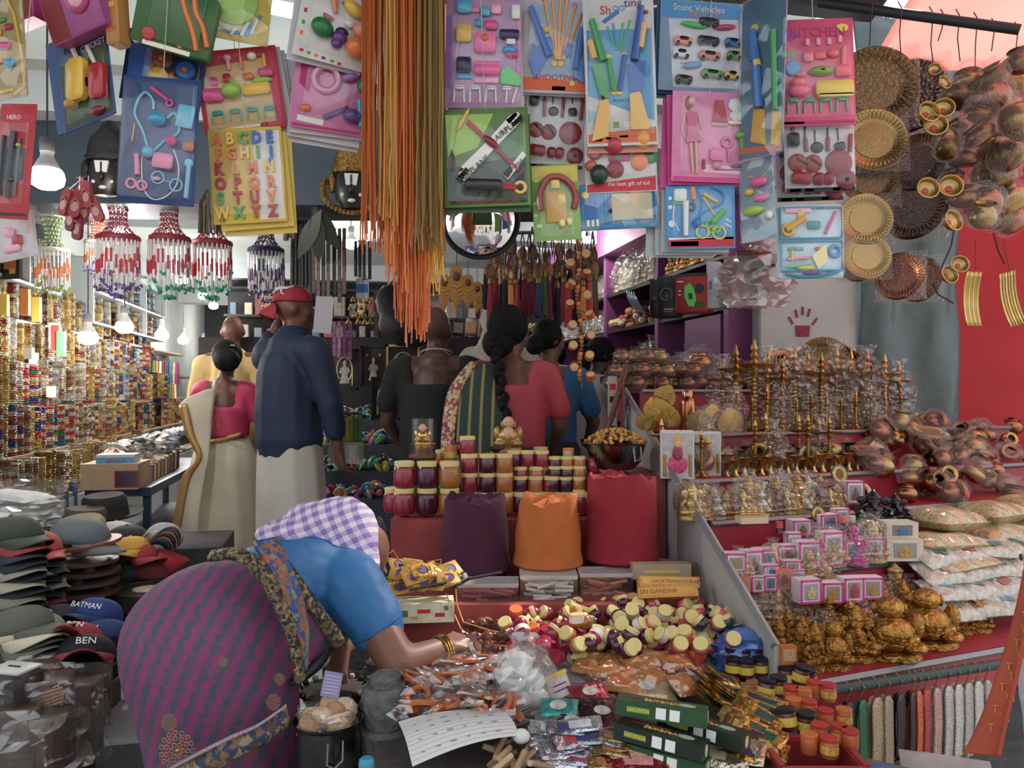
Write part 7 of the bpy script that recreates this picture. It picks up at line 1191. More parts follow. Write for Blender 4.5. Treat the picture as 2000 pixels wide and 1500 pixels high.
HAIR.node_tree.nodes['Principled BSDF'].inputs['Specular IOR Level'].default_value = .15
def std(label, px, Y, h, skin, armsR, armsL, yaw=0., hy=0., hp=0., vox=.013, pos=None, lean=0., wide=1.):
    """standing figure seen from behind (front = +y); returns empty, head matrix"""
    s = h / 1.7; base = pos or Vector(((px - 1000) / F * Y, Y, FZ)); t = T('person', label, 'person', base, (lean, 0, yaw), s=s); b = B(); w_ = wide
    for sx in (-1, 1): limb(b, [(sx * .09, 0, .9), (sx * .1, .02, .5), (sx * .1, 0, .09)], [.09, .058, .042]); limb(b, [(sx * .1, 0, .06), (sx * .11, .14, .035)], [.042, .035])
    limb(b, [(0, 0, .95), (0, -.01, 1.1), (0, 0, 1.3), (0, .0, 1.4)], [.14 * w_, .125 * w_, .13 * w_, .1]); limb(b, [(-.15 * w_, 0, 1.39), (.15 * w_, 0, 1.39)], [.07, .07]); limb(b, [(0, .0, 1.4), (0, .02, 1.53)], [.062, .052])
    for sh, ar in ((.185 * w_, armsR), (-.185 * w_, armsL)):
        e, wr = Vector(ar[0]), Vector(ar[1]); limb(b, [(sh, 0, 1.39), e, wr], [.058, .044, .03]); hand(b, wr, wr - e, ar[2] if len(ar) > 2 else (0, -1, .2), 1., .6, 1 if sh > 0 else -1)
    X = head(b, (0, .03, 1.61), 1., hy, hp); soft('body', b, skin, t, vox, 5); return t, X
def scoop(t, z0, z1, rx, ry, sh_, mat, name='blouse', arm=1.2):
    """low-backed blouse: band round the chest, shoulder straps, short sleeves"""
    b = B().lathe([(1, z0), (1.02, (z0 + z1) / 2), (1, z1 - .02), (.93, z1)], 28, XF(s=(rx, ry, 1)))
    for sx in (-1, 1): limb(b, [(sx * rx * .72, -.03, z1 - .03), (sx * sh_ * .78, -.01, 1.4), (sx * sh_, 0, 1.38), (sx * (sh_ + .06), .035, arm)], [.06, .066, .07, .066])
    return soft(name, b, mat, t, .011, 4, .008, .1)
def skirt(parent, rings, mat, name='skirt', folds=9, fd=.03, label=None, n=48, wr=0):
    """rings: (cx, cy, z, rx, ry) from the bottom up"""
    b = B(); m = len(rings)
    def fn(u, v):
        j = int(round(v * (m - 1))); cx, cy, z, rx, ry = rings[j]; a = 2 * math.pi * u; q = 1 + fd * (1 - j / m) * math.sin(a * folds + j * .5) + fd * .5 * (1 - j / m) * math.sin(a * (folds * 2 + 1) + 1)
        return (cx + rx * q * math.cos(a), cy + ry * q * math.sin(a), z)
    b.grid(fn, n, m - 1, cu=True); k = len(b.v); b.v.append((rings[-1][0], rings[-1][1], rings[-1][2])); b.f += [(k - n + i, k - n + (i + 1) % n, k) for i in range(n)]; b.mi += [0] * n
    o = ob(name, b.me(80), mat, parent, label=label); sb = o.modifiers.new('s', 'SUBSURF'); sb.levels = sb.render_levels = 1; return o
def strip(name, L, Rr, mat, parent, th=.006, nv=24, label=None):
    """band of cloth between two edges given as point lists"""
    def cat(ps, f):
        ps = [Vector(p) for p in ps]; q = f * (len(ps) - 1); i = min(int(q), len(ps) - 2); g = q - i
        p0, p1, p2, p3 = ps[max(0, i-1)], ps[i], ps[i+1], ps[min(len(ps)-1, i+2)]
        return .5 * ((2 * p1) + (p2 - p0) * g + (2 * p0 - 5 * p1 + 4 * p2 - p3) * g * g + (3 * p1 - p0 - 3 * p2 + p3) * g ** 3)
    o = ob(name, B().grid(lambda u, v: cat(L, v).lerp(cat(Rr, v), u) + Vector((0, -.012 * math.sin(u * math.pi), 0)), 10, nv).me(80), mat, parent, label=label); o.modifiers.new('t', 'SOLIDIFY').thickness = th; return o
def pattern(name, base, fg, fn):
    """cloth whose colour follows a small node recipe: fn(nodes, links, coordinate) -> factor socket"""
    m = bpy.data.materials.new(name); m.use_nodes = True; nt = m.node_tree; b = nt.nodes['Principled BSDF']; b.inputs['Roughness'].default_value = .75
    tc = nt.nodes.new('ShaderNodeTexCoord'); fac = fn(nt, tc.outputs['Object']); rp = nt.nodes.new('ShaderNodeValToRGB'); e = rp.color_ramp.elements; rp.color_ramp.interpolation = 'CONSTANT' if len(fg) > 1 else 'LINEAR'
    cs = [base] + list(fg)
    while len(e) < len(cs): e.new(.5)
    for i, h in enumerate(cs): e[i].position = i / len(cs) if len(fg) > 1 else i * .6 + .2; e[i].color = lin(h)
    nt.links.new(fac, rp.inputs[0]); nt.links.new(rp.outputs[0], b.inputs['Base Color']); return m
def mth(nt, op, a, b_=None):
    n = nt.nodes.new('ShaderNodeMath'); n.operation = op
    for i, x in enumerate((a, b_)):
        if x is None: continue
        if isinstance(x, (int, float)): n.inputs[i].default_value = x
        else: nt.links.new(x, n.inputs[i])
    return n.outputs[0]
def sep(nt, v, rot=(0, 0, 0), sc_=(1, 1, 1)):
    mp = nt.nodes.new('ShaderNodeMapping'); mp.inputs['Rotation'].default_value = rot; mp.inputs['Scale'].default_value = sc_; nt.links.new(v, mp.inputs[0]); s = nt.nodes.new('ShaderNodeSeparateXYZ'); nt.links.new(mp.outputs[0], s.inputs[0]); return s.outputs, mp.outputs[0]
def gingham(nt, v):
    (x, y, z), _ = sep(nt, v, (.3, .5, .2)); a = mth(nt, 'LESS_THAN', mth(nt, 'FRACT', mth(nt, 'MULTIPLY', x, 34.)), .5); b_ = mth(nt, 'LESS_THAN', mth(nt, 'FRACT', mth(nt, 'MULTIPLY', z, 34.)), .5)
    return mth(nt, 'MULTIPLY', mth(nt, 'ADD', a, b_), .4)
def paisley(nt, v):
    """slanting wavy bands of small leaves"""
    (x, y, z), q = sep(nt, v, (0, R(-22), 0)); wv = mth(nt, 'SINE', mth(nt, 'ADD', mth(nt, 'MULTIPLY', x, 165.), mth(nt, 'MULTIPLY', mth(nt, 'SINE', mth(nt, 'MULTIPLY', z, 170.)), .4)))
    n = nt.nodes.new('ShaderNodeTexNoise'); n.inputs['Scale'].default_value = 95; n.inputs['Detail'].default_value = 2; nt.links.new(q, n.inputs['Vector']); return mth(nt, 'ADD', mth(nt, 'MULTIPLY', wv, .19), mth(nt, 'SUBTRACT', n.outputs['Fac'], .06))
def floral(sc_=34):
    def f(nt, v):
        o = nt.nodes.new('ShaderNodeTexVoronoi'); o.inputs['Scale'].default_value = sc_; nt.links.new(v, o.inputs['Vector']); n = nt.nodes.new('ShaderNodeTexNoise'); n.inputs['Scale'].default_value = sc_ * 1.4; n.inputs['Detail'].default_value = 2; nt.links.new(v, n.inputs['Vector'])
        s = nt.nodes.new('ShaderNodeSeparateColor'); nt.links.new(o.outputs['Color'], s.inputs[0]); return mth(nt, 'ADD', mth(nt, 'MULTIPLY', s.outputs[0], .7), mth(nt, 'MULTIPLY', n.outputs['Fac'], .35))
    return f
def stripes(k, ax=2, w_=.5):
    return lambda nt, v: mth(nt, 'MULTIPLY', mth(nt, 'LESS_THAN', mth(nt, 'FRACT', mth(nt, 'MULTIPLY', sep(nt, v)[0][ax], k)), w_), .9)
# -- the bending saleswoman
t = T('person', 'bending woman in magenta patterned sari, blue blouse and checked head cloth', 'person', P(420, 0, 2.12) * 1 - Vector((0, 0, P(420, 0, 2.12).z))); O = t.location.copy(); W = lambda px, py, Y: P(px, py, Y) - O
b = B(); hipc = W(425, 1180, 2.15)
for sx, yy in ((-.09, 2.08), (.09, 2.2)): q = W(425, 1180, yy); limb(b, [q + Vector((sx, 0, -.1)), Vector((q.x + sx, q.y + .02, .48)), Vector((q.x + sx, q.y, .08))], [.08, .06, .045]); limb(b, [Vector((q.x + sx, q.y, .05)), Vector((q.x + sx + .08, q.y + .1, .035))], [.04, .032])
limb(b, [hipc + Vector((0, .03, -.06)), W(540, 1165, 2.27), W(650, 1135, 2.4)], [.09, .09, .1]); limb(b, [W(650, 1130, 2.4), W(690, 1100, 2.46)], [.055, .05]); HX = head(b, W(690, 1092, 2.47), 1.05, R(-62), R(-48))
sh, el, wr_ = W(690, 1150, 2.28), W(782, 1302, 2.13), W(868, 1266, 2.25); limb(b, [sh, el, wr_], [.066, .052, .032]); hand(b, wr_, W(915, 1238, 2.36) - wr_, (0, -.3, 1), 1.05, .75)
sh2, el2, wr2 = W(660, 1150, 2.5), W(690, 1240, 2.42), W(668, 1262, 2.3); limb(b, [sh2, el2, wr2], [.06, .048, .03]); hand(b, wr2, (-.05, -.3, -.45), (-.5, -1, .3), .95, .6); soft('body', b, M('7a4c38', .5, n=.1, ns=12), t, .0075, 4)
for x in (-.034, .034): ob('eye', B().ball((x, .088, .006), (.013, .008, .008), 10, HX), M('1a1412', .3), t)
k = 2.12 / F; SARI = pattern('magenta_sari', '38485a', ('962465',), paisley)
rg = [(px_, Y_, py_, rx) for px_, Y_, py_, rx in ((440, 2.12, 1830, 118), (440, 2.12, 1700, 132), (440, 2.12, 1580, 142), (442, 2.12, 1490, 142), (430, 2.12, 1400, 152), (416, 2.12, 1330, 165), (410, 2.12, 1270, 169), (408, 2.12, 1220, 162), (412, 2.13, 1175, 144), (420, 2.14, 1140, 116), (430, 2.15, 1114, 82), (438, 2.16, 1098, 45))]
skirt(t, [(W(a, c_, Y_).x, W(a, c_, Y_).y, W(a, c_, Y_).z, r * k, r * k * .82) for a, Y_, c_, r in rg], SARI, 'sari_skirt', 7, .045)
BLU = M('12639c', .6, n=.1, ns=8); b = B(); limb(b, [W(520, 1150, 2.24), W(600, 1136, 2.34), W(668, 1128, 2.4)], [.128, .138, .115]); limb(b, [W(672, 1140, 2.34), sh, W(736, 1222, 2.21)], [.105, .096, .078]); soft('blouse', b, BLU, t, .009, 5, .012, .07)
ob('sleeve_hem', B().tube([W(737, 1225, 2.208) + Vector((.072 * math.cos(a) * .86, .072 * math.sin(a), .072 * math.cos(a) * .5)) for a in [i * .393 for i in range(16)]], .005, 6, closed=True), M('0f5488', .6), t)
GI = pattern('checked_cloth', 'd2ccd2', ('b09cc6', '8468ac'), gingham); b = B(); b.ball(W(664, 1056, 2.46), (.122, .13, .135), 16); b.ball(W(612, 1028, 2.42), (.1, .1, .075), 14); b.ball(W(560, 1040, 2.34), (.07, .08, .04), 12); b.ball(W(522, 1044, 2.28), (.035, .05, .025), 10); b.ball(W(706, 1100, 2.42), (.055, .09, .12), 12); b.ball(W(716, 1160, 2.38), (.03, .04, .06), 10); soft('head_cloth', b, GI, t, .008, 5, .014, .05)
b = B(); b.ball(W(738, 1060, 2.52), (.03, .07, .085), 12); soft('hair', b, HAIR, t, .008, 3)
FLO = pattern('floral_border', '2a4f8c', ('7a6040', '24508c', 'a85c2c', '2a5c9c', '8a7c58', '2c4a80'), floral(44)); BOR = pattern('dark_border', '17151a', ('6a5a34', '2a2428', '8a7a4a'), floral(120))
strip('pallu', [W(492, 1062, 2.02), W(520, 1110, 1.985), W(548, 1170, 1.97), W(572, 1240, 1.97), W(590, 1320, 1.99)], [W(538, 1052, 2.1), W(562, 1108, 2.05), W(584, 1165, 2.03), W(596, 1235, 2.03), W(592, 1305, 2.03)], FLO, t, .012)
strip('pallu_border', [W(410, 1092, 1.99), W(462, 1090, 1.97), W(510, 1130, 1.955), W(543, 1190, 1.95), W(568, 1250, 1.955), W(582, 1330, 1.98)], [W(415, 1080, 2.0), W(475, 1076, 1.98), W(523, 1112, 1.965), W(556, 1178, 1.958), W(578, 1240, 1.962), W(592, 1326, 1.98)], BOR, t, .008)
strip('pallu_border', [W(548, 1100, 2.06), W(585, 1160, 2.05), W(625, 1215, 2.07), W(655, 1262, 2.1)], [W(560, 1096, 2.07), W(600, 1152, 2.06), W(640, 1206, 2.08), W(672, 1252, 2.11)], BOR, t, .008)
strip('front_sari', [W(575, 1135, 2.08), W(590, 1190, 2.07), W(598, 1240, 2.08), W(596, 1285, 2.09)], [W(590, 1148, 2.1), W(628, 1196, 2.11), W(655, 1236, 2.13), W(610, 1285, 2.12)], SARI, t, .01)
strip('hem_border', [W(330, 1500, 1.88), W(390, 1470, 1.85), W(450, 1440, 1.86), W(505, 1418, 1.9), W(560, 1380, 1.97)], [W(340, 1560, 1.88), W(400, 1522, 1.85), W(462, 1482, 1.86), W(520, 1452, 1.9), W(575, 1412, 1.97)], pattern('hem_print', '3a3444', ('7a5a3c', '2c3a58', '8c7c60', '5c3a34'), floral(60)), t, .008)
strip('hem_edge', [W(330, 1498, 1.872), W(390, 1466, 1.842), W(450, 1436, 1.852), W(505, 1412, 1.892), W(560, 1374, 1.962)], [W(331, 1504, 1.872), W(391, 1473, 1.842), W(451, 1443, 1.852), W(506, 1419, 1.892), W(561, 1381, 1.962)], M('9c8a90', .6, n=.5, ns=300), t, .006)
def medal(px, py, Y, r, nm):
    b = B(); c_ = W(px, py, Y)
    for rr, n in ((.35, 6), (.7, 11), (1., 15)):
        for i in range(n): a = i * 6.2832 / n; b.tube([c_ + Vector((r * rr * math.cos(a) + r * .14 * math.cos(q), -.004, r * rr * math.sin(a) * 1.15 + r * .14 * math.sin(q))) for q in [j * .785 for j in range(8)]], r * .035, 5, closed=True)
    b.ball(c_, (r * .16, .006, r * .16), 8); tag(ob(nm, b, M('a8884c', .4, .6), t), kind='stuff')
medal(347, 1465, 1.875, .036, 'gold_embroidery'); medal(332, 1410, 1.895, .016, 'gold_embroidery'); medal(438, 1292, 1.835, .009, 'gold_embroidery'); medal(535, 1370, 1.93, .015, 'gold_embroidery'); medal(547, 1325, 1.94, .011, 'gold_embroidery')
dd = (wr_ - el).normalized(); a1 = dd.cross(Vector((0, 0, 1))).normalized(); a2 = dd.cross(a1)
for i in range(3): ob('bangle', B().tube([wr_ + dd * (-.02 + i * .009) + (a1 * math.cos(a) + a2 * math.sin(a)) * .037 for a in [j * .449 for j in range(14)]], .0035, 6, closed=True), GOLD, t)
b = B(); b.ball(W(610, 1285, 2.16), (.05, .04, .035), 12); b.ball(W(590, 1305, 2.14), (.03, .03, .02), 10); soft('white_pouch', b, M('b0aeb0', .7), t, .007, 3); strip('dark_pouch_flap', [W(565, 1330, 2.05), W(610, 1290, 2.1), W(650, 1220, 2.2)], [W(590, 1335, 2.06), W(632, 1300, 2.11), W(668, 1235, 2.2)], M('15151a', .5), t, .01)
# -- man in blue shirt with red cap
t, X = std('man in dark blue shirt and white dhoti with a red cap worn backwards', 566, 4.55, 1.74, SK, ((.26, .05, 1.1), (.25, .12, .84)), ((-.27, .05, 1.36), (-.14, .08, 1.6), (-1, 0, 0)), R(-34), R(-34), 0, .012)
b = B(); limb(b, [(0, 0, .9), (0, -.01, 1.05), (0, -.005, 1.25), (0, 0, 1.38)], [.185, .18, .175, .125]); limb(b, [(-.17, 0, 1.37), (.17, 0, 1.37)], [.092, .092]); limb(b, [(.2, 0, 1.36), (.26, .05, 1.1), (.255, .09, .95)], [.09, .07, .06]); limb(b, [(-.19, 0, 1.36), (-.26, .04, 1.34), (-.22, .06, 1.45)], [.085, .07, .06]); limb(b, [(0, .01, 1.42), (0, .015, 1.47)], [.08, .072]); soft('shirt', b, M('152844', .7, n=.1, ns=6), t, .011, 5, .012, .2)
ob('collar', B().lathe([(.078, 1.45), (.072, 1.5)], 20, XF((0, .015, 0)), cap=False), M('15294a', .7), t).modifiers.new('t', 'SOLIDIFY').thickness = .012
skirt(t, [(0, .02, .06, .2, .17), (0, .02, .3, .205, .175), (0, .01, .6, .2, .17), (0, 0, .85, .185, .16), (0, 0, .96, .165, .15)], M('b8b4a8', .8, n=.08, ns=5), 'dhoti', 8, .05)
RC = M('9c1c30', .7, n=.08); b = B().grid(lambda u, v: X @ Vector((.088 * math.cos(u * 6.2832) * math.cos(v * 1.57) ** .7, -.01 + .108 * math.sin(u * 6.2832) * math.cos(v * 1.57) ** .7, .035 + .095 * math.sin(v * 1.57))), 24, 8, cu=True); ob('cap_crown', b, RC, t).modifiers.new('t', 'SOLIDIFY').thickness = .006
b = B().grid(lambda u, v: X @ Vector(((u - .5) * .16, -.1 - v * .085 * (1 - (2 * abs(u - .5)) ** 3), .03 - v * .06 - .04 * (2 * (u - .5)) ** 2)), 12, 6); ob('cap_brim', b, RC, t).modifiers.new('t', 'SOLIDIFY').thickness = .006
cs = lambda u, v: X @ Vector((.092 * math.cos(u * 6.2832) * math.cos(v * 1.57) ** .7, -.01 + .113 * math.sin(u * 6.2832) * math.cos(v * 1.57) ** .7, .035 + .1 * math.sin(v * 1.57))); b = B(); b.tube([cs(*p) for p in ((.76, .3), (.82, .45), (.88, .5), (.94, .5), (1., .62))], [.004, .009, .009, .007, .003], 6); b.tube([cs(*p) for p in ((.88, .5), (.89, .3), (.92, .22))], [.007, .005, .003], 6); b.tube([cs(*p) for p in ((.82, .45), (.8, .55))], [.006, .003], 6); b.tube([X @ Vector(p) for p in ((-.03, -.16, .012), (-.01, -.165, .01), (.02, -.16, .012))], [.002, .006, .002], 6); ob('cap_emblem', b, M('d8d4d4', .6), t, label='white leaping emblem')
ob('bracelet', B().tube([(.25 + .033 * math.cos(a), .11 + .02 * math.sin(a), .86 + .012 * math.sin(a)) for a in [j * .6 for j in range(11)]], .004, 5, closed=True), M('2a2622', .5), t)
# -- woman in cream sari
t, X = std('woman in cream sari with gold border and pink blouse, hair in a bun', 440, 5.05, 1.46, SK, ((.24, .1, 1.12), (.16, .25, 1.05)), ((-.27, .02, 1.12), (-.2, .18, 1.0)), R(-6), R(24), R(-10), .013, wide=1.05)
CRM = M('bdb49c', .85, n=.08, ns=6, bump=.1); GB2 = M('a07a38', .5, .35, n=.15, ns=40)
scoop(t, 1.06, 1.27, .172, .15, .185, M('c02a5c', .6))
skirt(t, [(.02, 0, .03, .27, .22), (.02, 0, .2, .265, .22), (.01, 0, .5, .262, .215), (0, -.01, .8, .255, .21), (0, -.01, .95, .225, .19), (0, 0, 1.02, .18, .155), (0, 0, 1.06, .165, .14)], CRM, 'sari_skirt', 6, .05)
IM = Matrix.LocRotScale(t.location, t.rotation_euler, t.scale).inverted(); q = lambda px, py, Y: IM @ P(px, py, Y)
strip('pallu', [q(402, 764, 4.92), q(352, 790, 4.84), q(366, 846, 4.8), q(388, 892, 4.78), q(360, 930, 4.78), q(344, 1010, 4.76), q(332, 1105, 4.76)], [q(420, 757, 4.95), q(416, 800, 4.88), q(412, 850, 4.84), q(406, 900, 4.78), q(398, 945, 4.76), q(388, 1020, 4.74), q(384, 1112, 4.74)], CRM, t, .01)
strip('gold_border', [q(350, 792, 4.82), q(364, 848, 4.78), q(385, 893, 4.76), q(357, 932, 4.75), q(341, 1010, 4.73), q(332, 1068, 4.73)], [q(365, 788, 4.82), q(378, 846, 4.78), q(394, 890, 4.755), q(370, 934, 4.74), q(354, 1012, 4.72), q(344, 1070, 4.72)], GB2, t, .006); strip('gold_hem', [q(332, 1066, 4.73), q(384, 1066, 4.71)], [q(332, 1090, 4.73), q(384, 1092, 4.71)], M('7a5424', .5, .3), t, .006, 6); strip('gold_waist', [(-.17, -.1, 1.04), (0, -.165, 1.05), (.17, -.1, 1.1)], [(-.17, -.11, 1.005), (0, -.175, 1.015), (.17, -.11, 1.065)], GB2, t, .006, 12)
b = B(); b.ball(X @ Vector((0, -.025, .03)), (.108, .11, .115), 16); b.ball(X @ Vector((0, -.12, -.03)), (.1, .07, .085), 14); soft('hair', b, HAIR, t, .01, 3); ob('hair_clip', B().box(X @ Vector((.04, -.12, .08)), (.03, .012, .008)), M('c8a878', .3, .5), t); b = B()
for i in range(14): a = i * .45; b.tube([(.045 * math.sin(a) * .6 + .02 + .006 * math.cos(q), -.165, 1.15 + .05 * math.cos(a) * (1 if math.cos(a) > 0 else .8) + .006 * math.sin(q)) for q in (0, 1.5, 3, 4.5)], .002, 4, closed=True)
ob('blouse_brooch', b, M('c8b068', .4, .6), t, (0, .01, -.0))
# -- the others further in
t, X = std('bald man in pale yellow shirt beyond the woman in cream sari', 452, 6.1, 1.72, SK, ((.25, .05, 1.1), (.24, .12, .9)), ((-.25, .05, 1.1), (-.24, .12, .9)), 0, .4); b = B(); limb(b, [(0, 0, .9), (0, 0, 1.36)], [.2, .15]); limb(b, [(-.2, 0, 1.36), (.2, 0, 1.36)], [.09, .09]); limb(b, [(-.2, 0, 1.36), (-.26, .04, 1.12)], [.09, .08]); limb(b, [(.2, 0, 1.36), (.26, .04, 1.12)], [.09, .08]); soft('shirt', b, M('c4a868', .8), t, .014, 4, .02); skirt(t, [(0, 0, .05, .2, .17), (0, 0, .5, .2, .17), (0, 0, .95, .18, .16)], M('9c9a94', .8), 'dhoti', 8, .04)
t, X = std('shaven-headed woman in black top seen from behind among the jars', 852, 4.25, 1.6, SKD, ((.27, .06, 1.1), (.2, .2, .95)), ((-.28, .06, 1.1), (-.22, .2, .95)), 0, R(-24), R(-8), .012, wide=1.12); scoop(t, .85, 1.3, .2, .175, .21, M('121614', .85), 'top'); skirt(t, [(0, 0, .05, .24, .2), (0, 0, .5, .24, .2), (0, 0, .92, .2, .18)], M('2a2024', .8), 'skirt', 8, .04); ob('cord_necklace', B().tube([(.085 * math.cos(a), .015 + .075 * math.sin(a), 1.475 - .02 * math.sin(a)) for a in [j * .4 for j in range(16)]], .004, 5, closed=True), M('b8a890', .7), t)
t, X = std('woman with a long black braid in coral blouse and green pleated sari', 996, 4.0, 1.56, SK, ((.26, .05, 1.12), (.2, .2, .98)), ((-.26, .05, 1.12), (-.2, .2, .98)), R(-10), R(-40), R(-8), .012, wide=1.08); scoop(t, 1.0, 1.33, .19, .165, .2, M('b03a48', .7))
skirt(t, [(0, 0, .05, .25, .2), (0, 0, .5, .25, .2), (0, 0, .9, .22, .19), (0, 0, 1.05, .185, .17)], M('1c3a2c', .7, n=.2), 'sari_skirt', 9, .05); strip('pallu', [(-.16, -.07, 1.45), (-.24, -.1, 1.3), (-.26, -.16, 1.1), (-.26, -.2, .8)], [(-.06, -.1, 1.42), (-.03, -.17, 1.25), (.08, -.2, 1.08), (.14, -.22, .85)], pattern('green_sari', '16302a', ('2a4434', '8a7a3c'), stripes(16, 0, .25)), t, .012); strip('pallu_border', [(-.2, -.06, 1.45), (-.31, -.08, 1.3), (-.33, -.14, 1.1), (-.33, -.2, .8)], [(-.15, -.085, 1.45), (-.235, -.11, 1.3), (-.255, -.175, 1.1), (-.26, -.215, .8)], pattern('pink_border', '9c3050', ('b8a060', '8c3050', 'c0b49c'), floral(60)), t, .008)
b = B(); b.ball(X @ Vector((0, -.03, .03)), (.115, .118, .12), 16); b.ball(X @ Vector((0, -.08, -.07)), (.09, .07, .09), 12); soft('hair', b, HAIR, t, .01, 3); b = B(); q0 = X @ Vector((0, -.11, -.04))
for i in range(13): b.ball(q0.lerp(Vector((.03, -.2, 1.1)), i / 12) + Vector(((-1) ** i * .008, -.02, 0)), (.032 - i * .0008, .026, .034), 10)
ob('braid', b, HAIR, t); ob('hair_tie', B().tube([Vector((.03, -.215, 1.14)) + Vector((.03 * math.cos(a), .024 * math.sin(a), 0)) for a in [j * .6 for j in range(11)]], .008, 6, closed=True), M('c04878', .6), t)
t, X = std('woman in low-backed blue blouse behind the coral one', 1070, 4.5, 1.55, SK, ((.26, .1, 1.12), (.2, .25, 1.0)), ((-.26, .05, 1.12), (-.2, .2, .98)), R(-16), R(-40), R(-10), .013); scoop(t, 1.0, 1.2, .172, .16, .195, M('1a5c8c', .7)); skirt(t, [(0, 0, .05, .24, .2), (0, 0, .9, .21, .19), (0, 0, 1.05, .18, .17)], M('1f2a26', .7), 'sari_skirt', 9, .05); b = B(); b.ball(X @ Vector((0, -.02, .03)), (.094, .104, .106), 16); b.ball(X @ Vector((0, -.1, -.05)), (.06, .05, .06), 12); soft('hair', b, HAIR, t, .011, 3)
t, X = std('person under a long white head scarf beyond the braided woman', 975, 5.0, 1.7, SK, ((.25, .05, 1.1), (.2, .15, .95)), ((-.25, .05, 1.1), (-.2, .15, .95)), 0, -.4); b = B(); b.ball(X @ Vector((0, -.02, .02)), (.11, .125, .13), 16); limb(b, [(0, -.03, 1.5), (0, -.05, 1.36), (0, -.05, 1.2)], [.12, .17, .19]); limb(b, [(-.16, -.02, 1.36), (.16, -.02, 1.36)], [.1, .1]); limb(b, [(-.2, 0, 1.3), (-.24, .03, 1.1)], [.1, .1]); soft('scarf', b, M('b4aca0', .9), t, .013, 4, .03, .1); skirt(t, [(0, 0, .05, .22, .2), (0, 0, .95, .2, .18)], M('a8a098', .8), 'robe', 8, .04)
t, X = std('dark-haired woman in white top bending at the shelves', 1128, 4.95, 1.5, SKD, ((.24, .1, 1.1), (.2, .3, 1.05)), ((-.24, .1, 1.1), (-.2, .3, 1.05)), R(-50), R(-10), R(-30), .013, lean=-.12); b = B(); limb(b, [(0, 0, .95), (0, 0, 1.34)], [.165, .15]); limb(b, [(-.18, 0, 1.36), (.18, 0, 1.36)], [.08, .08]); limb(b, [(.19, 0, 1.36), (.24, .06, 1.22)], [.08, .075]); limb(b, [(-.19, 0, 1.36), (-.24, .06, 1.22)], [.08, .075]); soft('top', b, M('b4b0ac', .8), t, .013, 4, .01); skirt(t, [(0, 0, .05, .22, .2), (0, 0, .95, .2, .18)], M('2c2830', .8), 'skirt', 8, .04); b = B(); b.ball(X @ Vector((0, -.02, .03)), (.098, .11, .108), 16); b.ball(X @ Vector((0, -.1, -.1)), (.06, .05, .1), 12); soft('hair', b, HAIR, t, .011, 3)
t, X = std('person in red and white striped shirt behind the blue blouse', 1086, 5.65, 1.5, SKD, ((.24, .05, 1.1), (.2, .2, .95)), ((-.24, .05, 1.1), (-.2, .2, .95)), .3, -.3); b = B(); limb(b, [(0, 0, .9), (0, 0, 1.34)], [.18, .15]); limb(b, [(-.18, 0, 1.36), (.18, 0, 1.36)], [.085, .085]); soft('shirt', b, pattern('striped_shirt', 'b8b0ac', ('8c3440', '8c3440'), stripes(34, 2, .4)), t, .013, 4); b = B(); b.ball(X @ Vector((0, -.02, .03)), (.094, .104, .106), 16); soft('hair', b, HAIR, t, .011, 3)
# -- passer-by at the right edge
bs = Vector((P(2198, 0, 1.62).x, 1.62, 0)); t = T('person', 'passer-by at the right edge in pink striped shirt with printed orange shawl', 'person', bs, (0, 0, R(70))); b = B()
for sx in (-1, 1): limb(b, [(sx * .09, 0, .85), (sx * .1, .02, .47), (sx * .1, 0, .09)], [.09, .058, .042]); limb(b, [(sx * .1, 0, .06), (sx * .11, .14, .035)], [.042, .035]); limb(b, [(sx * .19, 0, 1.34), (sx * .25, -.03, 1.05), (sx * .25, .03, .8)], [.058, .044, .03]); hand(b, (sx * .25, .03, .8), (0, .1, -.5), (sx, 0, .1), 1., .6, sx)
limb(b, [(0, 0, .9), (0, 0, 1.1), (0, 0, 1.3)], [.14, .13, .12]); limb(b, [(-.15, 0, 1.34), (.15, 0, 1.34)], [.07, .07]); limb(b, [(0, 0, 1.35), (0, .02, 1.48)], [.06, .052]); X = head(b, (0, .03, 1.56)); soft('body', b, SKL, t, .013, 4); b = B(); b.ball(X @ Vector((0, -.02, .03)), (.094, .104, .106), 16); soft('hair', b, HAIR, t, .011, 3)
b = B(); limb(b, [(0, 0, .7), (0, .01, .95), (0, .01, 1.2), (0, 0, 1.32)], [.17, .175, .165, .12]); limb(b, [(-.17, 0, 1.33), (.17, 0, 1.33)], [.085, .085]); 
for sx in (-1, 1): limb(b, [(sx * .19, 0, 1.33), (sx * .25, -.03, 1.06), (sx * .25, .02, .88)], [.085, .066, .055])
soft('shirt', b, pattern('pink_stripes', 'b8b4bc', ('a88c98', 'b8b4bc', 'c0bcc4'), stripes(22, 2, .35)), t, .012, 4, .02, .12)
skirt(t, [(0, 0, .05, .15, .13), (0, 0, .4, .16, .14), (0, 0, .8, .165, .15)], M('8a8680', .8), 'dhoti', 8, .03)
for z in (.86, 1.0, 1.14): ob('button', B().lathe([(.008, 0), (.006, .004)], 10, XF((0, .0, 0))), M('4a3a34', .4), t, (.085, .165 if z < 1.1 else .16, z), (R(-90), 0, 0))
SHL = M('a8401c', .8, n=.1, ns=10); OO = Matrix.Rotation(R(-70), 4, 'Z'); q = lambda px, py, Y: OO @ (P(px, py, Y) - bs)
strip('shawl', [q(2010, 1080, 1.5), q(1985, 1200, 1.44), q(1945, 1330, 1.42), q(1905, 1430, 1.42), q(1882, 1470, 1.42)], [q(2050, 1090, 1.42), q(2010, 1220, 1.38), q(1985, 1340, 1.37), q(1965, 1430, 1.37), q(1955, 1478, 1.37)], SHL, t, .006)
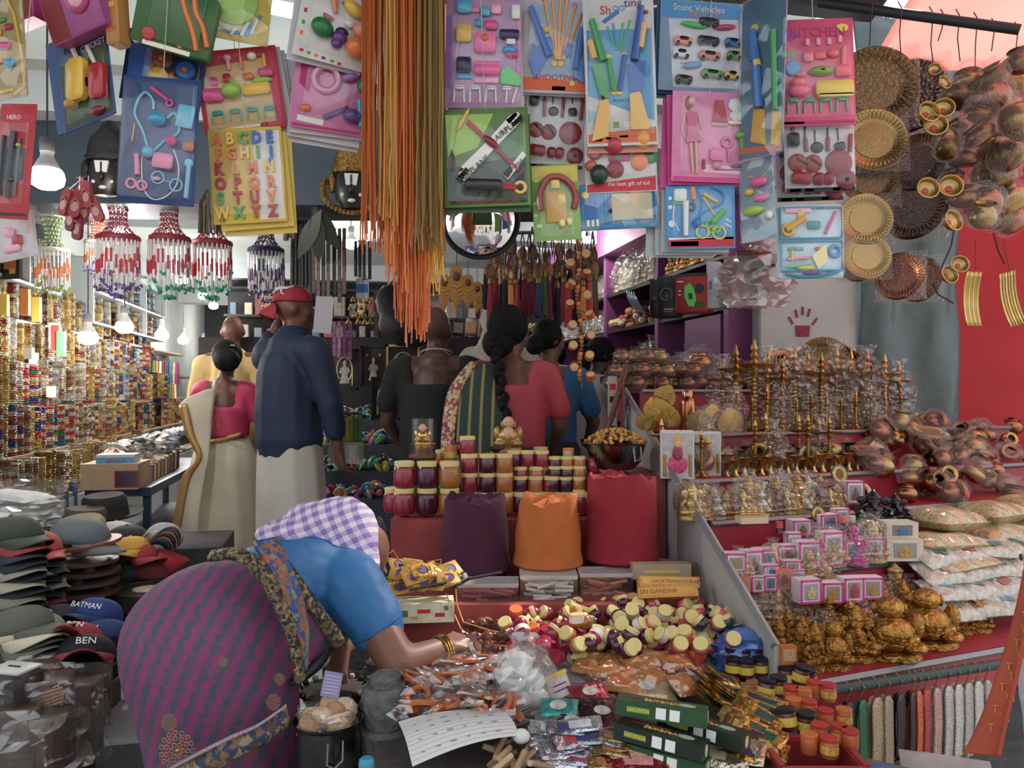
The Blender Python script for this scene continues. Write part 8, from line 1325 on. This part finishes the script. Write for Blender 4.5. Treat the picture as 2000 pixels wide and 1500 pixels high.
for i, (fx, fy) in enumerate(((.25, .2), (.5, .28), (.3, .36), (.6, .42), (.3, .5), (.6, .56), (.3, .62), (.65, .68), (.3, .75), (.65, .8), (.35, .86))):
    y_ = 1130 + fy * 330; x0, x1 = 2002 - max(0, y_ - 1180) * .41, 2020 - max(0, y_ - 1200) * .21; px_ = x0 + (x1 - x0) * (.2 + fx * .8); Yq = 1.408 - .03 * fx
    b = B(); b.tube([q(px_ - 8, y_, Yq), q(px_ + 8, y_ + 2, Yq), q(px_ + 8, y_ + 16, Yq)], .0016, 5); b.tube([q(px_ - 4, y_ + 2, Yq), q(px_ - 4, y_ + 14, Yq), q(px_ + 4, y_ + 18, Yq)], .0014, 5); ob('printed_sign', b, M('d0882c', .7), t)

# -- people in the street, seen in the mirror
src = [o for o in col.objects if o.name.startswith('person') and not o.parent][1:6]
for i, (x, y, a) in enumerate(((-1.6, -3.2, 2.6), (-.5, -4.4, 1.2), (.6, -3.6, 3.6), (1.6, -4.8, 5.), (-2.8, -5.2, .4), (2.6, -3.9, 2.), (.1, -6.2, 4.2), (-1.4, -6.8, 3.), (3.6, -6., 1.), (1.1, -7.5, .2))):
    r0_ = src[i % 5]; c_ = r0_.copy(); col.objects.link(c_); c_.location = (x * .8, y * .62, 0); c_.rotation_euler = (0, 0, a); c_['label'] = 'passer-by in the street, seen only in the convex mirror'; c_['group'] = 'street crowd in the mirror'
    for ch in r0_.children: d_ = ch.copy(); col.objects.link(d_); d_.parent = c_
# ---------------------------------------------------------------- inside the shop: purple shelves, frames, hangings, far clutter
PU = M('7c3a74', .55, n=.08, ns=4); PKF = M('b06aa4', .6, n=.06, ns=3); BD = M('15151a', .4)
us = T('purple_shelving', 'purple shelving with black boards along the right wall', 'shelf', S(2.3, 6, 0), (0, 0, TH)); ux = lambda x, y, z: (x - 2.3, y - 6, z)
for y in (4.3, 5.36, 6.51, 8.3, 10.2): ob('upright', B().box(ux(2.33, y, 1.6), (.44, .06, 2.1)), PU, us)
for z in (1.6, 1.965, 2.26):
    for y0, y1 in ((4.33, 5.33), (5.39, 6.48), (6.54, 8.27), (8.33, 10.1)): ob('board', B().box(ux(2.33, (y0 + y1) / 2, z), (.42, y1 - y0, .022)), BD, us)
ob('fascia', B().box(ux(2.3, 7.2, 2.735), (.46, 6.3, .28)), PKF, us); ob('base_panel', B().box(ux(2.2, 4.6, 1.78), (.2, .5, .3)), PU, us)
def onS(x, y, z): return S(x, y, z)
XR = random.Random(41)
def shelf_item(y, z, kind, lb, c_, s, x=2.2, g=None):
    t = T(kind, lb, {'wrapped_figure': 'figure', 'gilt_figure': 'figure', 'film_bag': 'bag'}[kind], onS(x, y, z), (0, 0, R(100) + XR.uniform(-.5, .5)), g, s=s)
    ob('figure', idol_me(KS[XR.randrange(5)]), M(c_, .4, .5 if kind == 'gilt_figure' else 0, n=.5, ns=9), t)
    if kind != 'gilt_figure': ob('plastic_wrap', memo(('rw', XR.randrange(4)), lambda: crumple(.5, .45, 1.25, XR.randrange(99), n=12).me()), WRAP, t)
for i in range(26): shelf_item(4.36 + (i % 13) * .072, 2.275, 'gilt_figure', 'glittering figure in the %s row of the near top shelf' % ('front', 'back')[i // 13], ('b8862c', '9c2c2c', 'c8a040', '8c5a24')[i % 4], .13 + XR.uniform(0, .06), 2.16 + (i // 13) * .12, 'glittering figures on the near top shelf')
for i in range(12): shelf_item(5.5 + (i % 6) * .16, 2.275, 'wrapped_figure', 'film-wrapped pale figure on the middle upper shelf', ('c0b8a8', 'b09a70', 'a8a8a4', 'c8c0b4')[i % 4], .2 + XR.uniform(0, .08), 2.18 + (i // 6) * .14, 'wrapped figures on the middle upper shelf')
for i in range(30): shelf_item(6.65 + (i % 15) * .105, 1.98 if i < 15 else 2.275, 'wrapped_figure', 'small white figure in the far row on the %s board' % ('lower' if i < 15 else 'upper'), ('c0bcb4', 'a88c7c', 'b0b4b8')[i % 3], .16, 2.17, 'small white figures on the far boards')
for i in range(40): ob('bead_flower', memo('bfl', lambda: B().ball((0, 0, 0), (.035, .035, .028), 8).me()), M(('c88a50', 'b84a50', 'd0b480', 'c06a40', 'c8c0b0')[i % 5], .6, n=.4, ns=40), None, onS(2.14 + XR.uniform(0, .14), 5.46 + XR.uniform(0, .96), 2.0 + XR.uniform(0, .1)), (0, 0, 0), XR.uniform(.8, 1.3), 'coloured bead flower heaped on the middle lower shelf', 'bead flower', 'bead flowers on the middle lower shelf')
for i in range(4): ob('glass_dish', B().lathe([(.01, .0), (.06, .0), (.1, .02), (.105, .03)], 20), M('6a8098', .15, .3), None, onS(2.12, 5.75 + i * .05, 2.12 + i * .01), (R(60), 0, R(70)), 1., 'blue-grey dish leaning over the bead flowers', 'dish', 'blue-grey dishes')
def shop_box(lb, px0, px1, py0, py1, Y, c_, spec):
    card('product_box', lb, (px0 + px1) / 2, (py0 + py1) / 2, px1 - px0, py1 - py0, Y, spec, c_, yaw=-26, thick=.14, string=False, cat='box')
shop_box('black headset box standing second from the purple upright', 1298, 1332, 545, 622, 4.62, '16171c', 'headset_print o N 50 46 30 5; headset_print d 3a2428 50 50 12 2; lettering f w 60 82 50 3; lettering f a 60 88 40 3; cushion_print e 3c4048 50 48 20 10'); shop_box('narrow black box next to the purple upright', 1283, 1303, 552, 622, 4.75, '1c181c', 'print e 8c4a44 40 50 20 14; print e 6a3430 60 70 18 8')
shop_box('red box with a bright green toy car', 1334, 1390, 540, 614, 4.55, '9c2420', 'car_window e 2a2c30 74 40 14 16; toy_car g 3cc83c 30 34 46 24 58 40 66 64 60 86 42 84 30 60; car_roof g 1a3a1e 40 52 52 50 56 66 44 68; lettering f w 16 20 18 4; lettering f w 14 44 8 3; lettering f w 14 54 8 3; foliage e 2c5c2a 76 80 18 8; top_strip f n 50 4 92 8'); shop_box('silver and blue glossy box right of the red one', 1392, 1416, 518, 606, 4.5, 'a8b0b8', 'print f 3a6a9c 30 50 20 60; print f w 66 40 14 40; print f 3c8c4c 80 76 20 10'); shop_box('grey box with green print at the shelf end', 1418, 1442, 560, 604, 4.45, '7c8488', 'print f 4c9c3c 50 60 40 20')
for i, (y, s_) in enumerate(((4.5, .2), (4.66, .24), (4.85, .22), (5.6, .26), (5.8, .22), (6.0, .2))):
    t = T('film_bag', ('wrapped bottle low in the near bay', 'tall wrapped bottle low in the near bay', 'third wrapped bottle low in the near bay', 'wrapped bottle beside the middle upright', 'shorter wrapped bottle in the middle bay', 'last wrapped bottle in the middle bay')[i], 'bag', onS(2.18, y, 1.612), s=s_); ob('bottle', B().lathe([(.3, 0), (.32, .5), (.12, .7), (.12, .9)], 14), M('6a7478', .2, .3), t); ob('plastic_wrap', crumple(.4, .4, 1.1, i).me(), WRAP, t)
t = T('bamboo_stick', 'brown bamboo stick leaning against the divider', 'stick', P(1180, 860, 3.75)); b = B(); q1 = P(1222, 722, 3.85) - P(1180, 860, 3.75); b.tube([q1 * f for f in (0, .3, .31, .32, .62, .63, .64, 1)], [.014, .014, .017, .014, .014, .017, .014, .014], 8); ob('stick', b, M('6a3c28', .5, n=.2), t)
carton('narrow white carton with red printed signs behind the stick', P(1196, 858, 3.9), (.04, .03, .3), (0, 0, 0), M('b8b0a4', .5), [(0, .25, .03, .03, 'r'), (0, .19, .03, .03, '3a2a28'), (0, .12, .03, .03, 'r'), (0, .05, .03, .03, '3a2a28')])
# central toy stand
ts = T('toy_stand', 'stepped stand of small toys in the middle of the shop', 'display stand', P(705, 0, 5.6) - Vector((0, 0, P(705, 0, 5.6).z - FZ))); 
for i in range(4): ob('step', B().box((0, -.36 + i * .24, (.5 + i * .16) / 2), (.62, .24, .5 + i * .16)), M('3c4450', .6, n=.1), ts)
YC = ['c83a3c', '3c9c4c', 'c8b03c', '3a6ab0', 'c86a9c', 'c8c4bc', '2a2c34', 'c87a34', '5a3c7c', '4aa0b0']
for i in range(190):
    k = XR.randrange(4); x, y, z = XR.uniform(-.3, .3), -.46 + k * .24 + XR.uniform(0, .2), .5 + k * .16 + XR.uniform(.015, .07) ; kd = XR.randrange(3)
    me_ = memo(('ty', kd), lambda: (B().ball((0, 0, 0), (.035, .022, .022), 8), rbox(.06, .03, .025, .008), B().tube([(.026 * math.cos(a), .026 * math.sin(a), 0) for a in [j * .6 for j in range(11)]], .008, 5, closed=True))[kd].me())
    ob('small_toy', me_, M(YC[(i * 7) % 10], .3, n=.2, ns=60, coat=.3), None, ts.location + Vector((x, y, z)), (XR.uniform(0, 3), XR.uniform(0, 3), XR.uniform(0, 3)), XR.uniform(.8, 1.5), '%s trinket toy heaped on the central stand' % ('rounded', 'boxy', 'ring-shaped')[kd], 'toy', 'trinket toys on the central stand')
t = T('knife_rack', 'clear rack of yellow and green handled peelers on the toy stand', 'rack', P(676, 905, 4.9)); ob('rack', B().box((0, 0, .06), (.2, .07, .12)), film(.15, .15, milk=.2), t); ob('rail', B().box((0, -.036, .12), (.21, .006, .016)), M('a8aca8', .4), t)
for i in range(8): ob('handle', B().lathe([(.012, 0), (.016, .03), (.01, .09), (.015, .13), (.006, .15)], 10), M(('c8b82c', 'c8b82c', '2c2c50', 'b8b02c', 'c8b82c', '8aa02c', '4a8c3c', '4a8c3c')[i], .4), t, (-.085 + i * .024, -.01, .13), (0, U(-.1, .1), 0)); ob('blade', B().tube([(0, 0, 0), (0, 0, .13)], .009, 6), M('8a9a6c', .4), t, (-.085 + i * .024, -.01, .0)); ob('tip', B().ball((0, 0, .3), (.016, .012, .012), 8), M('3c8c4c' if i % 2 else '3a4a7c', .4), t, (-.085 + i * .024, -.01, .0))
def god_frame(lb, px, py, w_, h_, Y, fc, ic, arch):
    k_ = Y / F; W_, H_ = w_ * k_, h_ * k_; t = T('deity_picture', lb, 'picture frame', P(px, py + h_ / 2, Y)); b = B(); e = W_ * .07
    for x, z, a, d in ((0, H_-e/2, W_, e), (0, e/2, W_, e), (-W_/2+e/2, H_/2, e, H_), (W_/2-e/2, H_/2, e, H_)): b.box((x, -.012, z), (a, .03, d))
    ob('moulding', b, fc, t); ob('back_board', B().box((0, 0, H_/2), (W_ * .96, .012, H_ * .96)), M('15141a', .35), t); ob('figure', idol_me('stand'), ic, t, (0, -.01, H_ * .16), s=(W_ * .5, .03, H_ * .56))
    if arch: ob('arch', B().tube([(W_ * .28 * math.cos(a), -.012, H_ * .5 + H_ * .3 * math.sin(a)) for a in [-1 + j * .36 for j in range(15)]], W_ * .03, 6), M('c0b48c', .4, .3), t); ob('pillars', B().tube([(-W_ * .28, -.012, H_ * .12), (-W_ * .28, -.012, H_ * .5)], W_ * .035, 6).tube([(W_ * .28, -.012, H_ * .12), (W_ * .28, -.012, H_ * .5)], W_ * .035, 6), M('c0b48c', .4, .3), t)
    else:
        for sx in (-1, 1): ob('lamp_print', B().ball((sx * W_ * .26, -.01, H_ * .78), (W_ * .06, .006, W_ * .06), 10), M('d0b030', .4), t)
    return t
god_frame('black frame with white arched idol behind the man in blue', 674, 722, 54, 80, 5.75, BD, M('a8a498', .4, n=.3), True); god_frame('black frame with pale idol between two framed pictures', 730, 716, 50, 80, 5.75, BD, M('b0aca0', .4, n=.3), False); god_frame('gold-framed orange deity picture catching the light', 788, 712, 66, 78, 5.72, GOLD, M('b8602c', .4, n=.5, ns=30), True); god_frame('black frame with arched idol low in front of the others', 754, 778, 56, 84, 5.5, BD, M('c0b8a4', .4, n=.3), True)
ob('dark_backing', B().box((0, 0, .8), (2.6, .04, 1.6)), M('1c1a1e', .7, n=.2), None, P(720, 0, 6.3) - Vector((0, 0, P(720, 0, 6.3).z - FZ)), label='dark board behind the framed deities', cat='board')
# hangings in the middle
def hang_bunch(lb, px, y0, y1, w_, Y, cols, n, rad=.006, cat='cord', flat=0, name='hanging_strap'):
    k_ = Y / F; o0 = P(px, y0, Y); t = T(name, lb, cat, o0)
    for i in range(n):
        x = (i - (n - 1) / 2) * w_ / n * k_; L = (y1 - y0) * k_ * U(.88, 1.04)
        if flat: b = B().box((x * 1.2, U(-.02, .02), -L / 2), (w_ / n * k_ * .85, .006, L), None)
        else: b = B().tube([(x * .3, 0, 0), (x, U(-.02, .02), -L * .3), (x * 1.1, U(-.02, .02), -L)], rad, 6)
        ob('strap', b, M(cols[i % len(cols)], .5, n=.5, ns=50), t)
    ob('cord', B().tube([(0, 0, 0), (0, 0, .3)], .002, 4), IRON, t)
hang_bunch('thick black bead ropes beside the man with the red cap', 588, 384, 650, 40, 5.0, ('101014', '1a1a20', '0c0c10'), 6, .013); hang_bunch('bunch of dark brocade belts hanging near the paper note', 642, 445, 590, 58, 4.6, ('4a4034', '6a4a48', '2a2c34', '5c5040', '14141a'), 7, flat=1, cat='belt'); hang_bunch('black leather straps beside the lit bulb', 708, 470, 545, 30, 4.7, ('15151a', '1c1c22'), 4, flat=1, cat='belt'); hang_bunch('dark fabric strips hanging below the threads', 770, 570, 660, 70, 5.6, ('1c1c20', '28242a', '3a2c34'), 6, flat=1, cat='fabric')
hang_bunch('striped pink knitted scarf hanging in the shop', 668, 628, 700, 34, 5.6, ('8c4a7c', 'a86a98', '7c3a6c'), 4, flat=1, cat='scarf'); hang_bunch('brown fur tails hanging by the black ropes', 566, 396, 470, 20, 4.6, ('6a4c34', '3c2c24'), 3, .016, 'fur'); hang_bunch('dark reddish dried flower bunch beside the letters card', 412, 372, 455, 40, 4.3, ('3a1c1c', '5a5a24', '4a2420', '2c3a1c'), 9, .012, 'flowers')
ob('paper_note', B().box((0, 0, 0), (.1, .003, .2)), M('a8a8b0', .7), None, P(632, 615, 4.5), (0, R(5), 0), label='white handwritten paper note hanging on the belts', cat='paper'); carton('blue and white carton hanging beside the straps', P(708, 584, 4.8), (.07, .03, .12), (0, 0, 0), M('c0c4c8', .5), [(0, .06, .068, .05, 'b')])
for i in range(3): ob('leaf_spray', B().grid(lambda u, v: ((u - .5) * .09 * math.sin(v * 3.1), -.03 * v, -v * .3), 6, 10), M('1c2c20', .4), None, P(604 + i * 12, 392 + i * 8, 4.35), (R(20), R(-30 + i * 30), 0), label='dark green leaf of the artificial spray behind the ropes', cat='leaf', group='artificial leaves')
t = T('bell_chandelier', 'hanging cluster of little gold bells', 'chandelier', P(706, 590, 5.6))
for i in range(22): ob('bell', memo('bell', lambda: B().lathe([(.02, 0), (.016, .012), (.008, .03), (.002, .034)], 10).me()), GOLD, t, (.09 * math.cos(i * .9) * (i % 3 + 1) / 3, .09 * math.sin(i * .9) * (i % 3 + 1) / 3, -.05 * (i % 4)))
t = T('fabric_bag', 'large dark cloth bag hanging behind the thread ends', 'bag', P(800, 620, 5.2)); b = B(); b.ball((0, 0, -.05), (.2, .12, .14), 16); b.ball((-.12, 0, .1), (.1, .08, .12), 12); soft('bag', b, M('17161a', .6, n=.2), t, .02, 4, .03); ob('strap', B().tube([(-.14, 0, .15), (0, 0, .5), (.1, 0, .1)], .01, 6), M('1c1a1e', .6), t)
# far shelves full of goods
fb = T('far_shelving', 'dark shelving across the far end of the shop', 'shelf', P(730, 0, 9.3) - Vector((0, 0, P(730, 0, 9.3).z - FZ)), (0, 0, TH))
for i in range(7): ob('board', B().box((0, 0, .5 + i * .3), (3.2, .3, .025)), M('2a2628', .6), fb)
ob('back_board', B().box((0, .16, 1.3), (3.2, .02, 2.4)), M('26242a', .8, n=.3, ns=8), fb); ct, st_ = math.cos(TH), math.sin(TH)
for i in range(150):
    lv = i % 6; x = -1.5 + (i // 6) * .124 + U(-.02, .02); h_ = U(.1, .24); o = ob('shelf_goods', memo(('sgd', i % 5), lambda: rbox(.07 + (i % 5) * .014, .08, 1., .01).me()), M(('8a8478', 'a86a34', '5a6470', '94887c', '9c3a34', '3a5a6a', '6a7a48', 'b0a890', '4a3048', '7c2c38')[(i * 7) % 10], .4, n=.4, ns=30), None, fb.location + Vector((x * ct + .12 * st_, x * st_ - .06, .515 + lv * .3)), (0, 0, TH), (1, 1, h_), 'small packed article on board %s of the far shelving' % ('one', 'two', 'three', 'four', 'five', 'six')[lv], 'article', 'articles on the far shelving')
for i in range(34):
    ob('wooden_flute', memo('wfl', lambda: B().tube([(-.06, 0, 0), (.06, 0, 0)], .011, 7).me()), M(('b89a64', '3a2a20', '8a6a3c', 'c8b080')[i % 4], .5), None, P(1004 + (i % 9) * 7.5 + (i // 9) * 3, 640 + (i // 9) * 14 + U(-3, 3), 6.6), (0, R(-35), R(20)), 1., 'carved wooden stick in the rack beyond the tassels', 'stick', 'carved sticks in the rack'); 
ob('stick_rack', B().box((0, 0, 0), (.36, .08, .5)), M('2c2220', .7), None, P(1038, 662, 6.72), label='dark rack holding carved sticks', cat='rack')
for i in range(12):
    card('framed_print', 'small framed print in the stack beyond the bald head', 895 + (i % 4) * 26, 640 + (i // 4) * 36, 26, 34, 6.4 + (i % 3) * .1, 'picture f %s 50 50 70 76; face_print e %s 50 44 20 16' % (('8c8478', 'a8743c', '5c5044', 'b0aca4')[i % 4], ('c8a078', '5c3a2c')[i % 2]), ('2a2420', '6a5a48', '8a8478')[i % 3], roll=U(-14, 14), yaw=U(-20, 20), string=False, cat='picture'); 
# ---------------------------------------------------------------- lettering becomes plain meshes
dg = bpy.context.evaluated_depsgraph_get()
for o in [o for o in col.objects if o.type == 'FONT']:
    me_ = bpy.data.meshes.new_from_object(o.evaluated_get(dg))
    n_ = bpy.data.objects.new('lettering' if o.name.startswith('lettering') else o.name.split('.')[0], me_); col.objects.link(n_)
    n_.parent = o.parent; n_.location = o.location; n_.rotation_euler = o.rotation_euler; n_.scale = o.scale
    bpy.data.objects.remove(o)
# ---------------------------------------------------------------- pieces of parts become sub-parts
SUB = dict(wheel='toy_car', car_cabin='toy_car', gear_hub='flower_gear', arrow_tip='arrow', finger_ring='scissors', monitor_screen='monitor', lens_bar='spectacles', burner='toy_cooker', pan_handle='frying_pan', lid_knob='pot_lid', hob_ring='hob', cockpit='car_shell', doll_hair='doll_head', orange_leaf='orange', machine_door='washing_machine', rifle_butt='rifle', rifle_stock='rifle', chest_heart='chest_piece', half_face='kiwi_half', wing_stripe='wing', tail_stripe='tail', melon_stripe='watermelon', mirror_handle='mirror', stove_panel='stove', cap_emblem='cap_crown', cap_brim='cap_crown', sleeve_hem='blouse', pallu_border='pallu', hem_edge='hem_border', embossing='dish', rim_ribs='dish', emblem='pouch', emblem_ring='pouch', sticker='body', brow_line='brow_mark', veins='leaf', gold_ring='gold_plate', slot='top_plate', hair_tie='braid', end_emblem='box', top_oval='box', band='crown', button='crown', insole_print='sole', spoon_neck='skimmer', ladle_neck='ladle', knife_neck='knife', fork_neck='fork_head', propeller_hub='propeller', launcher_neck='launcher', gold_border='pallu', idol_inside='window', hook='plaque')
for o in [o for o in col.objects if o.parent and not o.parent.parent and o.name.split('.')[0] in SUB]:
    sib = [c for c in o.parent.children if c.name.split('.')[0] == SUB[o.name.split('.')[0]] and c is not o and not c.modifiers]
    if sib and not o.children:
        m_ = sib[0].matrix_basis.inverted() @ o.matrix_basis; o.parent = sib[0]; o.matrix_basis = m_
# ---------------------------------------------------------------- things in a row are told apart by their place in it
HEAPS = ('tumbled', 'turmeric', 'packets', 'trinket', 'sachets', 'sticks', 'in a heap', 'heaped', 'sponges', 'flowers on', 'cutters', 'cloths', 'crowd in')
STK = ('stacked caps', 'stack of caps', 'denim caps', 'stacked round')
by = {}
for o in col.objects:
    if not o.parent and o.get('label') and o.get('group') and not any(h in o['group'] for h in HEAPS): by.setdefault((o['group'], o['label']), []).append(o)
def nth(n): return ('first', 'second', 'third', 'fourth', 'fifth', 'sixth', 'seventh', 'eighth', 'ninth', 'tenth')[n - 1] if n < 11 else '%d%s' % (n, {1: 'st', 2: 'nd', 3: 'rd'}.get(n % 10 if n % 100 not in (11, 12, 13) else 0, 'th'))
for (g, l), os_ in by.items():
    if len(os_) < 2: continue
    top = any(k in g for k in STK); os_.sort(key=(lambda o: -o.location.z) if top else (lambda o: o.location.x / max(.1, o.location.y)))
    if len(l.split()) > 12: l = l.replace('cream-lidded ', '')
    for i, o in enumerate(os_): o['label'] = l + ', ' + nth(i + 1) + (' from the top' if top else ' from the left')
